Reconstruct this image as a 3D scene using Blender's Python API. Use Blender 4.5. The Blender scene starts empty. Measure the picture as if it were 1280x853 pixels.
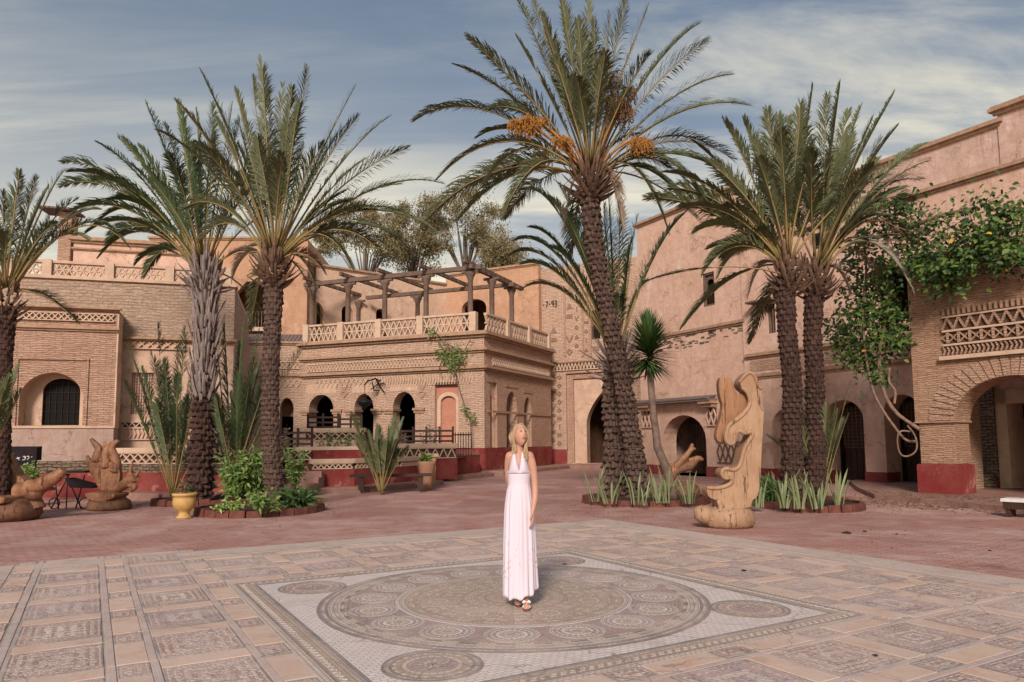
import bpy, bmesh, math, random
from math import sin, cos, pi, sqrt, atan2, radians
from mathutils import Vector, Matrix, Euler
from mathutils.geometry import tessellate_polygon
from mathutils import noise as mnoise
random.seed(7)
R = random.Random(11)
scene = bpy.context.scene
COL = scene.collection

# ---------------------------------------------------------------- camera
F_PX, HORIZON, PITCH, ROLL, CAM_H = 898.5, 552.0, 0.08968, -0.00825, 1.55
CY = HORIZON - F_PX * math.tan(PITCH)
cam = bpy.data.cameras.new('camera')
camo = bpy.data.objects.new('camera', cam)
COL.objects.link(camo)
CAM_ROT = Matrix.Rotation(pi / 2 + PITCH, 3, 'X') @ Matrix.Rotation(ROLL, 3, 'Z')
camo.matrix_world = Matrix.Translation((0, 0, CAM_H)) @ CAM_ROT.to_4x4()
cam.sensor_width = 36; cam.sensor_fit = 'HORIZONTAL'; cam.lens = F_PX / 1280 * 36
cam.shift_y = (CY - 426.5) / 1280
cam.clip_start = .1; cam.clip_end = 2000
scene.camera = camo

# ---------------------------------------------------------------- sky and sun
SUN_AZ, SUN_EL = Vector((-0.16, -0.98)).normalized(), radians(30)
w = bpy.data.worlds.new('World'); scene.world = w; w.use_nodes = True
nt = w.node_tree; N = nt.nodes; L = nt.links
bg = N['Background']; bg.inputs[1].default_value = 0.1
sky = N.new('ShaderNodeTexSky'); sky.sky_type = 'NISHITA'; sky.sun_disc = False
sky.sun_elevation = SUN_EL; sky.sun_rotation = atan2(SUN_AZ.x, SUN_AZ.y)
sky.dust_density = 2.0; sky.air_density = 1.0; sky.ozone_density = 1.5
hs = N.new('ShaderNodeHueSaturation'); hs.inputs['Saturation'].default_value = .85; hs.inputs['Value'].default_value = .42
L.new(sky.outputs[0], hs.inputs['Color'])
tc = N.new('ShaderNodeTexCoord')
sep = N.new('ShaderNodeSeparateXYZ'); L.new(tc.outputs['Generated'], sep.inputs[0])
def wm(op, a, b=None, clamp=False):
    n = N.new('ShaderNodeMath'); n.operation = op; n.use_clamp = clamp
    for i, v in enumerate((a, b)):
        if v is None: continue
        if isinstance(v, (int, float)): n.inputs[i].default_value = v
        else: L.new(v, n.inputs[i])
    return n.outputs[0]
zc = wm('ADD', wm('MAXIMUM', sep.outputs[2], 0.0), .16)       # project the direction on a cloud layer
cx = wm('DIVIDE', sep.outputs[0], zc); cy_ = wm('DIVIDE', sep.outputs[1], zc)
cmb = N.new('ShaderNodeCombineXYZ'); L.new(cx, cmb.inputs[0]); L.new(cy_, cmb.inputs[1])
def cloud(rot, sc, scale, detail, lo, hi, dist=.6):
    mp = N.new('ShaderNodeMapping'); mp.inputs['Rotation'].default_value = (0, 0, rot); mp.inputs['Scale'].default_value = sc
    L.new(cmb.outputs[0], mp.inputs[0])
    nz = N.new('ShaderNodeTexNoise'); nz.inputs['Scale'].default_value = scale; nz.inputs['Detail'].default_value = detail
    nz.inputs['Roughness'].default_value = .62; nz.inputs['Distortion'].default_value = dist
    L.new(mp.outputs[0], nz.inputs[0])
    mr = N.new('ShaderNodeMapRange'); mr.interpolation_type = 'SMOOTHSTEP'
    mr.inputs[1].default_value = lo; mr.inputs[2].default_value = hi
    L.new(nz.outputs[0], mr.inputs[0]); return mr.outputs[0]
c1 = cloud(radians(-24), (.5, 1.7, 1), 1.1, 12, .44, .66, .9)
c2 = cloud(radians(-8), (.35, 2.6, 1), 2.4, 10, .45, .7, .6)
c3 = cloud(radians(20), (.8, 1.1, 1), .55, 3, .38, .56, .3)
sx_ = N.new('ShaderNodeMapRange'); sx_.interpolation_type = 'SMOOTHSTEP'; sx_.inputs[1].default_value = -.75; sx_.inputs[2].default_value = .25; sx_.inputs[3].default_value = .35; L.new(sep.outputs[0], sx_.inputs[0])
cl = wm('ADD', wm('MULTIPLY', wm('MULTIPLY', c1, sx_.outputs[0]), wm('ADD', .3, wm('MULTIPLY', c3, .9))), wm('MULTIPLY', c2, .16), True)
el = wm('MAXIMUM', sep.outputs[2], 0.0)
lowband = wm('POWER', wm('SUBTRACT', 1.0, wm('MULTIPLY', el, 1.5), True), 1.6)
veil = cloud(radians(35), (.9, .8, 1), .35, 5, .36, .62, .5)
hs2 = N.new('ShaderNodeMix'); hs2.data_type = 'RGBA'; hs2.inputs[0].default_value = .42      # thin high haze over the blue
L.new(hs.outputs[0], hs2.inputs[6]); hs2.inputs[7].default_value = (.42, .72, 1.12, 1)
ccol = N.new('ShaderNodeMix'); ccol.data_type = 'RGBA'
ccol.inputs[6].default_value = (1.75, 1.85, 1.9, 1); ccol.inputs[7].default_value = (6.2, 5.4, 3.6, 1)
L.new(lowband, ccol.inputs[0])
mixf = wm('ADD', wm('MULTIPLY', cl, .78), wm('ADD', wm('MULTIPLY', lowband, wm('ADD', .42, wm('MULTIPLY', veil, .5))), wm('MULTIPLY', veil, .08)), True)
mx = N.new('ShaderNodeMix'); mx.data_type = 'RGBA'
L.new(mixf, mx.inputs[0]); L.new(hs2.outputs[2], mx.inputs[6]); L.new(ccol.outputs[2], mx.inputs[7])
L.new(mx.outputs[2], bg.inputs[0])
sl = bpy.data.lights.new('sun', 'SUN'); so = bpy.data.objects.new('sun', sl); COL.objects.link(so)
sl.energy = 1.5; sl.angle = radians(13); sl.color = (1.0, .85, .75)
sd = Vector((SUN_AZ.x * cos(SUN_EL), SUN_AZ.y * cos(SUN_EL), sin(SUN_EL)))
so.rotation_euler = sd.to_track_quat('Z', 'Y').to_euler()
scene.view_settings.view_transform = 'Standard'; scene.view_settings.look = 'None'
scene.view_settings.exposure = 1.38; scene.view_settings.gamma = 1

# ---------------------------------------------------------------- helpers
def ray(px, py):
    d = CAM_ROT @ Vector(((px - 640) / F_PX, -(py - CY) / F_PX, -1)); return d
CAM = Vector((0, 0, CAM_H))
def at(px, py, Y):
    d = ray(px, py); return CAM + d * (Y / d.y)
def gnd(px, py, z=0.0):
    d = ray(px, py); return CAM + d * ((z - CAM_H) / d.z)
class Frame:
    """wall frame: x along the wall, y into the building, z up"""
    def __init__(s, o, ang):
        s.o = Vector((o[0], o[1], 0)); s.a = ang
        s.x = Vector((cos(ang), sin(ang), 0)); s.y = Vector((-sin(ang), cos(ang), 0))
    def px(s, px, py, off=0.0):
        d = ray(px, py); t = (s.o + s.y * off - CAM).dot(s.y) / d.dot(s.y)
        p = CAM + d * t
        return (p - s.o).dot(s.x), p.z
    def w(s, x, y, z): return s.o + s.x * x + s.y * y + Vector((0, 0, z))
    def mat(s): return Matrix.Translation(s.o) @ Matrix.Rotation(s.a, 4, 'Z')
def tag(o, label=None, cat=None, group=None, kind=None):
    if label: o['label'] = label
    if cat: o['category'] = cat
    if group: o['group'] = group
    if kind: o['kind'] = kind
    return o
def empty(name, loc=(0, 0, 0), rz=0, label=None, cat=None, group=None):
    o = bpy.data.objects.new(name, None); COL.objects.link(o)
    o.location = loc; o.rotation_euler = (0, 0, rz); o.empty_display_size = .1
    return tag(o, label, cat, group)
def fempty(name, fr, label, cat, group=None):
    return empty(name, fr.o, fr.a, label, cat, group)
class MB:
    def __init__(s): s.v = []; s.f = []; s.m = []; s.uv = []; s.sm = []
    def face(s, idx, mi=0, uv=None, smooth=False):
        s.f.append(tuple(idx)); s.m.append(mi); s.uv.append(uv); s.sm.append(smooth)
    def quad(s, a, b, c, d, mi=0, uv=None):
        n = len(s.v); s.v += [Vector(a), Vector(b), Vector(c), Vector(d)]; s.face((n, n+1, n+2, n+3), mi, uv)
    def tri(s, a, b, c, mi=0):
        n = len(s.v); s.v += [Vector(a), Vector(b), Vector(c)]; s.face((n, n+1, n+2), mi)
    def box(s, x0, x1, y0, y1, z0, z1, mi=0, bev=0.0, M=None):
        n = len(s.v); b = bev
        if b <= 0:
            P = [(x0,y0,z0),(x1,y0,z0),(x1,y1,z0),(x0,y1,z0),(x0,y0,z1),(x1,y0,z1),(x1,y1,z1),(x0,y1,z1)]
            P = [Vector(p) for p in P]
            if M: P = [M @ p for p in P]
            s.v += P
            for f in ((3,2,1,0),(4,5,6,7),(0,1,5,4),(1,2,6,5),(2,3,7,6),(3,0,4,7)): s.face([n+i for i in f], mi)
        else:   # top-bevelled box
            P = [(x0,y0,z0),(x1,y0,z0),(x1,y1,z0),(x0,y1,z0),(x0,y0,z1-b),(x1,y0,z1-b),(x1,y1,z1-b),(x0,y1,z1-b),
                 (x0+b,y0+b,z1),(x1-b,y0+b,z1),(x1-b,y1-b,z1),(x0+b,y1-b,z1)]
            P = [Vector(p) for p in P]
            if M: P = [M @ p for p in P]
            s.v += P
            for f in ((0,1,5,4),(1,2,6,5),(2,3,7,6),(3,0,4,7),(4,5,9,8),(5,6,10,9),(6,7,11,10),(7,4,8,11),(8,9,10,11)): s.face([n+i for i in f], mi)
    def bar(s, a, b, wd, dp, mi=0, up=Vector((0,1,0))):
        a = Vector(a); b = Vector(b); t = (b-a).normalized(); sd_ = t.cross(up)
        if sd_.length < 1e-4: sd_ = t.cross(Vector((1,0,0)))
        sd_.normalize(); u2 = sd_.cross(t).normalized(); n = len(s.v)
        for p in (a, b):
            for i, j in ((-1,-1),(1,-1),(1,1),(-1,1)): s.v.append(p + sd_*(i*wd/2) + u2*(j*dp/2))
        for f in ((0,1,5,4),(1,2,6,5),(2,3,7,6),(3,0,4,7),(3,2,1,0),(4,5,6,7)): s.face([n+i for i in f], mi)
    def tube(s, pts, rad, seg=8, mi=0, cap=True, smooth=True, jit=0.0):
        pts = [Vector(p) for p in pts]; n0 = len(s.v); k = len(pts)
        if not hasattr(rad, '__len__'): rad = [rad]*k
        prev = None; run = 0
        for i, p in enumerate(pts):
            t = (pts[min(i+1,k-1)] - pts[max(i-1,0)]).normalized()
            if i: run += (p-pts[i-1]).length
            if prev is None:
                a = t.cross(Vector((0,0,1)))
                if a.length < .1: a = Vector((1,0,0)) - t*t.x
                a.normalize()
            else:
                a = prev - t*prev.dot(t); a.normalize()
            prev = a; b = t.cross(a)
            for j in range(seg):
                th = 2*pi*j/seg; r = rad[i]*(1+jit*(R.random()-.5))
                s.v.append(p + a*(cos(th)*r) + b*(sin(th)*r))
        for i in range(k-1):
            for j in range(seg):
                j2 = (j+1) % seg
                s.face((n0+i*seg+j, n0+i*seg+j2, n0+(i+1)*seg+j2, n0+(i+1)*seg+j), mi, None, smooth)
        if cap:
            s.face([n0+j for j in reversed(range(seg))], mi); s.face([n0+(k-1)*seg+j for j in range(seg)], mi)
    def lathe(s, prof, c=(0,0,0), seg=24, mi=0, smooth=True):
        n0 = len(s.v); c = Vector(c)
        for r, z in prof:
            for j in range(seg):
                th = 2*pi*j/seg; s.v.append(c + Vector((cos(th)*r, sin(th)*r, z)))
        for i in range(len(prof)-1):
            for j in range(seg):
                j2 = (j+1) % seg
                s.face((n0+i*seg+j, n0+i*seg+j2, n0+(i+1)*seg+j2, n0+(i+1)*seg+j), mi, None, smooth)
    def poly_xz(s, outer, holes, y0, y1, mi=0, sides=True, back=True, rmi=None):
        """polygon in the x-z plane extruded from y0 (front) to y1"""
        rmi = mi if rmi is None else rmi
        loops = [outer] + list(holes); flat = [p for l in loops for p in l]
        tris = tessellate_polygon([[Vector((p[0], p[1], 0)) for p in l] for l in loops])
        n = len(s.v); k = len(flat)
        s.v += [Vector((p[0], y0, p[1])) for p in flat] + [Vector((p[0], y1, p[1])) for p in flat]
        for t in tris:
            a, b, c = [flat[i] for i in t]
            cr = (b[0]-a[0])*(c[1]-a[1]) - (b[1]-a[1])*(c[0]-a[0])
            if abs(cr) < 1e-9: continue
            tt = t if cr > 0 else (t[0], t[2], t[1])
            s.face([n+i for i in tt], mi)
            if back: s.face([n+k+i for i in reversed(tt)], mi)
        if sides:
            o = 0
            for li, l in enumerate(loops):
                m = len(l); area = sum(l[i][0]*l[(i+1)%m][1]-l[(i+1)%m][0]*l[i][1] for i in range(m))
                for i in range(m):
                    a, b = o+i, o+(i+1)%m
                    q = (n+a, n+k+a, n+k+b, n+b)
                    ccw = area > 0
                    if (li == 0) != ccw: q = q[::-1]
                    s.face(q, rmi if li else mi)
                o += m
    def sheet(s, fn, nu, nv, mi=0, smooth=True, closeu=False):
        n0 = len(s.v)
        for i in range(nv+1):
            for j in range(nu + (0 if closeu else 1)): s.v.append(Vector(fn(j/nu, i/nv)))
        W = nu if closeu else nu+1
        for i in range(nv):
            for j in range(nu):
                j2 = (j+1) % W if closeu else j+1
                s.face((n0+i*W+j, n0+i*W+j2, n0+(i+1)*W+j2, n0+(i+1)*W+j), mi, None, smooth)
    def mesh(s, name, mats):
        me = bpy.data.meshes.new(name)
        me.from_pydata([tuple(v) for v in s.v], [], s.f)
        for m in (mats if isinstance(mats, (list, tuple)) else [mats]): me.materials.append(m)
        me.polygons.foreach_set('material_index', s.m)
        me.polygons.foreach_set('use_smooth', s.sm)
        uvl = me.uv_layers.new(name='UVMap').data; li = 0; V = s.v; buf = []
        for f, uv in zip(s.f, s.uv):
            if uv: 
                for q in uv: buf += q
                continue
            a, b, c = V[f[0]], V[f[1]], V[f[2]]
            nn = (b-a).cross(c-a)
            if nn.length < 1e-12: nn = Vector((0,0,1))
            nn.normalize()
            if abs(nn.z) > .75:
                for i in f: buf += (V[i].x, V[i].y)
            else:
                t = Vector((-nn.y, nn.x, 0)).normalized()
                for i in f: buf += (V[i].dot(t), V[i].z)
        uvl.foreach_set('uv', buf)
        me.update(); return me
    def build(s, name, mats, parent=None, loc=(0,0,0), rot=(0,0,0), **k):
        o = bpy.data.objects.new(name, s.mesh(name, mats)); COL.objects.link(o)
        o.location = loc; o.rotation_euler = rot
        if parent: o.parent = parent
        return tag(o, **k)
def copy_of(src, loc, rot=(0,0,0), parent=None, scale=None, **k):
    o = src.copy(); COL.objects.link(o); o.location = loc; o.rotation_euler = rot
    if parent is not None: o.parent = parent
    if scale: o.scale = scale
    return tag(o, **k)

# ---------------------------------------------------------------- materials
class NT:
    def __init__(s, name, rough=.85, spec=.25):
        s.m = bpy.data.materials.new(name); s.m.use_nodes = True; s.t = s.m.node_tree
        s.b = s.t.nodes['Principled BSDF']; s.b.inputs['Roughness'].default_value = rough
        s.b.inputs['Specular IOR Level'].default_value = spec
        s.c = s.t.nodes.new('ShaderNodeTexCoord'); s.h = None
    def n(s, t, **k):
        n = s.t.nodes.new(t)
        for a, b in k.items(): setattr(n, a, b)
        return n
    def l(s, a, b): s.t.links.new(a, b)
    def math(s, op, a, b=None, clamp=False, c=None):
        n = s.n('ShaderNodeMath', operation=op, use_clamp=clamp)
        for i, v in enumerate((a, b, c)):
            if v is None: continue
            if isinstance(v, (int, float)): n.inputs[i].default_value = v
            else: s.l(v, n.inputs[i])
        return n.outputs[0]
    def src(s, which='Object'): return s.c.outputs[which]
    def map(s, src, scale=(1,1,1), rot=(0,0,0), loc=(0,0,0)):
        n = s.n('ShaderNodeMapping'); n.inputs['Scale'].default_value = scale
        n.inputs['Rotation'].default_value = rot; n.inputs['Location'].default_value = loc
        s.l(src, n.inputs[0]); return n.outputs[0]
    def noise(s, src, scale, detail=5, rough=.55, dist=0.0, out=0):
        n = s.n('ShaderNodeTexNoise'); n.inputs['Scale'].default_value = scale; n.inputs['Detail'].default_value = detail
        n.inputs['Roughness'].default_value = rough; n.inputs['Distortion'].default_value = dist
        s.l(src, n.inputs[0]); return n.outputs[out]
    def rng(s, v, a, b, c=0.0, d=1.0, smooth=True):
        n = s.n('ShaderNodeMapRange'); n.interpolation_type = 'SMOOTHSTEP' if smooth else 'LINEAR'
        for i, x in zip((1,2,3,4), (a,b,c,d)): n.inputs[i].default_value = x
        s.l(v, n.inputs[0]); return n.outputs[0]
    def mix(s, f, a, b, mode='MIX'):
        n = s.n('ShaderNodeMix', data_type='RGBA', blend_type=mode)
        if isinstance(f, (int, float)): n.inputs[0].default_value = f
        else: s.l(f, n.inputs[0])
        for i, v in ((6, a), (7, b)):
            if isinstance(v, tuple): n.inputs[i].default_value = (*v, 1)[:4]
            else: s.l(v, n.inputs[i])
        return n.outputs[2]
    def ramp(s, v, stops, const=False):
        n = s.n('ShaderNodeValToRGB'); e = n.color_ramp.elements
        if const: n.color_ramp.interpolation = 'CONSTANT'
        while len(e) < len(stops): e.new(.5)
        for i, (p, c) in enumerate(stops): e[i].position = p; e[i].color = (*c, 1)
        s.l(v, n.inputs[0]); return n.outputs[0]
    def brick(s, src, bw, rh, mort=.01, c1=(.5,.5,.5), c2=(.3,.3,.3), mc=(0,0,0), smooth=.1, off=.5):
        n = s.n('ShaderNodeTexBrick'); n.offset = off
        n.inputs['Scale'].default_value = 1; n.inputs['Brick Width'].default_value = bw; n.inputs['Row Height'].default_value = rh
        n.inputs['Mortar Size'].default_value = mort; n.inputs['Mortar Smooth'].default_value = smooth
        n.inputs['Color1'].default_value = (*c1,1); n.inputs['Color2'].default_value = (*c2,1); n.inputs['Mortar'].default_value = (*mc,1)
        s.l(src, n.inputs[0]); return n
    def voro(s, src, scale, feature='F1', rnd=1.0):
        n = s.n('ShaderNodeTexVoronoi', feature=feature); n.inputs['Scale'].default_value = scale
        n.inputs['Randomness'].default_value = rnd; s.l(src, n.inputs[0]); return n
    def worn(s, c, amt=.4):       # wear and dirt that run across the pieces
        p = s.n('ShaderNodeNewGeometry').outputs['Position']
        c = s.mix(s.math('MULTIPLY', s.rng(s.noise(p, .7, 7, .68), .44, .64), amt), c, (.62,.49,.43))
        c = s.mix(s.math('MULTIPLY', s.rng(s.noise(s.map(p, loc=(5,2,0)), 1.6, 8, .72), .53, .68), amt*.9), c, (.33,.24,.21))
        k = s.n('ShaderNodeVectorMath', operation='ADD'); k2 = s.n('ShaderNodeVectorMath', operation='SCALE'); k2.inputs[3].default_value = .5
        s.l(s.noise(p, 2, 4, out=1), k2.inputs[0]); s.l(p, k.inputs[0]); s.l(k2.outputs[0], k.inputs[1])
        cr = s.math('LESS_THAN', s.voro(k.outputs[0], .8, 'DISTANCE_TO_EDGE').outputs['Distance'], .005)
        return s.mix(s.math('MULTIPLY', cr, .5), c, (.2,.15,.13))
    def bump(s, h, dist=.02, strength=.7):
        n = s.n('ShaderNodeBump'); n.inputs['Strength'].default_value = strength; n.inputs['Distance'].default_value = dist
        s.l(h, n.inputs['Height'])
        if s.h: s.l(s.h, n.inputs['Normal'])
        s.h = n.outputs[0]; s.l(s.h, s.b.inputs['Normal'])
    def col(s, c):
        if isinstance(c, tuple): s.b.inputs['Base Color'].default_value = (*c, 1)
        else: s.l(c, s.b.inputs['Base Color'])
        return s.m

def m_plaster(name, c1, c2, stain=(.3,.2,.14), rough=.9, amt=.45):
    t = NT(name, rough, .15); o = t.src()
    a = t.rng(t.noise(o, .55, 6, .6), .35, .68); b = t.rng(t.noise(o, 3.2, 6, .65), .3, .7)
    c = t.mix(a, c1, c2); c = t.mix(t.math('MULTIPLY', b, .35), c, stain)
    str_ = t.rng(t.noise(t.map(o, (2.2, 2.2, .28)), 1.6, 6, .7), .52, .75)
    c = t.mix(t.math('MULTIPLY', str_, amt), c, stain)
    pale = t.rng(t.noise(t.map(o, (1.3, 1.3, .6), loc=(7,3,1)), .8, 5, .65), .57, .72)
    c = t.mix(t.math('MULTIPLY', pale, .4), c, (min(c1[0]*1.35,.8), min(c1[1]*1.4,.75), min(c1[2]*1.55,.72)))
    wv_ = t.n('ShaderNodeVectorMath', operation='ADD'); ws_ = t.n('ShaderNodeVectorMath', operation='SCALE'); ws_.inputs[3].default_value = .9
    t.l(t.noise(o, 1.7, 5, .7, out=1), ws_.inputs[0]); t.l(o, wv_.inputs[0]); t.l(ws_.outputs[0], wv_.inputs[1])
    cr = t.math('LESS_THAN', t.voro(wv_.outputs[0], .55, 'DISTANCE_TO_EDGE').outputs['Distance'], .006)
    cr = t.math('MULTIPLY', cr, t.rng(t.noise(t.map(o, loc=(2,8,4)), .8, 3), .5, .56))
    c = t.mix(t.math('MULTIPLY', cr, .65), c, (.14,.08,.05))
    drip = t.rng(t.noise(t.map(o, (5, 5, .22), loc=(1,1,0)), 1.3, 5, .75), .56, .72)
    c = t.mix(t.math('MULTIPLY', drip, amt*.8), c, tuple(x*.62 for x in c2))
    patch = t.rng(t.noise(t.map(o, loc=(11,4,2)), .75, 8, .66), .6, .635)
    c = t.mix(t.math('MULTIPLY', patch, .38), c, tuple(x*.78 for x in stain))
    t.bump(t.noise(o, 9, 7, .65), .035, .7); t.bump(t.noise(o, 1.3, 4), .1, .6); t.bump(t.math('SUBTRACT', 1.0, patch), .02, .5)
    return t.col(c)
def m_brick(name, c1, c2, bw=.3, rh=.055, mort=.012, dark=(.22,.14,.09), wear=.5, plaster=(.55,.42,.3), dist=.02):
    t = NT(name, .92, .12); uv = t.src('UV')
    def add(vec, sc_, amp, loc=(0,0,0)):
        w_ = t.n('ShaderNodeVectorMath', operation='ADD'); s_ = t.n('ShaderNodeVectorMath', operation='SCALE'); s_.inputs[3].default_value = amp
        t.l(t.noise(t.map(uv, loc=loc), sc_, 3, .5, out=1), s_.inputs[0]); t.l(vec, w_.inputs[0]); t.l(s_.outputs[0], w_.inputs[1]); return w_.outputs[0]
    v = add(add(uv, 1.3, .16), 5.5, .06, (3,1,0))
    b = t.brick(v, bw, rh, mort, c1, c2, dark, .5); b.offset_frequency = 2
    big = t.rng(t.noise(t.src(), .5, 5, .6), .35, .7)
    c = t.mix(t.math('MULTIPLY', big, .3), b.outputs['Color'], dark)
    st = t.noise(t.map(uv, (1.3, 9, 1)), 2.4, 7, .75)
    c = t.mix(t.math('MULTIPLY', t.rng(st, .5, .64), .6), c, tuple(x*.8 for x in dark))  # dark streaks put the relief shade of rough courses into the colour
    c = t.mix(t.math('MULTIPLY', t.rng(t.noise(t.map(uv, (1.5, 7, 1), loc=(5,2,0)), 2.8, 6, .75), .5, .66), .6), c, tuple(min(.8, x*1.25) for x in c1))
    pl = t.rng(t.noise(t.map(uv, (1, 2.2, 1)), 1.1, 7, .72), .5, .62)
    c = t.mix(t.math('MULTIPLY', pl, wear), c, plaster)
    h = t.math('MULTIPLY', t.math('SUBTRACT', 1.0, b.outputs['Fac']), t.math('SUBTRACT', 1.0, t.math('MULTIPLY', pl, wear)))
    hh = t.math('ADD', h, t.math('MULTIPLY', st, 2.2))
    t.bump(hh, dist*1.3, 1.0)
    return t.col(c)
def m_simple(name, c, rough=.8, var=.35, scale=6, spec=.2, c2=None, bump=.01, bs=12):
    t = NT(name, rough, spec); o = t.src()
    c2 = c2 or tuple(x*.55 for x in c)
    cc = t.mix(t.math('MULTIPLY', t.rng(t.noise(o, scale, 6, .65), .3, .75), var*2 if var < .5 else 1.0), c, c2)
    if bump: t.bump(t.noise(o, bs, 6, .6), bump, .6)
    return t.col(cc)
def m_wood(name, c1, c2, scale=(1,1,6), rough=.6, rings=9, spec=.3):
    t = NT(name, rough, spec); o = t.map(t.src(), scale)
    n = t.n('ShaderNodeTexWave'); n.inputs['Scale'].default_value = rings; n.inputs['Distortion'].default_value = 6
    n.inputs['Detail'].default_value = 4; n.inputs['Detail Scale'].default_value = 1.6; t.l(o, n.inputs[0])
    c = t.mix(n.outputs['Fac'] if 'Fac' in n.outputs else n.outputs[1], c1, c2)
    c = t.mix(t.math('MULTIPLY', t.rng(t.noise(t.src(), 2.3, 5), .4, .7), .5), c, tuple(x*.6 for x in c2))
    t.bump(t.noise(o, 14, 5, .6), .006, .5)
    return t.col(c)
def m_red(name, c=(.19,.025,.025), c2=(.24,.06,.05), chip=(.4,.22,.17)):
    t = NT(name, .75, .2); o = t.src()
    cc = t.mix(t.rng(t.noise(o, 1.3, 6, .65), .35, .65), c, c2)
    ch = t.rng(t.noise(o, 1.9, 8, .7), .57, .66)
    cc = t.mix(t.math('MULTIPLY', ch, .65), cc, chip)
    cc = t.mix(t.math('MULTIPLY', t.rng(t.noise(o, 11, 5, .7), .5, .75), .5), cc, (.1,.03,.025))
    t.bump(t.noise(o, 7, 7, .65), .03, .5)
    return t.col(cc)
def m_leaf(name, c1, c2, c3=None, trans=.0, rough=.55):
    t = NT(name, rough, .3)
    oi = t.n('ShaderNodeObjectInfo'); r = oi.outputs['Random']
    g = t.n('ShaderNodeNewGeometry'); ri = g.outputs['Random Per Island'] if 'Random Per Island' in g.outputs else r
    c = t.mix(r, c1, c2)
    c = t.mix(t.math('MULTIPLY', ri, .7), c, c3 or tuple(x*1.5 for x in c1))
    return t.col(c)

M = {}
M['plaster_pink'] = m_plaster('pink_plaster', (.66,.455,.36), (.58,.385,.29), (.36,.2,.14), amt=.5)
M['plaster_orange'] = m_plaster('orange_plaster', (.52,.32,.21), (.44,.26,.165), (.32,.17,.1))
M['plaster_sand'] = m_plaster('sand_plaster', (.6,.43,.32), (.53,.365,.27), (.33,.22,.15))
M['plaster_grey'] = m_plaster('grey_pink_plaster', (.43,.335,.29), (.36,.25,.2), (.27,.15,.12), amt=.7)
M['plaster_high'] = m_plaster('weathered_mauve_plaster', (.58,.42,.36), (.49,.34,.28), (.26,.16,.11), amt=.75)
M['niche_red'] = m_plaster('rose_niche_plaster', (.45,.2,.14), (.4,.18,.13), (.5,.28,.18))
M['brick_cream'] = m_brick('cream_adobe_brick', (.72,.51,.385), (.61,.41,.31), .42, .085, .012, (.38,.24,.16), .3, (.64,.47,.33), .03)
M['rough_cream'] = m_brick('rough_cream_stone', (.76,.56,.42), (.66,.46,.345), .26, .1, .012, (.56,.38,.285), .6, (.78,.59,.45), .05)
M['brick_tan'] = m_brick('tan_adobe_brick', (.63,.42,.31), (.53,.335,.24), .34, .065, .01, (.34,.2,.135), .3, (.6,.44,.33), .025)
M['brick_portico'] = m_brick('thin_adobe_courses', (.63,.41,.29), (.53,.33,.22), .5, .055, .01, (.32,.18,.11), .3, (.58,.41,.29), .03)
M['rubble'] = m_brick('rough_rubble', (.44,.34,.25), (.3,.22,.16), .24, .09, .02, (.12,.08,.06), .4, (.5,.4,.3), .05)
M['trim'] = m_simple('pale_trim', (.58,.43,.32), .9, .3, 3, c2=(.4,.27,.19), bump=.02)
M['cornice'] = m_simple('brick_cornice', (.42,.28,.19), .9, .4, 5, c2=(.24,.14,.09), bump=.03)
M['lattice'] = m_simple('pink_lattice', (.62,.44,.35), .9, .3, 4, c2=(.42,.28,.21), bump=.01)
M['recess_shade'] = m_simple('lattice_backing', (.1,.058,.042), .95, .3, 3, bump=.01)  # dark brown puts the shade of recesses behind lattice into the colour
M['red'] = m_red('red_wainscot')
M['dark'] = m_simple('opening_shade', (.012,.009,.008), .9, .2, 2, bump=0)  # near-black stands in for the shade inside openings and windows
M['interior'] = m_plaster('interior_plaster', (.2,.11,.07), (.15,.08,.05), (.1,.06,.04))  # low albedo puts part of the shade behind arches into the colour
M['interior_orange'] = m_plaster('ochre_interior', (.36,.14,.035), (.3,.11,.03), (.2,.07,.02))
M['wood_grey'] = m_wood('weathered_timber', (.22,.155,.12), (.1,.065,.05), (1.5,1.5,1.5), .85, 5, .1)
M['wood_dark'] = m_wood('dark_timber', (.06,.028,.018), (.03,.014,.01), (1,1,5), .6, 6)
M['tile_roof'] = m_simple('grey_roof_tile', (.2,.16,.15), .8, .4, 8, c2=(.1,.07,.06), bump=.02)
M['iron'] = m_simple('black_iron', (.012,.012,.014), .5, .2, 4, bump=0)
M['kerb'] = m_simple('worn_kerb_stone', (.33,.2,.16), .9, .4, 3, c2=(.2,.1,.08), bump=.03)
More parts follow.
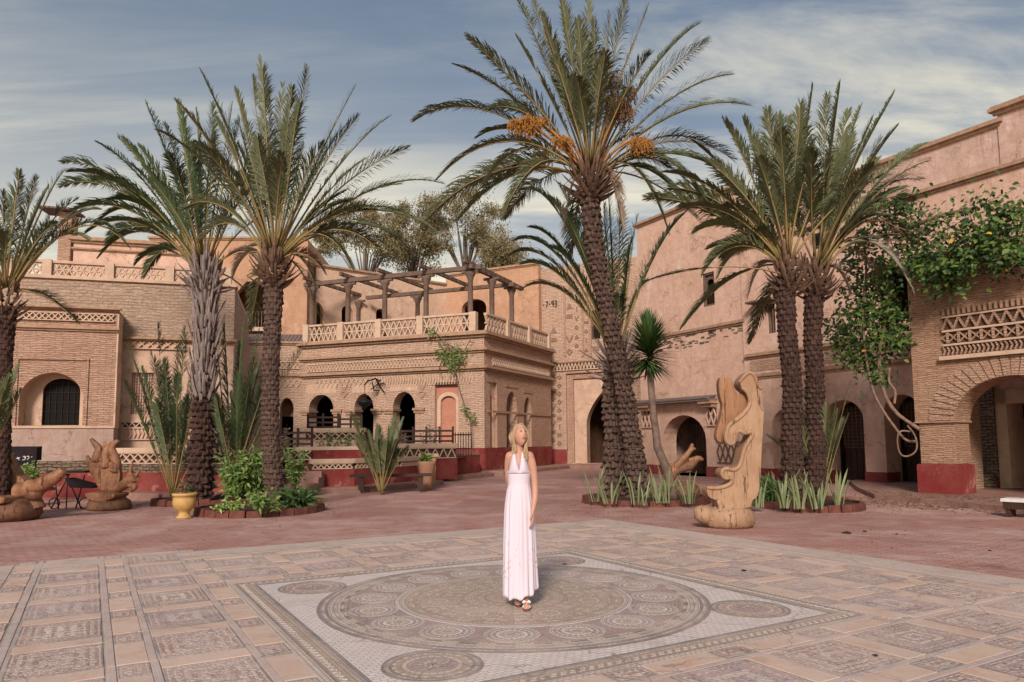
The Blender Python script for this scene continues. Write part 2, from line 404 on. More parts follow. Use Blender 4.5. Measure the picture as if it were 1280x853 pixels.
# ---------------------------------------------------------------- ground
def m_ground():
    t = NT('red_courtyard_paving', .88, .2); o = t.src()
    wob = t.n('ShaderNodeVectorMath', operation='ADD'); sc = t.n('ShaderNodeVectorMath', operation='SCALE'); sc.inputs[3].default_value = .12
    t.l(t.noise(o, 1.1, 3, out=1), sc.inputs[0]); t.l(o, wob.inputs[0]); t.l(sc.outputs[0], wob.inputs[1])
    b = t.brick(t.map(wob.outputs[0], rot=(0,0,radians(8))), .2, .1, .008, (.5,.3,.255), (.41,.225,.19), (.25,.13,.11), .4)
    c = t.mix(t.math('MULTIPLY', t.rng(t.noise(o, .35, 6, .6), .4, .65), .7), b.outputs['Color'], (.36,.175,.14))
    dust = t.rng(t.noise(o, .8, 7, .68), .45, .64)
    c = t.mix(t.math('MULTIPLY', dust, .55), c, (.54,.4,.35))
    d2 = t.rng(t.noise(t.map(o, (1,1.6,1), loc=(4,9,0)), 2.4, 7, .7), .52, .68)
    c = t.mix(t.math('MULTIPLY', d2, .4), c, (.17,.075,.06))
    blotch = t.rng(t.noise(t.map(o, loc=(2.5,1.5,0)), .55, 6, .62), .6, .68)  # broad dark blotches spread at random
    c = t.mix(t.math('MULTIPLY', blotch, .45), c, (.13,.06,.05))
    pt_ = t.voro(t.map(wob.outputs[0], rot=(0,0,.3)), .38); ps_ = t.n('ShaderNodeSeparateXYZ'); t.l(pt_.outputs['Color'], ps_.inputs[0]); c = t.mix(t.math('MULTIPLY', t.rng(ps_.outputs[0], .55, .9, smooth=False), .35), c, (.24,.12,.1))
    sp_ = t.rng(t.noise(t.map(o, (1,2.2,1), loc=(1,3,2)), 5.5, 6, .75), .58, .7); c = t.mix(t.math('MULTIPLY', sp_, .55), c, (.12,.065,.055))
    t.bump(t.math('ADD', t.math('SUBTRACT', 1.0, b.outputs['Fac']), t.noise(o, 16, 6, .7)), .012, .8)
    t.bump(t.noise(o, 2.2, 5), .05, .5)
    return t.col(c)
M['ground'] = m_ground()
g = MB()
for i in range(24):
    for j in range(24):
        x0, x1 = [-300 + 600*(q/24) for q in (i, i+1)]; y0, y1 = [-200 + 700*(q/24) for q in (j, j+1)]
        g.quad((x0,y0,0),(x1,y0,0),(x1,y1,0),(x0,y1,0))
g.build('courtyard_ground', M['ground'], kind='structure')

# ---------------------------------------------------------------- mosaic plaza
PA = 0.528; PC = Vector((0, 7.203, 0))
C_CREAM, C_GREY, C_BROWN, C_PURP, C_DK = (.64,.54,.46), (.42,.38,.35), (.36,.235,.2), (.4,.28,.27), (.22,.2,.2)
def m_slab():
    t = NT('terracotta_slab', .6, .3); o = t.src(); oi = t.n('ShaderNodeObjectInfo').outputs['Random']
    sh = t.n('ShaderNodeVectorMath', operation='ADD'); cm = t.n('ShaderNodeCombineXYZ'); t.l(t.math('MULTIPLY', oi, 40), cm.inputs[0]); t.l(o, sh.inputs[0]); t.l(cm.outputs[0], sh.inputs[1])
    c = t.mix(oi, (.62,.46,.36), (.56,.43,.35))
    c = t.mix(t.rng(t.noise(sh.outputs[0], 4, 6, .65), .4, .7), c, (.55,.35,.25))
    c = t.mix(t.math('MULTIPLY', t.rng(t.noise(sh.outputs[0], 14, 5, .7), .5, .75), .5), c, (.4,.29,.23))
    c = t.worn(c, .5)
    t.bump(t.noise(o, 30, 5, .6), .004, .5)
    return t.col(c)
def m_band():
    t = NT('blue_grey_stone_band', .65, .3); o = t.src('UV'); oi = t.n('ShaderNodeObjectInfo').outputs['Random']
    b = t.brick(o, .06, .045, .004, (.33,.29,.29), (.5,.41,.37), (.56,.43,.37), .1)
    c = t.mix(t.math('MULTIPLY', oi, .75), b.outputs['Color'], (.5,.385,.335))
    c = t.mix(t.math('MULTIPLY', t.rng(t.noise(t.src('UV'), 4, 5, .7), .5, .68), .6), c, (.42,.33,.28)); c = t.worn(c, .5)
    t.bump(t.math('SUBTRACT', 1.0, b.outputs['Fac']), .004, .6)
    return t.col(c)
def m_mosaic(name, hw, hh, k, base, fig, third):
    """tesserae field with a rectangular border; hw, hh: half sizes"""
    t = NT(name, .6, .3); o = t.src()
    sp = t.n('ShaderNodeSeparateXYZ'); t.l(o, sp.inputs[0]); x, y = sp.outputs[0], sp.outputs[1]
    ax, ay = t.math('ABSOLUTE', x), t.math('ABSOLUTE', y)
    d = t.math('MINIMUM', t.math('SUBTRACT', hw, ax), t.math('SUBTRACT', hh, ay))
    ring = t.rng(t.math('SINE', t.math('MULTIPLY', d, 2*pi/.056)), -.25, .35)
    lat = t.math('MULTIPLY', t.math('SINE', t.math('MULTIPLY', t.math('ADD', x, y), k)), t.math('SINE', t.math('MULTIPLY', t.math('SUBTRACT', x, y), k)))
    lat2 = t.math('SINE', t.math('MULTIPLY', t.math('MAXIMUM', ax, t.math('MULTIPLY', ay, .8)), k*1.7))
    oi = t.n('ShaderNodeObjectInfo').outputs['Random']
    pat = t.math('ADD', t.math('MULTIPLY', lat, oi), t.math('MULTIPLY', lat2, t.math('SUBTRACT', 1.0, oi)))
    teeth = t.rng(t.math('SINE', t.math('MULTIPLY', t.math('ADD', x, y), 2*pi/.07)), -.2, .2)
    inb = t.math('GREATER_THAN', d, .115)
    v = t.voro(o, 48); rnd = t.n('ShaderNodeSeparateXYZ'); t.l(v.outputs['Color'], rnd.inputs[0]); rv = rnd.outputs[0]
    p = t.rng(t.math('ADD', pat, t.math('MULTIPLY', t.math('SUBTRACT', rv, .5), 1.3)), -.3, .3)
    fld = t.mix(p, base, fig)
    bord = t.mix(t.math('MULTIPLY', ring, t.math('ADD', .4, t.math('MULTIPLY', teeth, .6))), fig, (.56,.46,.38))
    c = t.mix(inb, bord, fld)
    c = t.mix(t.math('GREATER_THAN', rv, .83), c, third)
    c = t.mix(t.math('LESS_THAN', d, .014), c, C_DK)
    worn = t.rng(t.noise(t.map(o, loc=(3,1,5)), 3, 5, .7), .46, .7)
    c = t.mix(t.math('MULTIPLY', worn, .65), c, (.6,.46,.395)); c = t.worn(c, .4)
    t.bump(t.math('SUBTRACT', 1.0, v.outputs['Distance']), .008, .7)
    return t.col(c)
def m_flat_tess(name, c1, c2, scale=45, polar=False, row=.035, bw=.05, mc=(.3,.24,.2)):
    t = NT(name, .6, .3); o = t.src('UV')
    b = t.brick(o, bw, row, .004, c1, c2, mc, .1)
    c = t.mix(t.math('MULTIPLY', t.rng(t.noise(t.src(), 2.2, 6, .7), .45, .7), .45), b.outputs['Color'], tuple(x*.72 for x in c1)); c = t.worn(c, .38)
    t.bump(t.math('SUBTRACT', 1.0, b.outputs['Fac']), .004, .6)
    return t.col(c)
M['slab'] = m_slab(); M['band'] = m_band()
M['white_tess'] = m_flat_tess('white_tesserae', (.72,.64,.6), (.64,.56,.52), row=.045, bw=.07, mc=(.42,.36,.33))
M['t_cream'] = m_flat_tess('cream_tesserae', (.64,.53,.45), (.56,.45,.385))
M['t_grey'] = m_flat_tess('grey_tesserae', (.38,.32,.3), (.48,.4,.365))
M['t_dark'] = m_flat_tess('charcoal_tesserae', (.2,.18,.18), (.3,.26,.25))
M['t_purple'] = m_flat_tess('mauve_tesserae', (.38,.26,.255), (.45,.33,.31))
M['t_ochre'] = m_flat_tess('ochre_tesserae', (.5,.4,.29), (.41,.31,.225), row=.03, bw=.04)
M['t_rust'] = m_flat_tess('rust_tesserae', (.46,.33,.26), (.4,.27,.21))
M['grout'] = m_simple('plaza_grout', (.5,.4,.34), .9, .4, 3)
CH_X0, CH_X1, CH_Y0, CH_Y1 = -5.0, 5.11, -5.2, 5.1
plaza = empty('mosaic_plaza', PC, PA); plaza['kind'] = 'structure'
b = MB(); b.box(CH_X0, CH_X1, CH_Y0, CH_Y1, 0, .02); b.build('paving_bed', M['grout'], plaza)
mos_mats = []
specs = [(34, C_CREAM, C_BROWN, C_GREY), (46, (.52,.42,.36), (.34,.23,.2), C_CREAM), (28, (.55,.45,.39), C_PURP, C_DK),
         (52, (.58,.48,.41), (.38,.29,.26), C_BROWN), (38, (.48,.38,.34), C_BROWN, (.6,.52,.45))]
LP_, SP_, TW = .70, .585, .20     # panel length, width; tile width
PER = .95
for i, (k, a, c, d) in enumerate(specs):
    mos_mats.append(m_mosaic('mosaic_%s' % 'abcde'[i], SP_/2, LP_/2, k, a, c, d))
sm_mats = [m_mosaic('small_mosaic_%s' % 'ab'[i], .1, .15, k, a, c, d) for i, (k, a, c, d) in enumerate(specs[:2])]
PZ = .020; TOP = .026
def piece(hw, hh, bv=.004):
    q = MB(); q.box(-hw, hw, -hh, hh, 0, TOP-PZ, 0, bv*.5); return q
panel_mesh = [piece(SP_/2, LP_/2).mesh('mosaic_panel', m) for m in mos_mats]
tile_mesh = piece(.1, .30).mesh('terracotta_tile', M['slab'])
slab_mesh = piece(SP_/2, .105).mesh('terracotta_slab', M['slab'])
small_mesh = [piece(.1, .145).mesh('mosaic_inset', m) for m in sm_mats]
band_mesh = piece(.026, PER/2-.006, .003).mesh('stone_band', M['band'])
def put(me, name, x, y, rz):
    o = bpy.data.objects.new(name, me); COL.objects.link(o); o.parent = plaza
    o.location = (x, y, PZ + R.uniform(-.0015, .0015)); o.rotation_euler = (R.uniform(-.002,.002), R.uniform(-.002,.002), rz + R.uniform(-.006, .006)); return o
def strip(cols, y0, y1, T, rz):
    """cols: x of the panel columns' and tile columns' centres; T maps strip coords to plaza coords"""
    for kind, xc in cols:
        y = y0
        while y < y1 - .2:
            if kind == 'P':
                put(panel_mesh[R.randrange(5)], 'mosaic_panel', *T(xc, y+LP_/2+.01), rz + (pi if R.random() < .5 else 0))
                put(slab_mesh, 'terracotta_slab', *T(xc, y+LP_+.02+.112), rz)
            elif kind == 'T':
                put(tile_mesh, 'terracotta_tile', *T(xc, y+.31), rz)
                put(small_mesh[R.randrange(2)], 'mosaic_inset', *T(xc, y+.62+.155), rz)
            else:
                put(band_mesh, 'stone_band', *T(xc, y+PER/2), rz)
            y += PER
colsL = [('T', -4.29), ('B', -4.14), ('P', -3.79), ('B', -3.455), ('T', -3.32), ('B', -3.19), ('P', -2.86), ('B', -2.53), ('T', -2.40)]
strip(colsL, -5.15, 5.0, lambda x, y: (x, y), 0)
colsR = [(k, -x) for k, x in colsL]
strip(colsR, -2.45, 5.0, lambda x, y: (x, y), 0)
colsB = [(k, x) for k, x in colsL]
strip(colsB, -2.25, 5.0, lambda x, y: (y, x), pi/2)                       # bottom side, panels along u
strip([(k, -x) for k, x in colsL], -2.28, 2.0, lambda x, y: (y, x), pi/2)   # far side
# outer borders and inner frame
def fillstrip(x0, x1, y0, y1, mat, z0=PZ, z1=TOP, name='border_strip'):
    q = MB(); q.box(x0, x1, y0, y1, z0, z1, 0, .003); return q.build(name, mat, plaza)
fillstrip(-5.0, -4.62, -5.2, 5.1, M['t_cream']); fillstrip(-4.615, -4.42, -5.2, 5.1, M['band'])
fillstrip(4.42, 4.62, -5.2, 5.1, M['band']); fillstrip(4.625, 5.11, -5.2, 5.1, M['t_cream'])
fillstrip(-4.41, 4.41, 4.625, 5.1, M['t_cream']); fillstrip(-4.41, 4.41, 4.5, 4.62, M['t_grey'], name='border_strip')
fillstrip(-4.41, 4.41, -5.2, -4.45, M['t_cream'])
def frame_ring(r0, r1, mat, z=TOP, name='border_ring'):
    for sx in (0, 1, 2, 3):
        q = MB(); q.v += [Vector(p) for p in [(-r1,-r1,z),(r1,-r1,z),(r0,-r0,z),(-r0,-r0,z),(-r1,-r1,PZ),(r1,-r1,PZ)]]
        q.face((0,1,2,3)); q.face((4,5,1,0))
        o = q.build(name, mat, plaza); o.rotation_euler = (0, 0, sx*pi/2)
frame_ring(2.225, 2.30, M['t_cream']); frame_ring(2.20, 2.225, M['t_dark'], TOP-.001)
frame_ring(2.125, 2.20, M['t_rust'], TOP-.0015); frame_ring(2.085, 2.125, M['t_ochre'], TOP-.001)
frame_ring(2.05, 2.085, M['t_grey']); frame_ring(2.017, 2.05, M['t_dark'], TOP-.001)
z_ = MB()
for side in range(4):      # white sawtooth tiles set in the frame
    n_ = 56
    for i in range(n_):
        c0 = -2.16 + 4.32*i/n_; Mx = Matrix.Rotation(side*pi/2, 4, 'Z')
        P = [(c0, -2.185), (c0+.045, -2.185), (c0+.075, -2.14), (c0+.03, -2.14)]
        n0 = len(z_.v); z_.v += [Mx @ Vector((p[0], p[1], TOP-.0005)) for p in P] + [Mx @ Vector((p[0], p[1], TOP+.002)) for p in P]
        z_.face([n0+4+q for q in range(4)])
        for q in range(4): z_.face((n0+q, n0+(q+1)%4, n0+4+(q+1)%4, n0+4+q))
M['t_white'] = m_flat_tess('white_sawtooth', (.68,.62,.57), (.6,.53,.48))
z_.build('sawtooth_border', M['t_white'], plaza, kind='stuff')
q = MB(); q.quad((-2.016,-2.016,.0255),(2.016,-2.016,.0255),(2.016,2.016,.0255),(-2.016,2.016,.0255)); q.build('white_field', M['white_tess'], plaza)
def annulus(q, r0, r1, z, mi, seg=96, cx=0, cy=0, teeth=0):
    for i in range(seg):
        a0, a1 = 2*pi*i/seg, 2*pi*(i+1)/seg; rm = (r0+r1)/2
        n = len(q.v)
        for (r, a) in ((r0,a0),(r1,a0),(r1,a1),(r0,a1)): q.v.append(Vector((cx+cos(a)*r, cy+sin(a)*r, z)))
        m_ = mi if not teeth else (mi if (i // teeth) % 2 else teeth_alt)
        q.face((n, n+1, n+2, n+3), m_, ((a0*rm, r0), (a0*rm, r1), (a1*rm, r1), (a1*rm, r0)))
    n = len(q.v)
    for i in range(seg):
        a = 2*pi*i/seg; q.v.append(Vector((cx+cos(a)*r1, cy+sin(a)*r1, z)))
    for i in range(seg):
        a = 2*pi*i/seg; q.v.append(Vector((cx+cos(a)*r1, cy+sin(a)*r1, z-.008)))
    for i in range(seg): q.face((n+seg+i, n+seg+(i+1)%seg, n+(i+1)%seg, n+i), mi)
TM = [M['t_cream'], M['t_grey'], M['t_dark'], M['t_purple'], M['t_ochre'], M['t_rust'], M['white_tess'], M['t_white']]
teeth_alt = 0
for (r0, r1, mi, z, tt) in [(1.83,1.865,2,.0310,0),(1.795,1.83,1,.0302,2),(1.765,1.795,2,.0310,0),(1.735,1.765,0,.0300,0),(1.69,1.735,1,.0306,2),(1.66,1.69,0,.0300,0),
                            (1.62,1.66,2,.0310,2),(1.59,1.62,4,.0304,0),(1.14,1.59,3,.0290,0),(1.115,1.14,6,.0302,0),(1.095,1.115,3,.0296,0),(1.07,1.095,7,.0302,0)]:
    q = MB(); annulus(q, r0, r1, z, mi, 144, teeth=tt); q.build('mosaic_ring', TM, plaza)
q = MB()
r = 1.07; k = 0
while r > .05:
    annulus(q, r-.045, r, .0300 + .0004*(k % 2), (4, 4, 5, 4, 1)[k % 5], 96, teeth=(0, 2, 0, 1, 2)[k % 5]); r -= .045; k += 1
q.build('central_disc', TM, plaza)
def medallion(rad, rings, star=None, name='medallion'):
    q = MB(); r = rad
    for f0, mi, tt in rings:
        annulus(q, rad*f0, r, .0006*(len(q.f) % 2), mi, 40, teeth=tt); r = rad*f0
    n = len(q.v)
    if star:
        for i in range(star):
            a = 2*pi*i/star; r1, r2 = rad*.36, rad*.16
            n = len(q.v)
            for (rr, aa) in ((.02, a), (r2, a+pi/star*.8), (r1, a), (r2, a-pi/star*.8)): q.v.append(Vector((cos(aa)*rr, sin(aa)*rr, .0035)))
            q.face((n, n+3, n+2, n+1), 7)
    return q
md = medallion(.225, [(.88,7,0),(.8,3,0),(.7,7,0),(.56,2,1),(.46,6,0),(.34,5,1),(.18,0,0),(.02,4,0)]).mesh('medallion', TM)
for i in range(16):
    a = radians(14 + 22.5*i); put(md, 'medallion', cos(a)*1.37, sin(a)*1.37, R.random()*6).location.z = .0325
md2 = medallion(.215, [(.88,1,2),(.74,4,0),(.6,5,1),(.45,4,0),(.3,0,1),(.02,4,0)]).mesh('medallion', TM)
for i in range(7):
    a = radians(8 + 360/7*i); put(md2, 'medallion', cos(a)*.74, sin(a)*.74, R.random()*6).location.z = .0330
put(md2, 'medallion', 0, 0, 0).location.z = .0330
md3 = medallion(.35, [(.93,2,0),(.86,1,2),(.79,2,0),(.68,4,1),(.6,5,0),(.5,0,1),(.42,3,0),(.02,3,0)], 10).mesh('corner_medallion', TM)
for sx, sy in ((1,1),(1,-1),(-1,1),(-1,-1)): put(md3, 'corner_medallion', sx*1.555, sy*1.555, .3).location.z = .0330
# ---------------------------------------------------------------- architecture helpers
def arch(cx, wd, z0, zs, kind='round', n=12, ztop=None):
    """opening outline, counter-clockwise in x-z; zs = springing height"""
    r = wd/2; P = [(cx-r, z0), (cx+r, z0)]
    H_ = (ztop - zs) if ztop else r
    if kind == 'pointed':
        for i in range(n+1):
            t = i/n; P.append((cx + r*(1-t)**1.0*(1 - .0*t) * (1 + .0), zs + H_*(1-(1-t)**1.9)))
        P[2:] = [(cx + r*(1-(i/n)**1.7), zs + H_*(i/n)) for i in range(n+1)]
        P += [(2*cx-x, z) for x, z in reversed(P[2:-1])]
    elif kind == 'horse':
        for i in range(n+1):
            a = -.35 + (pi+.7)*i/n; P.append((cx + r*1.03*cos(a), zs + H_*.96*sin(a) + H_*.04))
    elif kind == 'rect':
        P += [(cx+r, ztop), (cx-r, ztop)]
    else:
        for i in range(n+1):
            a = pi*i/n; P.append((cx + r*cos(a), zs + H_*sin(a)))
    return P
def wall(parent, name, x0, x1, z0, z1, holes, mat, y=0.0, th=.5, rmat=None, outline=None):
    q = MB(); q.poly_xz(outline or [(x0,z0),(x1,z0),(x1,z1),(x0,z1)], holes, y, y+th, 0, rmi=1)
    return q.build(name, [mat, rmat or mat], parent)
def room(parent, x0, x1, z0, z1, y0, y1, mat, name='room'):
    q = MB()
    q.quad((x0,y1,z0),(x1,y1,z0),(x1,y1,z1),(x0,y1,z1)); q.quad((x0,y0,z0),(x0,y1,z0),(x0,y1,z1),(x0,y0,z1))
    q.quad((x1,y0,z0),(x1,y0,z1),(x1,y1,z1),(x1,y1,z0)); q.quad((x0,y0,z1),(x0,y1,z1),(x1,y1,z1),(x1,y0,z1))
    q.quad((x0,y0,z0),(x1,y0,z0),(x1,y1,z0),(x0,y1,z0))
    return q.build(name, mat, parent)
def box(parent, name, x0, x1, y0, y1, z0, z1, mat, bev=0.0, **k):
    q = MB(); q.box(x0, x1, y0, y1, z0, z1, 0, bev); return q.build(name, mat, parent, **k)
def cornice(parent, x0, x1, z, pr=.14, h=.22, mat=None, y=0.0, name='cornice'):
    q = MB()
    q.box(x0-pr*.4, x1+pr*.4, y-pr*.45, y-.002, z-h, z-h*.62); q.box(x0-pr*.8, x1+pr*.8, y-pr, y-.003, z-h*.615, z-h*.25)
    q.box(x0-pr*.6, x1+pr*.6, y-pr*.7, y-.004, z-h*.245, z)
    return q.build(name, mat or M['cornice'], parent)
def lattice(parent, x0, x1, z0, z1, y, kind='x', pitch=None, bar=.035, dp=.06, mat=None, back=True, name='lattice_panel', frame=True, bmat=None):
    q = MB(); H_ = z1-z0; W_ = x1-x0; pitch = pitch or H_; n = max(1, round(W_/pitch)); p = W_/n; up = Vector((0,1,0))
    def br(a, b, o=0.0): q.bar((a[0], y+o, a[1]), (b[0], y+o, b[1]), bar, dp, 0, up)
    for i in range(n):
        a, b, m_ = x0+i*p, x0+(i+1)*p, x0+(i+.5)*p; zm = (z0+z1)/2
        if kind == 'x': br((a,z0),(b,z1)); br((a,z1),(b,z0), .004)
        elif kind == 'zig': br((a,z0),(m_,z1)); br((m_,z1),(b,z0), .004)
        elif kind == 'star':
            br((a,z0),(m_,z1)); br((m_,z1),(b,z0), .003); br((a,z1),(m_,z0), .006); br((m_,z0),(b,z1), .009)
            if i == 0: br((x0,zm),(x1,zm), .012)
        elif kind == 'bal': br((m_,z0),(m_,z1))
        elif kind == 'chev': br((a,z0),(m_,zm)); br((m_,zm+.001),(a,z1), .003)
        elif kind == 'dia':
            br((m_,z0),(b,zm)); br((b,zm),(m_,z1), .003); br((m_,z1),(a,zm), .006); br((a,zm),(m_,z0), .009)
    if frame:
        q.box(x0, x1, y-dp*.62, y+dp*.62, z1-.001, z1+bar*.9); q.box(x0, x1, y-dp*.62, y+dp*.62, z0-bar*.9, z0+.001)
    o = q.build(name, [mat or M['lattice']], parent)
    if back: box(parent, 'lattice_backing', x0+.002, x1-.002, y+dp*.5+.012, y+dp*.5+.04, z0-.01, z1+.01, bmat or M['recess_shade'])
    return o
def relief(parent, pts, sz, y, kind='dia', name='brick_relief', mat=None):
    s = sz/2
    for (x, z, k) in pts:
        q = MB()
        if k == 'dia': q.poly_xz([(x,z-s),(x+s,z),(x,z+s),(x-s,z)], [[(x,z+s*.5),(x-s*.5,z),(x,z-s*.5),(x+s*.5,z)]], y-.05, y, 0)
        elif k == 'tri': q.poly_xz([(x-s,z-s*.8),(x+s,z-s*.8),(x,z+s*.9)], [], y-.04, y, 0)
        elif k == 'vee': q.bar((x-s,y-.02,z+s),(x,y-.02,z-s),s*.4,.05); q.bar((x+s,y-.024,z+s),(x,y-.024,z-s),s*.4,.05)
        elif k == 'bar': q.box(x-s*.25, x+s*.25, y-.03, y, z-s, z+s)
        elif k == 'row':
            for j in range(-2, 3): q.box(x+j*s*.42-s*.13, x+j*s*.42+s*.13, y-.04, y, z-s*.6, z+s*.6)
        q.build(name, mat or M['recess_shade'], parent)
def holes_door(parent, x0, x1, z0, z1, y, name='door'):
    """timber double door of vertical planks with a lattice upper part"""
    q = MB(); n = 6; wd = (x1-x0)/n
    d = box(parent, name, x0, x1, y+.03, y+.08, z0, z1, M['wood_dark'])
    for i in range(n): q.box(x0+i*wd+.01, x0+(i+1)*wd-.01, y, y+.028, z0, z0+(z1-z0)*.42, 0)
    q.build('plank', M['wood_dark'], d)
    q = MB()
    for i in range(9): q.bar((x0+(x1-x0)*i/8, y, z0+(z1-z0)*.45), (x0+(x1-x0)*i/8, y, z1-.05), .025, .03)
    for i in range(12): zz = z0+(z1-z0)*(.45+.5*i/11); q.bar((x0, y+.012, zz), (x1, y+.012, zz), .025, .03)
    q.build('door_lattice', M['wood_grey'], d)
    return d

# ---------------------------------------------------------------- right-hand house
FR = Frame((11.97, 24.1), radians(30.25-90))
rh = fempty('plaster_house', FR, 'tall pink plastered house with arched doors along the right of the courtyard', 'house')
X = lambda px, py, o=0.0: FR.px(px, py, o)[0]
Z = lambda px, py, o=0.0: FR.px(px, py, o)[1]
xl, xm, xr = X(801, 500), X(930, 420), 13.0
zr1, zr2 = Z(860, 258), Z(945, 306)
a1c, a1w = (X(829, 560)+X(883, 560))/2, X(883, 560)-X(829, 560)
z1t = Z(856, 519); ledz = Z(850, 503)
wz0, wz1, wx0, wx1 = Z(885, 383), Z(885, 341), X(878, 360), X(893, 360)
h1 = [arch(a1c, a1w, 0.0, z1t-a1w*.42, ztop=z1t), [(wx0,wz0),(wx1,wz0),(wx1,wz1),(wx0,wz1)]]
wall(rh, 'wall', xl, xm, 0, zr1, h1, M['plaster_pink'], 0, .8)
box(rh, 'end_wall', xl, xl+.5, .81, 9, 0, zr1, M['plaster_pink'])
cornice(rh, xl, xm, zr1+.14, .16, .22)
cornice(rh, xl, xm, Z(880, 411.5)+.1, .12, .2)
stn = MB()
zz = Z(880, 411.5)
for i in range(70):   # rubble course showing through under the string course
    xx = R.uniform(xl+1.2, xm-.3); z_q = zz-.15-R.random()**1.6*.55
    stn.box(xx, xx+R.uniform(.12,.3), -.012, .002, z_q, z_q+R.uniform(.04,.1))
stn.build('exposed_stone', M['rubble'], rh, kind='stuff')
wn = box(rh, 'window', wx0, wx1, .3, .34, wz0, wz1, M['dark'])
q = MB(); W_ = wx1-wx0
q.bar((wx0+.04,.1,wz0),(wx0+.04,.1,wz1),.08,.1); q.bar((wx1-.04,.1,wz0),(wx1-.04,.1,wz1),.08,.1); q.bar((wx0,.1,wz1-.04),(wx1,.1,wz1-.04),.08,.11); q.bar((wx0,.1,wz0+.04),(wx1,.1,wz0+.04),.08,.11)
q.poly_xz([(wx0+.05,wz0+.55),(wx1-.05,wz0+.55),(wx1-.05,wz1-.05),(wx0+.05,wz1-.05)], [arch((wx0+wx1)/2, W_*.55, wz0+.6, wz1-.45, 'horse')], .14, .18)
q.build('frame', M['wood_grey'], wn)
q = MB()
for i in range(5): q.bar((wx0+W_*(i+.5)/5,.2,wz0+.05),(wx0+W_*(i+.5)/5,.2,wz0+.6),.04,.04)
q.build('grille', M['wood_dark'], wn)
box(rh, 'vent_hole_shade', X(860,248)-.08, X(863,248)+.08, -.006, .02, Z(862,250)-.05, Z(862,246)+.05, M['dark'])  # near-black plate on the wall, painted for the shade of a small hole
# arched porch with tiled ledge
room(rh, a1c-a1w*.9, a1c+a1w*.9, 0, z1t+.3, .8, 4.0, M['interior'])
holes_door(rh, X(850,560,.9), X(880,560,.9), .02, z1t-.3, 1.6)
q = MB(); q.box(X(798,504)-.1, X(897,504), -.5, -.003, ledz-.04, ledz+.05)
for i in range(30):
    xx = X(798,504) + (X(897,504)-X(798,504))*i/30; q.bar((xx+.06,-.55,ledz+.06),(xx+.06,-.01,ledz+.2),.11,.04,0,Vector((0,0,1)))
q.build('tile_ledge', M['tile_roof'], rh)
for (pa, pb) in ((803, 817), (884, 896)):
    xa, xb = X(pa, 520), X(pb, 520)
    cb = MB(); cb.box(xa-.1, xb+.1, -.45, -.004, ledz-.16, ledz-.045); cb.box(xa-.03, xb+.03, -.32, -.004, ledz-.3, ledz-.165)
    cb.build('capital', M['cornice'], rh)
    lattice(rh, xa, xb, ledz-1.05, ledz-.33, -.06, 'dia', .3, .04, .06)
# near section of the house
y2 = -.06
X2 = lambda px, py: FR.px(px, py, y2)[0]
Z2 = lambda px, py: FR.px(px, py, y2)[1]
zz = .0
ar = []
for (p0, p1, pt, py_) in ((966, 1008, 510, 560), (1031, 1081, 500, 560), (1107, 1152, 493, 560)):
    c, w_ = (X2(p0,py_)+X2(p1,py_))/2, X2(p1,py_)-X2(p0,py_); zt = Z2((p0+p1)/2, pt); ar.append((c, w_, zt))
log = (X2(1082, 370), X2(1150, 370), Z2(1100, 404), Z2(1100, 338))
w2 = (X2(958, 400), X2(969, 400), Z2(963, 417), Z2(963, 380))
dr = (X2(1263, 560), X2(1263, 560)+1.3)
hs_ = [arch(c, w_, 0.0, zt-w_*.45, ztop=zt) for c, w_, zt in ar] + [[(a,c),(b,c),(b,d),(a,d)] for a,b,c,d in (log, w2)] + [[(dr[0],.0),(dr[1],.0),(dr[1],2.5),(dr[0],2.5)]]
wall(rh, 'near_wall', xm, xr, 0, zr2, hs_, M['plaster_pink'], y2, .85)
cornice(rh, xm, xr, zr2+.12, .16, .2, y=y2)
for i, (pz, pr) in enumerate(((444.5, .14), (470.5, .1))):
    zq = Z2(944, pz); cornice(rh, X2(935, pz), X2(1136, 430), zq+.08, pr, .2, y=y2)
zb, zt_ = Z2(944, 468), Z2(944, 448)
box(rh, 'brick_band', X2(938, 460), X2(1136, 430), y2-.02, y2-.002, zb+.12, zt_-.1, M['brick_tan'])
for i, (c, w_, zt) in enumerate(ar):
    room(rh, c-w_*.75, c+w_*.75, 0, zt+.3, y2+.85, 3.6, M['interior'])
    holes_door(rh, c-w_*.42, c+w_*.47, .02, zt-.15, y2+.95)
room(rh, log[0]-.3, log[1]+.3, log[2]-.2, log[3]+.3, y2+.85, 3.2, M['interior'], 'loggia')
wn = box(rh, 'window', w2[0], w2[1], .25, .29, w2[2], w2[3], M['dark'])
q = MB()
for xx in (w2[0]+.03, (w2[0]+w2[1])/2, w2[1]-.03): q.bar((xx,.1,w2[2]),(xx,.1,w2[3]),.06,.08)
q.build('frame', M['wood_grey'], wn)
box(rh, 'window_hood', X2(943,376)-.05, w2[1]+.2, y2-.5, y2-.003, w2[3]+.08, w2[3]+.15, M['wood_grey'])
holes_door(rh, dr[0]+.05, dr[1]-.02, .02, 2.45, y2+.9)
box(rh, 'inner_wall', X2(1205,560), dr[0]-.32, y2-.12, y2-.003, .5, 3.4, M['rubble'])  # darker facing added so the arch interior reads as shaded
room(rh, dr[0]-.2, dr[1]+.2, 0, 2.8, y2+.85, 3.0, M['dark'], 'dark_room')
q = MB(); q.box(dr[0]-.3, dr[0]-.002, y2-.06, y2-.002, 0, 2.9); q.box(dr[1]+.002, dr[1]+.3, y2-.06, y2-.002, 0, 2.9); q.box(dr[0]-.299, dr[1]+.299, y2-.06, y2-.002, 2.502, 2.9)
q.build('door_surround', M['trim'], rh)
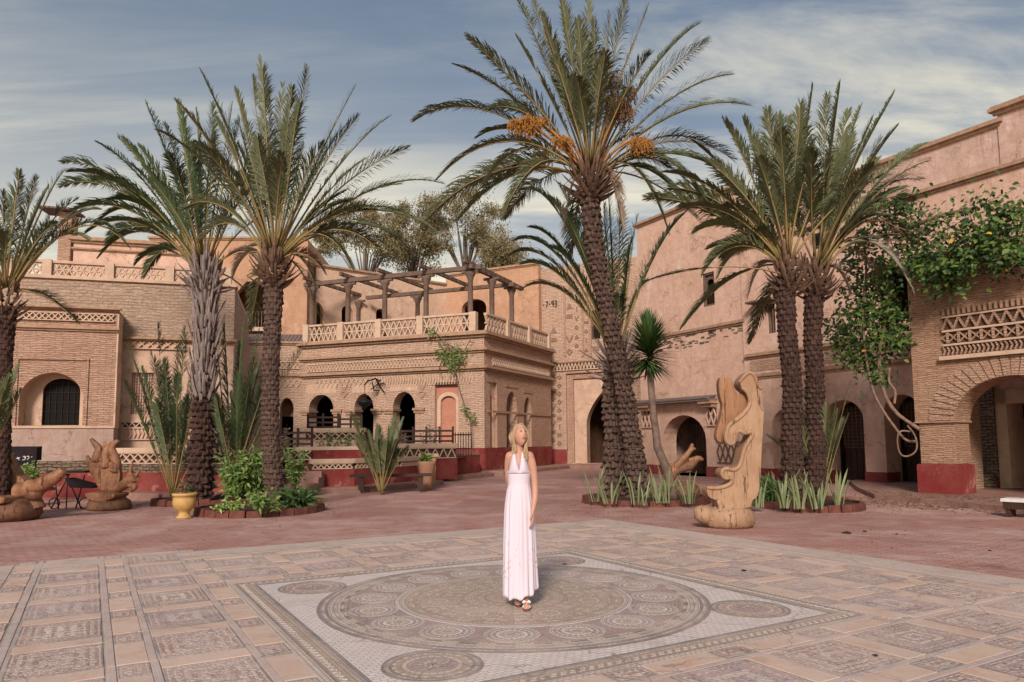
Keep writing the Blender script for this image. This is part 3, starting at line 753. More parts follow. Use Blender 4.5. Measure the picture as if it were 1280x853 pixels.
box(rh, 'bench_ledge', X2(1200,590), dr[0]-.4, y2-.5, y2-.003, 0, .5, M['rubble'])
zred = Z2(1084, 590)
edges = [xl, a1c-a1w/2, None, a1c+a1w/2, xm+.002]
def wains(x0, x1, y, zt, d0=0, d1=0):
    box(rh, 'red_wainscot', x0-d0, x1+d1, y-.035, y+.7, 0, zt, M['red'], .012)
wains(xl-.01, a1c-a1w/2, 0, zred*.98, 0, .02); wains(a1c+a1w/2, xm-.01, 0, zred*.98, .02, 0)
prev = xm
for c, w_, zt in ar:
    wains(prev, c-w_/2, y2, zred, .02 if prev != xm else -.002, .02); prev = c+w_/2
wains(prev, dr[0]-.31, y2, zred, .02, 0)
box(rh, 'roof', xl+.5, xr, .8, 9, zr2-.2, zr2, M['trim'])
# decorative painted ironwork low on the wall behind the sculpture
lattice(rh, X(897, 560), X(925, 560), Z(910, 578), Z(910, 553), -.03, 'dia', .32, .05, .05, mat=M['wood_grey'], bmat=M['trim'])
# high rear wall
FH = Frame(FR.w(0, 3.5, 0).xy, FR.a)
hh = fempty('high_rear_house', FH, 'highest mauve weathered wall rising behind the brick portico at the right', 'house')
zh = FH.px(1150, 188)[1]; xs = FH.px(1248, 154)[0]; zh2 = FH.px(1262, 134)[1]
wall(hh, 'wall', FH.px(935, 300)[0], xs, 5, zh, [], M['plaster_high'], 0, .5); cornice(hh, FH.px(935,300)[0], xs, zh+.12, .2, .26)
wall(hh, 'stepped_wall', xs, xs+9, 5, zh2, [], M['plaster_high'], -.05, .55); cornice(hh, xs, xs+9, zh2+.14, .24, .3, y=-.05)
box(hh, 'roof', FH.px(935,300)[0], xs+9, .52, 6, zh-.4, zh-.2, M['trim'])

# ---------------------------------------------------------------- brick portico at the right
FP = Frame((11.24, 18.3), radians(-54.7))
po = fempty('brick_portico', FP, 'thin-brick portico with a big round arch and carved frieze at the right edge', 'portico')
XP = lambda px, py, o=0.0: FP.px(px, py, o)[0]
ZP = lambda px, py, o=0.0: FP.px(px, py, o)[1]
zt = ZP(1137, 326); zled = ZP(1160, 527)
ax_ = XP(1264, 470); aw = 2*ax_; zap = ZP(1264, 469.5)
zled_ = zled
oh = arch(ax_, aw, .12, zled_, 'round', 20, zap)
wall(po, 'wall', -.97, 9, zled_, zt, [], M['brick_portico'], 0, .9, M['brick_tan'],
     outline=[(-.97,zled_),(0,zled_)] + [(ax_-aw/2*cos(pi*i/20), zled_+(zap-zled_)*sin(pi*i/20)) for i in range(1,20)] + [(aw,zled_),(9,zled_),(9,zt),(-.97,zt)])
box(po, 'pier', -.9, -.03, .05, .85, .88, zled_-.04, M['brick_portico']); box(po, 'pier', aw+.03, aw+1.2, .05, .85, .88, zled_-.04, M['brick_portico'])
for x0, x1 in ((-.99, .02), (aw-.02, aw+1.3)):
    box(po, 'impost', x0, x1, -.03, .92, zled_-.038, zled_-.002, M['cornice']); 
    q = MB(); q.box(x0+.0, x1-.0, -.02, .93, 0, .87, 0, .03); q.build('red_base', M['red'], po)
q = MB()        # voussoirs of the arch
for i in range(26):
    a0, a1 = pi*i/26+.012, pi*(i+1)/26-.012; P = []
    for (rr, a) in ((aw/2+.01,a0),(aw/2+.62,a0),(aw/2+.62,a1),(aw/2+.01,a1)): P.append((ax_-rr*cos(a), zled_+rr*sin(a)*(zap-zled_)/(aw/2)))
    v_ = MB(); v_.poly_xz(P[::-1], [], -.02-R.random()*.012, -.001); v_.build('voussoir', M['brick_tan'], po)
fx0 = XP(1178, 400); fx1 = 9.0
zf = [ZP(1187, y) for y in (445.5, 433, 430.5, 415.5, 413, 397.5, 395.5, 385)]
box(po, 'frieze_ledge', fx0-.08, fx1, -.14, -.003, zf[0]-.1, zf[0], M['trim']); box(po, 'frieze_course', fx0, fx1, -.09, -.003, zf[1], zf[2], M['trim'])
box(po, 'frieze_course', fx0, fx1, -.09, -.003, zf[3], zf[4], M['trim']); box(po, 'frieze_course', fx0, fx1, -.07, -.003, zf[5], zf[6], M['trim'])
lattice(po, fx0, fx1, zf[0]+.02, zf[1]-.02, -.05, 'chev', .1, .035, .05, frame=False, mat=M['brick_tan'])
lattice(po, fx0, fx1, zf[2]+.02, zf[3]-.02, -.05, 'dia', .26, .03, .05, frame=False, mat=M['cornice'])
lattice(po, fx0, fx1, zf[2]+.02, zf[3]-.02, -.085, 'bal', .26, .06, .03, frame=False, back=False, mat=M['brick_tan'])
lattice(po, fx0, fx1, zf[4]+.02, zf[5]-.02, -.05, 'zig', .27, .045, .06, frame=False, mat=M['brick_tan'])
lattice(po, fx0, fx1, zf[6]+.02, zf[7]-.01, -.05, 'bal', .12, .05, .08, frame=False, mat=M['cornice'])
box(po, 'side_wall', -.95, -.5, .92, 2.7, 0, zt-.003, M['brick_tan'])
box(po, 'roof', -.9, 9, .92, 3.3, zt-.9, zt-.6, M['trim'])
q = MB(); q.box(-1.02, 9.02, -.05, .95, zt+.002, zt+.07); q.build('coping', M['cornice'], po)
# slab in front of the portico and house
sl_ = MB(); P = [(9.3,18.7),(9.9,16.7),(10.4,14.4),(30,8),(30,26),(14,27),(11.6,25.0),(10.2,21.5)]
n = len(sl_.v); m_ = len(P)
sl_.v += [Vector((*p,.12)) for p in P] + [Vector((*p,0)) for p in P]
sl_.face(range(n, n+m_)); 
for i in range(m_): sl_.face((n+m_+i, n+m_+(i+1)%m_, n+(i+1)%m_, n+i))
sl_.build('portico_pavement', M['kerb'], kind='structure')

# ---------------------------------------------------------------- portal tower
FT = Frame((2.38, 43), radians(-28.7))
pt = fempty('portal_tower', FT, 'tall brick gate tower with a dark pointed arch behind the leaning palm', 'gate tower')
XT = lambda px, py, o=0.0: FT.px(px, py, o)[0]
ZT = lambda px, py, o=0.0: FT.px(px, py, o)[1]
tx0, tx1, tz = XT(673, 480), XT(802, 480), ZT(690, 335)
c, w_ = XT(750.5, 540), XT(770, 540)-XT(731, 540); zs, za = ZT(750, 529), ZT(750, 491)
f0, f1, fz = XT(708, 520), 2*c-XT(708, 520), ZT(730, 466)
win = (XT(739, 400), XT(750, 400), ZT(745, 424), ZT(745, 388))
wall(pt, 'wall', tx0, tx1, 0, tz, [[(f0,.25),(f1,.25),(f1,fz),(f0,fz)], [(win[0],win[2]),(win[1],win[2]),(win[1],win[3]),(win[0],win[3])]], M['brick_cream'], 0, .5)
g0, g1, gz = XT(716, 520), 2*c-XT(716, 520), ZT(730, 473)
wall(pt, 'portal_frame', f0-.01, f1+.01, .2, fz+.01, [[(g0,.26),(g1,.26),(g1,gz),(g0,gz)]], M['brick_tan'], .14, .3)
wall(pt, 'portal_arch', g0-.01, g1+.01, .2, gz+.01, [arch(c, w_, .26, zs, 'pointed', 12, za)], M['plaster_sand'], .26, .5, M['brick_tan'])
room(pt, c-w_*.8, c+w_*.8, .2, za+.4, .76, 5, M['interior'])
holes_door(pt, c+w_*.05, c+w_*.6, .22, 2.6, 2.6)
cornice(pt, XT(692,452), tx1, ZT(720, 451), .16, .16)
lattice(pt, XT(693,458), tx1, ZT(720,462), ZT(720,454), -.06, 'zig', .22, .05, .06, mat=M['trim'])
box(pt, 'window', win[0], win[1], .35, .4, win[2], win[3], M['dark'])
lattice(pt, win[0], win[1], win[2], win[2]+.7, .1, 'bal', .09, .025, .03, mat=M['wood_dark'], back=False)
for pxx in (706, 728, 737.5):
    xx = XT(pxx, 400); box(pt, 'pilaster', xx-.07, xx+.07, -.06, -.002, ZT(pxx, 446), ZT(pxx, 358), M['brick_tan'])
pts = []; rk = random.Random(9); kinds = ['dia','dia','tri','row','row','vee','bar']
for ci, pxx in enumerate((677.5, 684.5, 692, 699.5)):
    for ri in range(9):
        y_ = 468 + ri*10.3 + (ci % 2)*4; pts.append((XT(pxx, y_), ZT(pxx, y_), rk.choice(kinds)))
M['relief'] = m_simple('carved_relief_brick', (.3,.19,.135), .9, .4, 6, c2=(.18,.11,.08))  # darker tan stands for the shade in pierced and carved brick
relief(pt, pts, .3, 0, mat=M['relief'])
pts = []
for ci, pxx in enumerate((721, 733)):
    for ri in range(8):
        y_ = 352 + ri*11.5 + (ci % 2)*5; pts.append((XT(pxx, y_), ZT(pxx, y_), rk.choice(kinds)))
relief(pt, pts, .27, 0, mat=M['relief'])
pts = [(XT(712, y_), ZT(712, y_), k_) for y_, k_ in ((363, 'tri'), (383, 'tri'), (396, 'row'), (424, 'vee'), (440, 'dia'))] + [(XT(692, 425), ZT(692, 425), 'row'), (XT(692, 413), ZT(692, 413), 'tri'), (XT(745, 436), ZT(745, 436), 'row')]
relief(pt, pts, .42, 0, mat=M['relief'])
def glyphs(parent, x, z, h, y, txt, mat, name='wall_figures'):
    """strokes on a 2 x 4 grid"""
    S = {'1': ['a', ((.5,0),(.5,4)), ((0,3.2),(.5,4))], '-': ['a', ((0,2),(1,2))], '7': ['a', ((0,4),(1.4,4)), ((1.4,4),(.5,0))],
         '9': ['a', ((0,4),(1.3,4)), ((0,4),(0,2)), ((0,2),(1.3,2)), ((1.3,4),(1.3,0))], '3': ['a', ((0,4),(1.2,4)), ((1.2,4),(1.2,0)), ((0,2),(1.2,2)), ((0,0),(1.2,0))], '2': ['a', ((0,4),(1.2,4)), ((1.2,4),(1.2,2)), ((1.2,2),(0,0)), ((0,0),(1.3,0))]}
    q = MB(); u = h/4
    for ch in txt:
        for st in S[ch][1:]: q.bar((x+st[0][0]*u, y, z+st[0][1]*u), (x+st[1][0]*u, y-.002, z+st[1][1]*u), u*.8, .03)
        x += u*2.35
    return q.build(name, mat, parent)
glyphs(pt, XT(675, 385), ZT(680, 385), ZT(680,378)-ZT(680,385), -.01, '1-7-93', M['recess_shade'])
q = MB()
for a, b in ((tx0, f0-.004), (f1+.004, tx1)): q.box(a, b, -.04, -.002, 0, ZT(700, 562), 0, .01)
q.build('red_base', M['red'], pt)
box(pt, 'side_wall', tx0, tx0+.4, .52, 3, 5, tz, M['brick_cream'])
# small house seen between the gate tower and the plastered house
box(pt, 'annex', tx1+.01, tx1+2.2, 1.0, 1.4, 0, ZT(780, 430), M['plaster_orange'])
q = MB()
for i in range(14): q.bar((tx1-1.0+i*.2, .3, ZT(780,470)), (tx1-1.0+i*.2, 1.2, ZT(780,455)), .17, .06, 0, Vector((0,0,1)))
q.build('tile_roof', M['tile_roof'], pt)
box(pt, 'step', tx0-.1, tx1, -1.6, -.05, 0, .2, M['kerb'], .03)
# ---------------------------------------------------------------- central gallery building
FC = Frame((-1.33, 34.3), radians(-21.1)); FD = Frame((-1.33, 34.3), radians(64.4))
gb = fempty('gallery_building', FC, 'carved adobe gallery with arches and a balustraded roof terrace at the centre', 'building')
XC = lambda px, py, o=0.0: FC.px(px, py, o)[0]
ZC = lambda px, py, o=0.0: FC.px(px, py, o)[1]
XD = lambda px, py, o=0.0: FD.px(px, py, o)[0]
ZD = lambda px, py, o=0.0: FD.px(px, py, o)[1]
gd = empty('side_wing', (0,0,0), FD.a-FC.a); gd.parent = gb     # right-hand face: its own group of parts
zc = [ZC(597, y) for y in (414, 434.5, 457)]       # ledges at the corner, top to bottom
xL = XC(378, 470)
rec = [(442.6, 470, 471+12, 549, 492), (491, 521, 480, 549, 490)]
holes = []; arches_px = [(386, 417, 493.5, 513), (443, 467, 492.5, 512), (491, 519, 490, 511)]
zfl = 1.1
for p0, p1, ptop, psp in arches_px:
    a, b = XC(p0, 500), XC(p1, 500); holes.append(arch((a+b)/2, b-a, zfl, ZC(p0, psp), ztop=ZC((p0+p1)/2, ptop), n=14))
b0, b1 = XC(543.5, 500), XC(573, 500)
holes.append([(b0,zfl),(b1,zfl),(b1,ZC(558,478)),(b0,ZC(558,478))])
wall(gb, 'wall', xL, 0, .2, zc[0]-.2, holes, M['brick_cream'], 0, .7, M['plaster_sand'])
for p0, p1, ptop, psp in arches_px:
    a, b = XC(p0, 500), XC(p1, 500); w_ = b-a
    # shallow rectangular panel frame above every arch, capitals at the springing
    zt_ = ZC((p0+p1)/2, 481); za_ = ZC((p0+p1)/2, ptop)
    wall(gb, 'arch_panel', a-.15, b+.15, za_+.06, zt_, [], M['plaster_sand'], -.015, .014)
    for (x0, x1) in ((a-.55, a+.1), (b-.1, b+.55)):
        cb = MB(); cb.box(x0, x1, -.12, .68, ZC(p0,psp)-.12, ZC(p0,psp)-.002); cb.box(x0+.05, x1-.05, -.06, .62, ZC(p0,psp)-.25, ZC(p0,psp)-.122); cb.build('capital', M['cornice'], gb)
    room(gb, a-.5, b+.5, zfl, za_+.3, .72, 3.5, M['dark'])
q = MB(); bc = (b0+b1)/2; nw = XC(569,510)-XC(550,510)
wall(gb, 'niche_back', b0-.02, b1+.02, zfl, ZC(558,477), [arch(bc, nw, zfl+.05, ZC(558,503), ztop=ZC(558,495))], M['niche_red'], .22, .12, M['trim'])
box(gb, 'niche_panel', bc-nw/2-.05, bc+nw/2+.05, .345, .38, zfl, ZC(558,494)+.1, M['niche_red'])
q = MB(); zn = ZC(558,503); hn = ZC(558,495)-zn
for i in range(15):
    a0, a1 = pi*i/15, pi*(i+1)/15
    q.poly_xz([(bc+(nw/2+.01)*cos(a0), zn+(hn+.01)*sin(a0)), (bc+(nw/2+.2)*cos(a0), zn+(hn+.2)*sin(a0)), (bc+(nw/2+.2)*cos(a1), zn+(hn+.2)*sin(a1)), (bc+(nw/2+.01)*cos(a1), zn+(hn+.01)*sin(a1))], [], .19, .218)
q.box(bc-nw/2-.2, bc-nw/2-.01, .19, .218, zfl, zn); q.box(bc+nw/2+.01, bc+nw/2+.2, .19, .218, zfl, zn)
q.build('niche_moulding', M['trim'], gb)
for z, pr, h in ((zc[0], .28, .3), (zc[1], .2, .24), (zc[2], .22, .24)):
    cornice(gb, xL, -.02, z, pr, h); cornice(gd, .02, 8.3, z+.003, pr, h-.004)
lattice(gb, xL+.3, -.9, zc[1]-.78, zc[1]-.42, -.03, 'dia', .2, .03, .06, mat=M['trim'])
lattice(gd, .8, 8.0, zc[1]-.78, zc[1]-.42, -.03, 'dia', .2, .03, .06, mat=M['trim'])
lattice(gb, XC(395,478), XC(470,478), zc[2]-.78, zc[2]-.32, -.03, 'dia', .28, .035, .05, mat=M['trim'], frame=False)
lattice(gb, XC(471,478), -.5, zc[2]-.86, zc[2]-.3, -.03, 'chev', .15, .045, .05, mat=M['trim'], frame=False)
pts = [(XC(p, 492), ZC(p, 492), 'dia') for p in (430, 527)] + [(XC(p, 484), ZC(p, 484), 'vee') for p in (430, 527)]
relief(gb, pts, .5, 0, mat=M['cornice'])
# side face
holes = []; sp = [(633, 646, 490, 510), (655, 664, 497, 514)]
n0, n1 = XD(606.5, 520), XD(621.5, 520)
holes.append([(n0,1.0),(n1,1.0),(n1,ZD(614,478)),(n0,ZD(614,478))])
for p0, p1, ptop, psp in sp:
    a, b = XD(p0, 500), XD(p1, 500); holes.append(arch((a+b)/2, b-a, zfl-.3, ZD(p0, psp), ztop=ZD((p0+p1)/2, ptop), n=12))
wall(gd, 'wall', 0, 8.3, .2, zc[0]-.2, holes, M['brick_tan'], .0, .7, M['brick_tan'])
for p0, p1, ptop, psp in sp:
    a, b = XD(p0, 500), XD(p1, 500); room(gd, a-.4, b+.4, zfl-.3, ZD(p0,ptop)+.3, .72, 3, M['dark'])
    box(gd, 'lintel_panel', a-.1, b+.1, -.03, -.002, ZD(p0,ptop)+.25, ZD(p0,ptop)+.42, M['cornice'])
nc = (n0+n1)/2; nw = (n1-n0)*.8
wall(gd, 'niche_back', n0-.02, n1+.02, .98, ZD(614,477), [arch(nc, nw, 1.05, ZD(614,503), ztop=ZD(614,492))], M['plaster_sand'], .15, .1, M['trim'])
box(gd, 'niche_panel', nc-nw/2-.05, nc+nw/2+.05, .255, .28, 1.0, ZD(614,491)+.1, M['niche_red'])
box(gd, 'impost_band', .3, 8.2, -.05, -.002, ZD(625,515)-.06, ZD(625,515)+.04, M['cornice'])
for a, b, prt in ((.0, 8.3, gd), (XC(545,570), 0, gb)): 
    q = MB(); q.box(a, b, -.05, -.002, .2, ZC(600,560), 0, .01); q.build('red_base', M['red'], prt)
box(gb, 'kerb_step', XC(541,590), .5, -1.3, -.06, 0, .2, M['kerb'], .04); box(gd, 'kerb_step', -.6, 8.6, -1.3, -.06, 0, .198, M['kerb'], .04)
# roof terrace
q = MB(); P = [(-12.3, 38.5), (-1.5, 34.6), (2.0, 41.4), (2.4, 45), (-4, 48), (-12.5, 44)]
loc = [((Vector((*p,0))-FC.o).dot(FC.x), (Vector((*p,0))-FC.o).dot(FC.y)) for p in P]
q.v += [Vector((x, y, zc[0]-.05)) for x, y in loc]; q.face(range(len(P))); q.build('terrace_floor', M['trim'], gb)
zb0, zb1 = zc[0]+.06, ZC(597, 390)
ppx = [384, 427, 474, 526, 592]
for i, p in enumerate(ppx):
    xx = XC(p, 405, .1); box(gb, 'balustrade_post', xx-.17, xx+.17, -.06, .26, zc[0]-.02, zb1+.03, M['trim'], .02)
    if i < len(ppx)-1:
        x2 = XC(ppx[i+1], 405, .1); lattice(gb, xx+.19, x2-.19, zb0, zb1-.12, .1, 'star', .62, .06, .1, back=False, mat=M['trim'])
        box(gb, 'balustrade_rail', xx+.172, x2-.172, .0, .2, zb1-.1, zb1, M['trim'])
for i, (s0, s1) in enumerate(((.35, 2.5), (2.8, 5.2), (5.5, 8.0))):
    lattice(gd, s0, s1, zb0, zb1-.12, .1, 'star', .62, .06, .1, back=False, mat=M['trim'])
    box(gd, 'balustrade_rail', s0-.01, s1+.01, .0, .2, zb1-.1, zb1, M['trim']); box(gd, 'balustrade_post', s1+.012, s1+.29, -.06, .26, zc[0]-.02, zb1+.03, M['trim'], .02)
# left wing of the gallery, running behind the palms
FB = Frame((-11.05, 38.05), radians(6))
gw = fempty('low_gallery_wing', FB, 'lower gallery wing with one dark arch seen between the two left palm trunks', 'building')
XB = lambda px, py, o=0.0: FB.px(px, py, o)[0]
ZB = lambda px, py, o=0.0: FB.px(px, py, o)[1]
a, b = XB(350, 510), XB(367, 510); zw = ZB(340, 428)
wall(gw, 'wall', -8.5, .1, .2, zw, [arch((a+b)/2, b-a, 1, ZB(355,512), ztop=ZB(358,497.5))], M['brick_cream'], 0, .6)
room(gw, a-.4, b+.4, 1, ZB(358,495), .62, 3, M['dark'])
cornice(gw, -8.5, .1, ZB(360,470)+.1, .15, .2); cornice(gw, -8.5, .1, zw+.05, .15, .2)
lattice(gw, -8, -.2, ZB(360,461), ZB(360,453), -.03, 'dia', .22, .03, .06, mat=M['trim'])
lattice(gw, -8, -.2, ZB(360,484), ZB(360,474), -.03, 'dia', .3, .035, .05, mat=M['trim'], frame=False)
q = MB()
for i in range(42): q.bar((-8.4+i*.2, -.1, zw+.06), (-8.4+i*.2, 1.0, zw+.55), .17, .06, 0, Vector((0,0,1)))
q.build('tile_roof', M['tile_roof'], gw)
# ochre tower behind
FO = Frame((-11.3, 39.2), radians(3))
ot = fempty('ochre_tower', FO, 'square ochre tower with an open balcony room behind the left palms', 'tower')
XO = lambda px, py, o=0.0: FO.px(px, py, o)[0]
ZO = lambda px, py, o=0.0: FO.px(px, py, o)[1]
oz = ZO(378, 299); a, b = XO(296, 380), XO(341, 380); z0, z1 = ZO(310, 411), ZO(310, 352)
hl = [[(a,z0),(b,z0),(b,z1-.6),(b-.5,z1),(a+.5,z1),(a,z1-.6)]]
wall(ot, 'wall', -8.6, 0, 3, oz, hl, M['plaster_orange'], 0, .4)
box(ot, 'side_wall', -.4, 0, .402, 6, 3, oz-.003, M['plaster_orange']); box(ot, 'roof', -8.6, -.41, .402, 6, oz-.3, oz-.05, M['trim'])
room(ot, a-.8, b+.8, z0-.1, z1+.3, .41, 3, M['interior_orange'], 'balcony_room')
box(ot, 'inner_door', a+.35, a+.62, 2.9, 2.98, z0, z0+2, M['dark'])
lattice(ot, a-.1, b+.1, z0+.05, z0+.85, -.35, 'bal', .16, .05, .06, mat=M['wood_grey'], back=False); box(ot, 'balcony_slab', a-.3, b+.3, -.5, -.003, z0-.2, z0, M['trim'])
cornice(ot, -8.6, 0, oz+.1, .12, .2)
# buildings round the roof terrace
FE = Frame((-11.2, 40.6), atan2(5.4, 6.95)); FG = Frame((-4.25, 46), atan2(-3.0, 5.8))
rt = fempty('roof_pavilion', FE, 'sunlit sand-coloured rooftop rooms with round arches behind the timber pergola', 'building')
ZE = lambda px, py: FE.px(px, py)[1]; XE = lambda px, py: FE.px(px, py)[0]
hl = []; zf_ = zc[0]-.1
for p0, p1, tp in ((383, 404, 377), (427, 441, 382), (470, 482, 386)):
    a, b = XE(p0, 395), XE(p1, 395); hl.append(arch((a+b)/2, b-a, zf_+.02, ZE(p0, tp)-(b-a)*.5, ztop=ZE((p0+p1)/2, tp)))
    room(rt, a-.5, b+.5, zf_, ZE(p0,tp)+.4, .42, 3, M['interior_orange'])
wall(rt, 'wall', 0, 8.8, zf_, ZE(384, 330.5), hl, M['plaster_sand'], 0, .4, M['plaster_orange']); cornice(rt, 0, 8.7, ZE(384,330.5)+.12, .14, .2)  # sand plaster carries this wall's yellow sunlight in its colour
box(rt, 'roof', 0, 8.8, .41, 4, ZE(384,330.5)-.3, ZE(384,330.5)-.1, M['trim'])
rg = fempty('orange_roof_room', FG, 'orange rooftop room with one round arch at the right end of the pergola', 'building')
ZG = lambda px, py: FG.px(px, py)[1]; XG = lambda px, py: FG.px(px, py)[0]
hl = []
for p0, p1, tp in ((577, 608, 374),):
    a, b = XG(p0, 395), XG(p1, 395); hl.append(arch((a+b)/2, b-a, zf_+.02, ZG(592, 386), ztop=ZG(592, tp)))
    room(rg, a-.5, b+.5, zf_, ZG(592,tp)+.4, .42, 3, M['interior'])
wall(rg, 'wall', 0, 6.65, zf_, ZG(640, 334), hl, M['plaster_orange'], 0, .4); cornice(rg, 0, 6.6, ZG(640,334)+.1, .14, .2)
box(rg, 'roof', 0, 6.6, .41, 4, ZG(640,334)-.3, ZG(640,334)-.1, M['trim'])
# pergola
pg = fempty('timber_pergola', FC, 'weathered timber pergola on short columns over the roof terrace', 'pergola')
yF, yB = .75, 4.6
zbm = ZC(481, 351, yF)
def column(x, y, zt):
    q = MB(); zb = zc[0]-.05
    q.lathe([(.0,zb),(.2,zb),(.2,zb+.12),(.14,zb+.2),(.13,zt-.42),(.17,zt-.36),(.16,zt-.3),(.25,zt-.16),(.25,zt-.02),(0,zt-.02)], (x,y,0), 12)
    q.build('column', M['wood_grey'], pg)
    q = MB(); q.bar((x-.45,y,zt+.02),(x+.45,y,zt+.02),.12,.16); q.build('bolster', M['wood_grey'], pg)
for p in (390, 435, 481, 532.6, 588): column(XC(p, 380, yF), yF, zbm)
xe = XC(588, 380, yF); xs_ = XC(390, 380, yF)
for p, y in ((447.6, yB), (522, yB)): column(XC(p, 390, y), y, zbm-.1)
q = MB(); q.bar((xs_-.5,yF,zbm+.2),(xe+.6,yF,zbm+.2),.22,.24); q.build('front_beam', M['wood_grey'], pg)
q = MB(); q.bar((xs_+1,yB,zbm+.08),(xe+.9,yB,zbm+.08),.2,.22); q.build('back_beam', M['wood_grey'], pg)
for p in (390, 435, 481, 532.6, 588):
    x = XC(p, 380, yF); q = MB(); q.bar((x,yF-.75,zbm+.42),(x+.5,yB+.5,zbm+.3),.16,.18,0,Vector((0,0,1))); q.build('rafter', M['wood_grey'], pg)
# right-hand row follows the side face
for s in (2.6, 5.0):
    p = FD.w(s, .9, 0)-FC.o; column(p.dot(FC.x), p.dot(FC.y), zbm)
p0 = FD.w(.3,.9,0)-FC.o; p1 = FD.w(6.4,.9,0)-FC.o
q = MB(); q.bar((p0.dot(FC.x),p0.dot(FC.y),zbm+.2),(p1.dot(FC.x),p1.dot(FC.y),zbm+.2),.2,.22); q.build('side_beam', M['wood_grey'], pg)

# ---------------------------------------------------------------- left brick house
FL = Frame((-12.2, 22.0), radians(16.4))
lh = fempty('brick_house', FL, 'low brick house with a black arched window at the left edge', 'house')
XL = lambda px, py, o=0.0: FL.px(px, py, o)[0]
ZL = lambda px, py, o=0.0: FL.px(px, py, o)[1]
lt = ZL(130, 388); a, b = XL(24, 500), XL(104, 500); zs0 = ZL(64, 533)
c = (a+b)/2; w_ = b-a
wall(lh, 'wall', -8, 0, zs0, lt, [arch(c, w_, zs0+.02, ZL(64, 500), ztop=ZL(64, 466), n=20)], M['brick_tan'], 0, .55, M['plaster_sand'])
wall(lh, 'window_recess', a-.2, b+.2, zs0+.01, ZL(64,464), [arch(c+.12, XL(93,500,.5)-XL(46,500,.5), zs0+.04, ZL(70,488), ztop=ZL(70,471.5), n=16)], M['plaster_sand'], .5, .07)
box(lh, 'window', c-.9, c+1.0, .61, .64, zs0, ZL(64,464), M['dark'])
q = MB(); cx_, w2_ = c+.12, XL(93,500,.5)-XL(46,500,.5)
for i in range(7): q.bar((cx_-w2_/2+w2_*i/6,.585,zs0+.05),(cx_-w2_/2+w2_*i/6,.585,ZL(70,474)),.015,.015)
for i in range(5): zz = zs0+.15+i*.3; q.bar((cx_-w2_/2,.595,zz),(cx_+w2_/2,.595,zz),.018,.02)
q.build('window_grille', M['iron'], lh)
q = MB(); q.box(a-.12, b+.12, -.05, -.002, ZL(64,450), ZL(64,447.5)); q.box(a-.12, a-.06, -.04, -.002, zs0, ZL(64,450)-.002); q.box(b+.06, b+.12, -.04, -.002, zs0, ZL(64,450)-.002); q.build('window_frame', M['brick_tan'], lh)
box(lh, 'sill', -8, .06, -.1, .5, zs0-.06, zs0, M['trim']); box(lh, 'plaster_base', -8, .03, -.06, .5, ZL(100,576), zs0-.061, M['plaster_grey'])
box(lh, 'stone_base', -8, .04, -.1, .5, ZL(100,591), ZL(100,576)-.002, M['rubble']); box(lh, 'red_base', -8, .05, -.12, .5, 0, ZL(100,591)-.002, M['red'])
cornice(lh, -8, 0, ZL(100, 408), .12, .16); cornice(lh, -8, 0, lt+.08, .16, .12)
lattice(lh, -8, -.08, ZL(100,401), ZL(100,393), -.04, 'x', .17, .03, .06, mat=M['trim'])
box(lh, 'corner_edge', -.0, .045, .0, .56, zs0+.002, lt-.1, M['plaster_sand'])
box(lh, 'roof', -8, 0, .56, 1.0, lt-.2, lt-.02, M['trim'])
FM = Frame((-12.4, 22.75), radians(16.4))
l2 = fempty('terrace_house', FM, 'long sunlit rough-brick house with a white lattice balustrade on its roof', 'house')
XM = lambda px, py, o=0.0: FM.px(px, py, o)[0]
ZM = lambda px, py, o=0.0: FM.px(px, py, o)[1]
mt = ZM(140, 352.5); xr_ = XM(292, 440)
zfr = ZM(180, 424)
wx = (XM(164, 490), XM(192, 490), ZM(178, 518), ZM(178, 466))
wall(l2, 'wall', -12, xr_, .2, zfr, [[(wx[0],wx[2]),(wx[1],wx[2]),(wx[1],wx[3]),(wx[0],wx[3])]], M['plaster_sand'], 0, .5)
wall(l2, 'brick_upper_wall', -12, xr_, zfr+.002, mt, [], M['rough_cream'], -.06, .56)
wn = box(l2, 'window', wx[0], wx[1], .16, .2, wx[2], wx[3], M['plaster_grey'])
q = MB()
for i in range(9): q.bar((wx[0]+(wx[1]-wx[0])*(i+.5)/9,.1,wx[2]),(wx[0]+(wx[1]-wx[0])*(i+.5)/9,.1,wx[3]),.02,.03)
for i in range(14): q.bar((wx[0],.12,wx[2]+(wx[3]-wx[2])*(i+.5)/14),(wx[1],.12,wx[2]+(wx[3]-wx[2])*(i+.5)/14),.02,.03)
q.build('window_lattice', M['lattice'], wn)
lattice(l2, .05, XM(232,430), ZM(180,435.5), zfr-.04, -.04, 'dia', .24, .035, .07, mat=M['trim']); cornice(l2, .0, xr_, zfr+.05, .14, .12, y=-.06)
lattice(l2, .05, XM(232,530), ZM(180,534), ZM(180,528.5), -.04, 'zig', .2, .03, .05, mat=M['trim']); lattice(l2, .05, XM(232,545), ZM(180,549), ZM(180,536), -.04, 'chev', .12, .035, .04, mat=M['lattice'], bmat=M['plaster_pink'])
box(l2, 'coping', -12, xr_+.05, -.14, .5, mt+.001, mt+.09, M['trim'])
pp = [8, 58, 136.5, 212, 284]; zt_b = ZM(136, 329)
for i, p in enumerate(pp):
    xx = XM(p, 345); box(l2, 'balustrade_post', xx-.13, xx+.13, -.02, .26, mt+.09, zt_b+.03, M['trim'], .02)
    if i < len(pp)-1:
        x2 = XM(pp[i+1], 345); lattice(l2, xx+.14, x2-.14, mt+.15, zt_b-.1, .12, 'star', .42, .042, .08, back=False, mat=M['trim']); box(l2, 'balustrade_rail', xx+.131, x2-.131, .03, .21, zt_b-.08, zt_b, M['trim'])
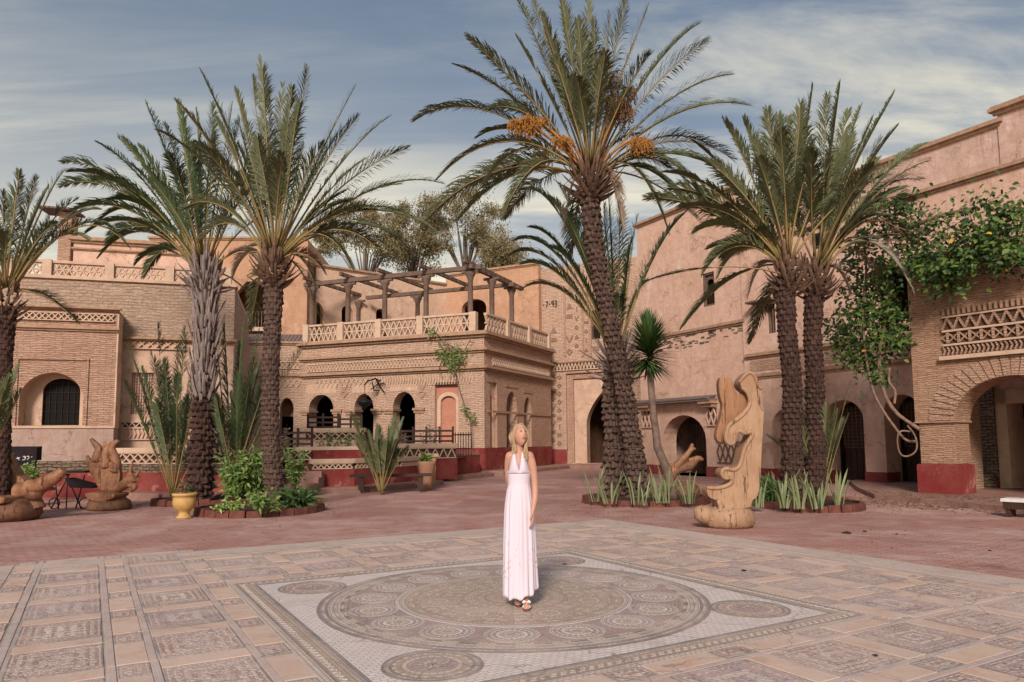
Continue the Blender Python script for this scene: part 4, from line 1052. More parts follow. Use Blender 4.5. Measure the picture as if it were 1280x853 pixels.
box(l2, 'roof', -12, xr_, .5, 7, mt-.1, mt+.05, M['trim']); box(l2, 'side_wall', xr_-.4, xr_, .502, 7, .2, mt-.11, M['brick_cream'])
FK = Frame(FM.w(0, 7.2, 0).xy, radians(16.4))
kh = fempty('brown_roof_house', FK, 'brown plastered rooftop house with dark ledges behind the left balustrade', 'house')
XK = lambda px, py: FK.px(px, py)[0]; ZK = lambda px, py: FK.px(px, py)[1]
wall(kh, 'wall', XK(92, 310), XK(250, 310), 6, ZK(170, 303), [], M['plaster_pink'], 0, .5); cornice(kh, XK(92,310), XK(250,310), ZK(170,301), .2, .25); cornice(kh, XK(92,310), XK(250,310), ZK(170,314), .1, .12)
box(kh, 'roof', XK(92,310), XK(250,310), .5, 4, ZK(170,303)-.3, ZK(170,303)-.1, M['trim'])
tw = box(kh, 'turret', XK(72, 290), XK(88, 290), .1, 1.0, 6, ZK(80, 264), M['brick_tan'])
q = MB(); a, b = XK(52, 262), XK(92, 262)
for i in range(9): q.bar((a+(b-a)*i/8, -.3, ZK(70,262)), (a+(b-a)*i/8, 1.3, ZK(70,258)), .2, .07, 0, Vector((0,0,1)))
q.build('turret_tiles', M['tile_roof'], kh)

# ---------------------------------------------------------------- low terrace walls in the courtyard
def wall_run(name, pts, label, cols, zoff=0.0, cat='garden wall', kerb=True):
    root = empty(name, (pts[0][0], pts[0][1], 0), 0, label, cat)
    for i in range(len(pts)-1):
        p, q_ = Vector((*pts[i],0)), Vector((*pts[i+1],0)); d = q_-p; a = atan2(d.y, d.x); Ln = d.length
        base = p - Vector((pts[0][0], pts[0][1], 0))
        for kind, z0, z1, mat, pr in cols:
            if kind == 'box': o = box(root, mat[1], 0, Ln+.02*(i%2), -pr, .3, z0, z1, M[mat[0]], .01)
            else:
                s = lattice(root, .06, Ln-.06, z0+.03, z1-.03, -.0, kind, pr, .035, .06, mat=M['trim'], back=False)
                s.location = base; s.rotation_euler = (0,0,a)
                o = box(root, 'lattice_backing', 0, Ln, .05, .3, z0+.001, z1-.001, M['recess_shade'])
            o.location = base; o.rotation_euler = (0,0,a)
        if kerb:
            o = box(root, 'kerb', 0, Ln+.02, -.75, -.06, 0, .18, M['kerb'], .03); o.location = base; o.rotation_euler = (0,0,a)
    return root
wall_run('terrace_wall', [(-12.05,21.85),(-9.6,20.9),(-7.6,20.55),(-6.9,20.9)], 'lattice-topped low wall with a dark red base under the left house', 
         [('box',.0,.72,('red','red_base'),.03),('box',.722,.98,('rubble','stone_course'),.02),('x',.98,1.3,None,.3),('box',1.3,1.45,('trim','rail'),.06)])
wall_run('terrace_wall', [(-6.35,22.7),(-5.1,23.3),(-3.9,25.0),(-3.2,26.6)], 'curved dark red planter wall with a zigzag band behind the small palm',
         [('box',.0,.7,('red','red_base'),.03),('zig',.72,.9,None,.17),('box',.9,1.04,('trim','rail'),.06)])
wall_run('terrace_wall', [(-4.75,27.2),(-2.2,28.6)], 'upper terrace wall with a big zigzag lattice left of the iron gate',
         [('box',.1,.9,('red','red_base'),.03),('zig',.92,1.32,None,.34),('box',1.32,1.5,('trim','rail'),.06)], kerb=False)
wall_run('terrace_wall', [(-8.3,28.9),(-5.9,28.9)], 'highest pale terrace wall with two crossed lattice panels under the gallery',
         [('box',.9,1.62,('plaster_pink','base'),.03),('x',1.64,1.98,None,.3),('box',1.98,2.14,('trim','rail'),.06)], kerb=False)
wall_run('terrace_wall', [(-7.6,25.2),(-5.3,25.6)], 'middle terrace wall in flaking red with one crossed panel at its left end',
         [('box',.2,1.3,('red','red_base'),.03),('box',1.3,1.42,('trim','rail'),.06)], kerb=False)
lattice(COL.objects['terrace_wall.004'], -.05, .6, 1.0, 1.28, -.09, 'x', .3, .04, .05, mat=M['trim'])
wall_run('terrace_wall', [(-3.2,29.3),(-1.5,32.6)], 'plain peeling red wall running to the corner of the gallery',
         [('box',.0,.95,('red','red_base'),.03),('box',.95,1.05,('kerb','coping'),.05)])
# planting deck behind the walls, rising in steps
dk = MB(); 
for (P, z) in (([(-12,22.1),(-7,21.3),(-6.3,23),(-5.1,23.6),(-3.9,25.3),(-3.1,27),(-3.2,29.4),(-1.5,32.8),(-1.6,34.3),(-11,38),(-13,30)], .62),
               ([(-12,24.5),(-8,26),(-4.8,27.4),(-2.3,28.9),(-1.8,33.6),(-11,37.9),(-12.5,30)], .9)):
    n = len(dk.v); dk.v += [Vector((*p, z)) for p in P]; dk.face(range(n, n+len(P)))
dk.build('terrace_deck', M['kerb'], kind='structure')
q = MB()
for i in range(4): q.box(-7.1, -5.9, 21.3+i*.35, 21.648+i*.35+.0, 0, .17*(i+1), 0, .02)
tag(q.build('stair_flight', M['kerb']), 'short worn stair between the two lower terrace walls', 'steps')
# ---------------------------------------------------------------- plants
M['frond'] = m_leaf('date_palm_leaflet', (.07,.095,.042), (.105,.12,.055), (.15,.155,.08))
M['frond_dark'] = m_leaf('dark_palm_leaflet', (.045,.085,.035), (.07,.11,.045), (.1,.13,.06))
M['frond_pale'] = m_leaf('pale_grey_palm_leaflet', (.22,.22,.15), (.27,.25,.18), (.32,.3,.22))
M['frond_dry'] = m_leaf('dry_palm_leaflet', (.24,.17,.12), (.2,.14,.1), (.3,.22,.15))
M['rachis'] = m_simple('frond_rib', (.24,.2,.08), .6, .4, 5, c2=(.33,.2,.09), bump=0)
M['boot'] = m_simple('cut_leaf_base', (.2,.125,.085), .9, .5, 7, c2=(.09,.05,.035), bump=.01)
M['boot_grey'] = m_simple('grey_leaf_base', (.3,.25,.235), .9, .5, 5, c2=(.17,.13,.12), bump=.01)
def m_trunk(name, c1, c2, gap):
    t = NT(name, .95, .1); wv_ = t.n('ShaderNodeVectorMath', operation='ADD'); ws_ = t.n('ShaderNodeVectorMath', operation='SCALE'); ws_.inputs[3].default_value = .5
    t.l(t.noise(t.src('UV'), 1.3, 4, out=1), ws_.inputs[0]); t.l(t.src('UV'), wv_.inputs[0]); t.l(ws_.outputs[0], wv_.inputs[1]); b = t.brick(wv_.outputs[0], 1, 1, .13, c1, c2, gap, 1.0)
    c = t.mix(t.math('MULTIPLY', t.rng(t.noise(t.src(), 5, 6, .7), .4, .7), .65), b.outputs['Color'], tuple(x*.45 for x in c1))
    c = t.mix(t.math('MULTIPLY', t.rng(t.noise(t.src(), 17, 4, .7), .55, .75), .4), c, tuple(min(1,x*1.9) for x in c1))
    t.bump(t.noise(t.src(), 26, 6, .7), .02, .7)
    return t.col(c)
M['trunk'] = m_trunk('date_palm_bark', (.13,.085,.068), (.085,.055,.045), (.03,.018,.015))
M['trunk_dark'] = m_trunk('dark_palm_bark', (.09,.052,.042), (.055,.033,.028), (.02,.012,.01))
M['bark'] = m_simple('smooth_bark', (.2,.14,.11), .9, .5, 6, c2=(.1,.07,.055), bump=.02)
Zv = Vector((0, 0, 1))
def frond_mesh(base, tip, bow, n=52, leaf=.46, wd=.03, twist=0.0, start=.2, lean=1.0, rr=.028, vee=.45, rnd=None):
    rd = rnd or R; n = int(n*1.9); wd *= .8; leaf *= 1.3
    base, tip = Vector(base), Vector(tip); Lf = (tip-base).length
    ctrl = base + (tip-base)*.52 + Zv*bow*Lf
    hz_ = sqrt((tip.x-base.x)**2+(tip.y-base.y)**2)/Lf; k1 = base + (ctrl-base)*.75 + Zv*(.07*Lf*hz_); k2 = tip + (ctrl-tip)*.5 + Zv*(.05*Lf*(bow*3+.25)*hz_)
    sw = Vector((-(tip.y-base.y), tip.x-base.x, 0)); sw = (sw.normalized() if sw.length > 1e-3 else Vector((1,0,0)))*(rd.uniform(-.05,.05)*Lf); k1 = k1 + sw; k2 = k2 - sw*.6
    def P(t): u = 1-t; return base*u**3 + k1*(3*u*u*t) + k2*(3*u*t*t) + tip*t**3
    def T(t): u = 1-t; return ((k1-base)*(3*u*u) + (k2-k1)*(6*u*t) + (tip-k2)*(3*t*t)).normalized()
    q = MB(); hor = Vector((tip.x-base.x, tip.y-base.y, 0))
    if hor.length < .15*Lf: hor = Vector((cos(twist*7), sin(twist*7), 0))
    S0 = hor.normalized().cross(Zv)
    q.tube([P(i/9) for i in range(10)], [rr*(1-.85*i/9) for i in range(10)], 5, 1)
    for i in range(n):
        t = start + (1-start)*((i+.5)/n)**.93; p = P(t); tt = T(t)
        S = (S0 - tt*S0.dot(tt)).normalized(); U = S.cross(tt)
        if U.z < 0 and abs(tt.z) < .95: U = -U
        ca, sa = cos(twist), sin(twist); S, U = S*ca + U*sa, U*ca - S*sa
        prof = min(1, (t-start)*5+.25) * (1 - .72*max(0, (t-.55)/.45)**1.6)
        al = radians(47 - 27*t)
        for sg in (-1, 1):
            if mnoise.noise(Vector((t*9, sg*3.3, Lf*5+twist*20))) > .42: continue      # torn gaps
            L_ = leaf*prof*rd.uniform(.82, 1.12); a = al + rd.uniform(-.24, .24)
            d = (tt*cos(a) + S*(sg*sin(a)) + U*(vee*sin(a)*rd.uniform(.6,1.3))).normalized()
            wv = (tt - d*tt.dot(d)).normalized()*.75 + (U - d*U.dot(d)).normalized()*.5*sg; wv.normalize()
            m = p + d*(L_*.55); e = p + d*L_ - Zv*(L_*L_*.42*lean)
            w1 = wd*.5
            k = len(q.v); q.v += [p - wv*w1*.7, p + wv*w1*.7, m + wv*w1, m - wv*w1, e]
            q.face((k, k+1, k+2, k+3), 0); q.face((k+3, k+2, k+4), 0)
    return q
def trunk_mesh(pts, rad, nb=9, bh=.13, amp=.05, seg=45, step=.026):
    """tapered trunk with spiral rows of cut leaf bases modelled on it"""
    pts = [Vector(p) for p in pts]; q = MB(); cum = [0]
    for i in range(1, len(pts)): cum.append(cum[-1]+(pts[i]-pts[i-1]).length)
    Lt = cum[-1]; n = int(Lt/step); rows = []
    def at_(s):
        for i in range(len(pts)-1):
            if s <= cum[i+1] or i == len(pts)-2:
                t = (s-cum[i])/(cum[i+1]-cum[i]); p0 = pts[max(i-1,0)]; p1, p2 = pts[i], pts[i+1]; p3 = pts[min(i+2,len(pts)-1)]
                c = .5*((2*p1)+(p2-p0)*t+(2*p0-5*p1+4*p2-p3)*t*t+(3*p1-p0-3*p2+p3)*t**3)
                return c, rad[i]*(1-t)+rad[i+1]*t
    for i in range(n+1):
        s = Lt*i/n; c, r = at_(s)
        for j in range(seg):
            row = s/bh + 1 + .35*mnoise.noise(Vector((cos(2*pi*j/seg)*1.7, sin(2*pi*j/seg)*1.7, s*2.1))); k = int(row); fz = row-k; a = j/seg*nb + .5*(k % 2) + .2*mnoise.noise(Vector((.3, k*.93+.3, 7.7))); fa = abs((a % 1)-.5)*2
            h1 = mnoise.noise(Vector(((a-(a%1))*1.37+.41, k*1.73+.37, 3.1)))*1.5
            wd_ = 1 - .55*fz                      # each scar narrows upwards into a point
            f = max(0.0, 1 - fa/wd_)**(.5+.6*abs(h1)) * (.35+.65*(1-fz))*(min(1, fz*7))
            rr = r*.9 + amp*1.25*(f*(1+h1*.9)-.45)*(r/.28)
            th = 2*pi*j/seg; q.v.append(c + Vector((cos(th)*rr, sin(th)*rr, 0)))
    for i in range(n):
        u0 = i*Lt/n/bh+.5; u1 = (i+1)*Lt/n/bh+.5
        for j in range(seg):
            j2 = (j+1) % seg
            q.face((i*seg+j, i*seg+j2, (i+1)*seg+j2, (i+1)*seg+j), 0, ((j/seg*nb, u0), ((j+1)/seg*nb, u0), ((j+1)/seg*nb, u1), (j/seg*nb, u1)), False)
    return q
def stub_mesh(L_, w0, w1, curl=.25):
    q = MB(); prev = None; n0 = 0
    for i in range(5):
        t = i/4; x = L_*t; z = -curl*L_*t*t*.0 + curl*L_*t*t; w_ = w0+(w1-w0)*t; th = .05*(1-t)+.012
        q.v += [Vector((x,-w_/2,z)), Vector((x,0,z-th)), Vector((x,w_/2,z)), Vector((x,0,z+th*.5))]
        if i:
            b_ = len(q.v)-8
            for j in range(4): q.face((b_+j, b_+(j+1)%4, b_+4+(j+1)%4, b_+4+j), 0)
    b_ = len(q.v)-4; q.face((b_, b_+1, b_+2, b_+3))
    return q
STUBS = {}
def palm(name, label, crown, Y, fr, trunk_px, trunk_r, tY=None, extra=14, leaf=.46, bow=.12, fmat='frond', tmat='trunk', tkw={}, stubs=40, stubmat='boot', cr=.22, n=52, spread=.5, exlen=(.6,.95), wd=.03, group='date palms in the courtyard', smesh=(.42,.13,.05,.35), seed=1, rr=.028, exdown=-.2):
    rd = random.Random(seed); tY = tY or [Y]*len(trunk_px)
    tp = [at(px, py, y) for (px, py), y in zip(trunk_px, tY)]
    tp[0].z = 0.0
    root = empty(name, tp[0], 0, label, 'palm tree', group); o0 = tp[0].copy()
    if len(tp) > 1: trunk_mesh([p-o0 for p in tp], trunk_r, **tkw).build('trunk', M[tmat], root)
    c = at(crown[0], crown[1], Y)-o0; S_ = F_PX/Y; maxL = 0
    for f in fr:
        b = f[2] if len(f) > 2 and f[2] is not None else bow; mt = f[3] if len(f) > 3 else fmat
        tip = at(f[0], f[1], Y)-o0; v = tip-c; Ln = v.length; maxL = max(maxL, Ln)
        if b > .025: b = b*1.35 + .02
        dy = rd.uniform(-1, 1)*spread*Ln*.55; tip.y += dy
        # keep the tip on the same sight line
        tw = at(f[0], f[1], Y+dy)-o0; tip = tw
        base = c + Vector((v.x/Ln*cr, dy/Ln*cr, v.z/Ln*cr*.6 - .05))
        frond_mesh(base, tip, b, n, leaf*min(1.1, .55+.45*Ln/(3.6)), wd, rd.uniform(-.5,.5), rr=rr, rnd=rd, start=.16+.06*rd.random()).build('frond', [M[mt], M['rachis']], root)
    for i in range(extra):      # fronds pointing towards and away from the viewer
        az = 2*pi*(i+rd.random()*.7)/extra; back = sin(az) > 0; el = rd.uniform(exdown, 1.1) if back else rd.uniform(.75, 1.25); Ln = maxL*rd.uniform(*exlen)*(1 if back else .85)
        d = Vector((cos(az)*cos(el)*.75, sin(az)*cos(el), sin(el)))
        base = c + Vector((d.x*cr, d.y*cr, d.z*cr*.6))
        frond_mesh(base, c + d*Ln - Zv*(.25*Ln*cos(el)), .18*cos(el)+.03, n, leaf, wd, rd.uniform(-.5,.5), rr=rr, rnd=rd).build('frond', [M[fmat], M['rachis']], root)
    if stubs:
        key = (smesh, stubmat)
        if key not in STUBS: STUBS[key] = [stub_mesh(smesh[0]*k, smesh[1], smesh[2], smesh[3]).mesh('leaf_base', M[stubmat]) for k in (.7, 1, 1.25)]
        for i in range(stubs):
            az = i*2.39996; u = i/stubs
            o = bpy.data.objects.new('leaf_base', STUBS[key][i % 3]); COL.objects.link(o); o.parent = root
            r0 = trunk_r[-1]*.75; 
            o.location = (c.x + cos(az)*r0, c.y + sin(az)*r0, c.z - .75 + .72*u); o.rotation_euler = (rd.uniform(-.2,.2), -radians(10+60*u*u+rd.uniform(-8,12)), az)
    return root, c, o0
def P8(s, ox, oy, lst): return [(ox+a[0]/s, oy+a[1]/s, *a[2:]) for a in lst]
# tall leaning palm at the centre
C_, cC, oC = palm('date_palm', 'tallest date palm, leaning left over the court with orange date clusters', (738, 214), 17.6,
  P8(3.048, 520, 0, [(200,145,.03),(155,250,.07),(385,145,.02),(390,0,.03),(445,0,.02),(555,0,.0),(650,0,.01),(615,80,.01),(680,80,.0),(800,0,.02),(740,55,.01),(880,30,.03),(1080,90,.1),(1110,160,.1),(1190,285,.12),(1260,400,.16),
   (1130,560,.22),(0,455,.2),(85,680,.26),(35,840,.2),(170,830,.22),(300,410,.2),(1210,610,.22),(1240,700,.2),(1010,760,.3),(960,640,.25),(480,60,.0),(240,520,.22),(1030,690,.25),(260,700,.4),(330,830,.5),(1120,790,.4),(960,880,.55),(560,900,.6,'frond_dry'),(790,880,.7,'frond_dry')]),
  [(800,612),(792,560),(777,470),(758,380),(742,300),(737,235)], [.36,.28,.245,.235,.26,.3], tY=[18.5,18.4,18.2,17.9,17.7,17.6], extra=12, leaf=.5, tkw=dict(nb=9, bh=.15, amp=.075), stubs=70, cr=.3, smesh=(.62,.11,.035,.25), spread=.7, seed=3, wd=.032, rr=.03)
M['date'] = m_simple('orange_dates', (.42,.2,.045), .6, .3, 30, c2=(.26,.12,.03), bump=0)
M['stalk'] = m_simple('orange_date_stalk', (.42,.2,.07), .6, .3, 8, bump=0)
def date_cluster(px, py, Y, n, sz, dry=False):
    e = at(px, py, Y)-oC; s0 = cC + Vector((e.x-cC.x, e.y-cC.y, 0)).normalized()*.15; q = MB()
    mid = (s0+e)/2 + Zv*.3
    q.tube([s0*(1-t)**2 + mid*2*t*(1-t) + e*t*t for t in [i/6 for i in range(7)]], [.035]*5+[.025,.02], 6, 1)
    for i in range(n):
        a = R.uniform(0, 2*pi); r = R.uniform(.1, 1)*sz; z0 = -R.uniform(.2, 1)*sz*1.1
        t_ = e + Vector((cos(a)*r*.7, sin(a)*r*.7, z0)); m2 = e + Vector((cos(a)*r*.6, sin(a)*r*.6, z0*.3)); q.tube([e, m2, t_], .006, 3, 1)
        for k in range(7):
            c2 = m2*(1-k/6) + t_*(k/6) + Vector((R.uniform(-.03,.03), R.uniform(-.03,.03), 0)); s = .022
            k0 = len(q.v); q.v += [c2+Vector(v)*s for v in ((1,0,0),(-1,0,0),(0,1,0),(0,-1,0),(0,0,1.4),(0,0,-1.4))]
            for f in ((0,2,4),(2,1,4),(1,3,4),(3,0,4),(2,0,5),(1,2,5),(3,1,5),(0,3,5)): q.face([k0+v for v in f], 0)
    q.build('date_cluster', [M['boot'] if dry else M['date'], M['stalk']], C_)
for a in ((666,146,17.1,55,.6),(800,172,17.1,60,.5),(764,118,17.3,50,.6,True),(648,150,17.2,40,.5),(775,125,17.1,45,.55,True),(778,135,17.9,30,.5),(705,170,17.2,26,.42),(678,190,17.9,22,.4),(785,110,17.9,24,.42,True)): date_cluster(*a)
nst = MB(); ne = at(766,104,17.2)-oC
for i in range(260):
    d = Vector((R.gauss(0,1), R.gauss(0,1), R.gauss(0,.7))).normalized()*.22*R.uniform(.6,1.1); e = Vector((R.gauss(0,1),R.gauss(0,1),R.gauss(0,1))).normalized()*.12
    nst.tube([ne+d-e, ne+d+e], .006, 3, 0)
nst.build('fibre_tangle', M['boot_grey'], C_)
# shorter palm right behind it
palm('date_palm', 'shorter date palm tucked behind the leaning trunk, pale cut stubs on its trunk', (771, 440), 19.2,
  [(646,300,.28),(668,238,.22),(655,330,.25),(690,250,.15),(797,271,.05),(775,250,.0),(855,268,.16),(809,352,.2),(700,232,.12),(742,262,.02),(828,300,.12),(655,360,.28),(690,310,.2),(720,300,.08),(755,255,0),(640,318,.3),(665,285,.22),(760,240,.0),(790,300,.05),(705,265,.1)],
  [(770,612),(768,560),(764,500),(766,450)], [.34,.31,.28,.27], extra=3, leaf=.44, tkw=dict(nb=8, bh=.17, amp=.1), tmat='trunk', stubs=34, stubmat='boot_grey', smesh=(.75,.12,.06,.1), cr=.2, spread=.5, exlen=(.4,.7), seed=5, fmat='frond_dark')
# two left palms
palm('date_palm', 'straight date palm in the round bed left of the woman, white box on its collar', (343, 320), 16.6,
  [(252,91,.05),(327,73,.01),(316,96,.0),(385,85,.02),(353,106,.0),(444,108,.03),(447,147,.07),(485,147,.08),(509,186,.1),(552,229,.16),(514,270,.2),(544,290,.22),(294,114,.03),(222,129,.07),(300,160,.02),(420,170,.05),
   (470,262,.16),(500,300,.24),(270,150,.05),(200,165,.12),(375,130,.0),(335,120,.0),(405,200,.05),(300,230,.2,'frond_pale'),(480,320,.3),(230,260,.25),(405,340,.3,'frond_dry'),(500,230,.1),(455,200,.06),(430,240,.08),(495,320,.28),(380,180,.01),(280,200,.08),(250,300,.45),(440,335,.5),(292,345,.6,'frond_dry'),(394,360,.6),(320,180,.0),(460,300,.25),(365,110,.0)],
  [(345,634),(339,560),(338,480),(341,400),(342,345)], [.29,.225,.215,.225,.27], extra=10, leaf=.42, tkw=dict(nb=9, bh=.115, amp=.045), stubs=46, cr=.2, seed=8)
A_, cA, oA = palm('date_palm', 'shaggy date palm with long grey leaf stubs down its trunk, left of the straight one', (256, 335), 18.6,
  [(184,131,.04),(150,173,.08),(206,155,.03),(80,203,.16),(78,232,.2),(222,129,.02),(245,140,.0),(125,180,.1),(162,205,.08),(95,262,.24),(110,290,.3),(150,245,.14),(300,150,.02),(335,190,.06),(290,130,0),
   (135,300,.32),(180,210,.06),(205,185,.03),(270,170,0),(310,240,.1),(170,330,.35),(345,270,.2),(240,180,0),(120,225,.2),(190,285,.25),(105,215,.16),(140,250,.22),(200,240,.1),(175,185,.06),(230,160,.0),(265,130,0),(125,275,.3),(310,200,.04),(90,215,.18),(180,345,.55),(330,340,.5,'frond_dry'),(125,320,.4)],
  [(248,622),(252,560),(254,505),(258,430),(256,345)], [.4,.33,.28,.25,.26], extra=6, leaf=.46, tmat='trunk_dark', tkw=dict(nb=9, bh=.16, amp=.09), stubs=60, stubmat='boot_grey', cr=.25, smesh=(.5,.1,.04,.2), seed=12, fmat='frond_dark', exlen=(.5,.85))
sm_ = [stub_mesh(l, .12, .05, .12).mesh('leaf_base', M['boot_grey']) for l in (.5, .65, .8)]
z_lo, z_hi = (at(255, 505, 18.6)-oA).z, (at(256, 340, 18.6)-oA).z
for i in range(190):
    u = i/190; az = i*2.39996; o = bpy.data.objects.new('leaf_base', sm_[i % 3]); COL.objects.link(o); o.parent = A_
    px_ = at(254+4*u, 505-165*u, 18.6)-oA
    o.location = (px_.x + cos(az)*.17, sin(az)*.17, z_lo+(z_hi-z_lo)*u); o.rotation_euler = (R.uniform(-.25,.25), -radians(R.uniform(56,76)), az + R.uniform(-.15,.15))
# far left palm
palm('date_palm', 'dark trunked date palm cut by the left edge of the picture', (8, 362), 15.2,
  [(24,214,.02),(46,222,.02),(3,240,.0),(80,214,.1),(122,262,.22),(160,308,.42),(95,250,.15),(-40,250,.1),(-80,300,.2),(110,300,.3),(60,235,.08),(-20,230,.02),(140,285,.3),(70,280,.15),(-60,380,.3)],
  [(-4,665),(2,560),(4,470),(8,385)], [.25,.19,.18,.22], extra=7, leaf=.36, tmat='trunk_dark', tkw=dict(nb=9, bh=.1, amp=.04), stubs=30, cr=.15, smesh=(.3,.09,.03,.3), seed=21, exlen=(.5,.8), wd=.024)
# two right palms
palm('date_palm', 'left trunk of the twin date palms in the right-hand round bed', (985, 328), 16.6,
  [(960,139,.03),(905,151,.06),(973,145,.02),(834,216,.14),(810,248,.12),(912,307,.3),(868,178,.1),(1016,109,.01),(930,150,.04),(890,205,.1),(850,262,.2),(1000,130,.01),(945,180,.03),(870,290,.25),(985,150,0),(880,340,.35),(950,290,.15),(905,260,.2),(960,210,.04),(925,240,.15),(840,235,.15),(1040,200,.05),(880,340,.4),(950,290,.15),(905,260,.2),(898,345,.5),(935,370,.6,'frond_dry')],
  [(993,612),(990,560),(990,480),(983,400),(982,345)], [.31,.27,.245,.235,.26], extra=9, leaf=.52, tkw=dict(nb=9, bh=.125, amp=.05), tmat='trunk_dark', stubs=44, cr=.2, seed=31, wd=.034)
palm('date_palm', 'right trunk of the twin date palms, a pale frond hanging to its right', (1020, 335), 17.2,
  [(1050,107,.02),(1116,119,.05),(1090,150,.04),(1152,182,.1),(1158,202,.12),(1140,362,.62,'frond_pale'),(1075,135,.03),(1035,120,.01),(1100,175,.06),(1130,235,.12),(1065,170,.03),(1120,160,.06),(1150,225,.2),(1000,140,0),(1085,230,.08),(1045,190,.02),(1110,270,.25),(1080,300,.3),(1060,140,.01),(1140,250,.22),(1095,200,.05),(1100,345,.5),(1135,300,.4),(1062,365,.6,'frond_dry')],
  [(1018,612),(1020,560),(1019,480),(1016,410),(1020,350)], [.27,.245,.235,.235,.26], extra=8, leaf=.5, tkw=dict(nb=9, bh=.125, amp=.05), tmat='trunk_dark', stubs=44, cr=.2, seed=41, wd=.034)
fr_ = frond_mesh(at(975,342,15.9)-Vector((0,0,0)), at(805,352,15.4), .07, 46, .3, .03, .3, start=.45, lean=2.4, rr=.02)
o = fr_.build('frond', [M['frond'], M['rachis']]); tgt = COL.objects['date_palm.005']; o.parent = tgt; o.location = -tgt.location
# young palms and small palms
def small_palm(label, base, Y, fr, leaf=.3, bow=.08, seed=1, fmat='frond_dark', n=40, z0=0.0, extra=12, wd=.024, zb=None, name='young_palm', group='young palms without trunks', exlen=(.5,.8)):
    rd = random.Random(seed); b = at(base[0], base[1], Y); o0 = Vector((b.x, b.y, z0))
    root = empty(name, o0, 0, label, 'young palm', group); mx = 0
    for f in fr:
        dy = rd.uniform(-.5,.5); tip = at(f[0], f[1], Y+dy)-o0; mx = max(mx, tip.length)
        bb = f[2] if len(f) > 2 else bow
        frond_mesh(Vector((rd.uniform(-.06,.06), rd.uniform(-.06,.06), .05)), tip, bb, n, leaf, wd, rd.uniform(-.6,.6), start=.28, rr=.014, rnd=rd).build('frond', [M[fmat], M['rachis']], root)
    for i in range(extra):
        az = 2*pi*i/extra; el = rd.uniform(1.12, 1.45); Ln = mx*rd.uniform(*exlen)
        frond_mesh(Vector((0,0,.05)), Vector((cos(az)*cos(el)*Ln, sin(az)*cos(el)*Ln, sin(el)*Ln)), .06, n, leaf, wd, rd.uniform(-.5,.5), start=.28, rr=.014, rnd=rd).build('frond', [M[fmat], M['rachis']], root)
    return root
small_palm('tall young palm fanning up just left of the shaggy trunk', (216, 610), 19.4, [(161,437,.06),(197,404,.03),(190,440,.03),(224,432,.0),(251,432,.03),(175,470,.05),(207,450,0),(240,455,.02),(180,500,.08),(232,410,0)], .4, seed=2, n=46)
small_palm('tall young palm standing between the two left trunks', (291, 610), 19.6, [(281,407,.0),(304,402,.02),(324,414,.03),(384,428,.12),(300,430,0),(318,450,.05),(270,430,.03),(335,470,.06),(345,440,.06),(310,480,.03)], .42, seed=3, n=46)
small_palm('small palm in front of the curved planter wall', (476, 606), 21.6, [(438,516,.04),(450,527,.0),(471,532,0),(494,519,.02),(504,524,.04),(445,545,.06),(485,535,0),(500,550,.06),(460,540,0),(510,560,.1)], .3, seed=4, fmat='frond')
small_palm('bright young palm between the twin trunks and the arched doors', (1026, 612), 17.4, [(979,478,.05),(1008,476,.01),(1063,479,.05),(1000,510,.04),(1045,500,.02),(1024,500,0),(960,545,.15),(1060,520,.08)], .3, seed=5, fmat='frond')
small_palm('single low frond plant at the left edge below the dark trunk', (-12, 560), 14.0, [(23,458,.03),(12,470,.02),(-20,450,.02),(5,490,.08)], .24, seed=6, z0=1.2, extra=2, fmat='frond')
# yucca with a thin bent trunk
Y0 = 18.0; b = at(832, 615, Y0); b.z = 0
yu = empty('yucca_tree', b, 0, 'dark spiky yucca head on a thin bent trunk beside the leaning palm', 'yucca')
q = MB(); pts = [at(842,618,Y0)-b, at(838,606,Y0)-b, at(834,588,Y0)-b, at(822,560,Y0)-b, at(816,510,Y0)-b, at(812,458,Y0)-b]; pts[0].z = 0
q.tube(pts, [.16,.13,.11,.1,.085,.09], 10, 0, jit=.12); q.build('trunk', M['bark'], yu)
q = MB(); hb = at(811, 455, Y0)-b
for i in range(620):
    u = R.random(); az = R.uniform(0, 2*pi); el = radians(-35 + 125*u**.8 + R.uniform(-12, 12)); d = Vector((cos(az)*cos(el), sin(az)*cos(el), sin(el))); s = hb + Zv*(u*.8); Ln = R.uniform(.7,.98)*(1-.3*abs(u-.35)*1.4)
    sd_ = d.cross(Zv); sd_ = sd_.normalized() if sd_.length > .1 else Vector((1,0,0)); wv = sd_*.03; m = s+d*Ln*.45; e = s+d*Ln-Zv*.05*cos(el)
    k = len(q.v); q.v += [s-wv*.6, s+wv*.6, m+wv, m-wv, e]; q.face((k,k+1,k+2,k+3)); q.face((k+3,k+2,k+4))
M['yucca'] = m_leaf('yucca_blade', (.025,.06,.02), (.03,.07,.025), (.09,.17,.035))
q.build('crown', M['yucca'], yu)
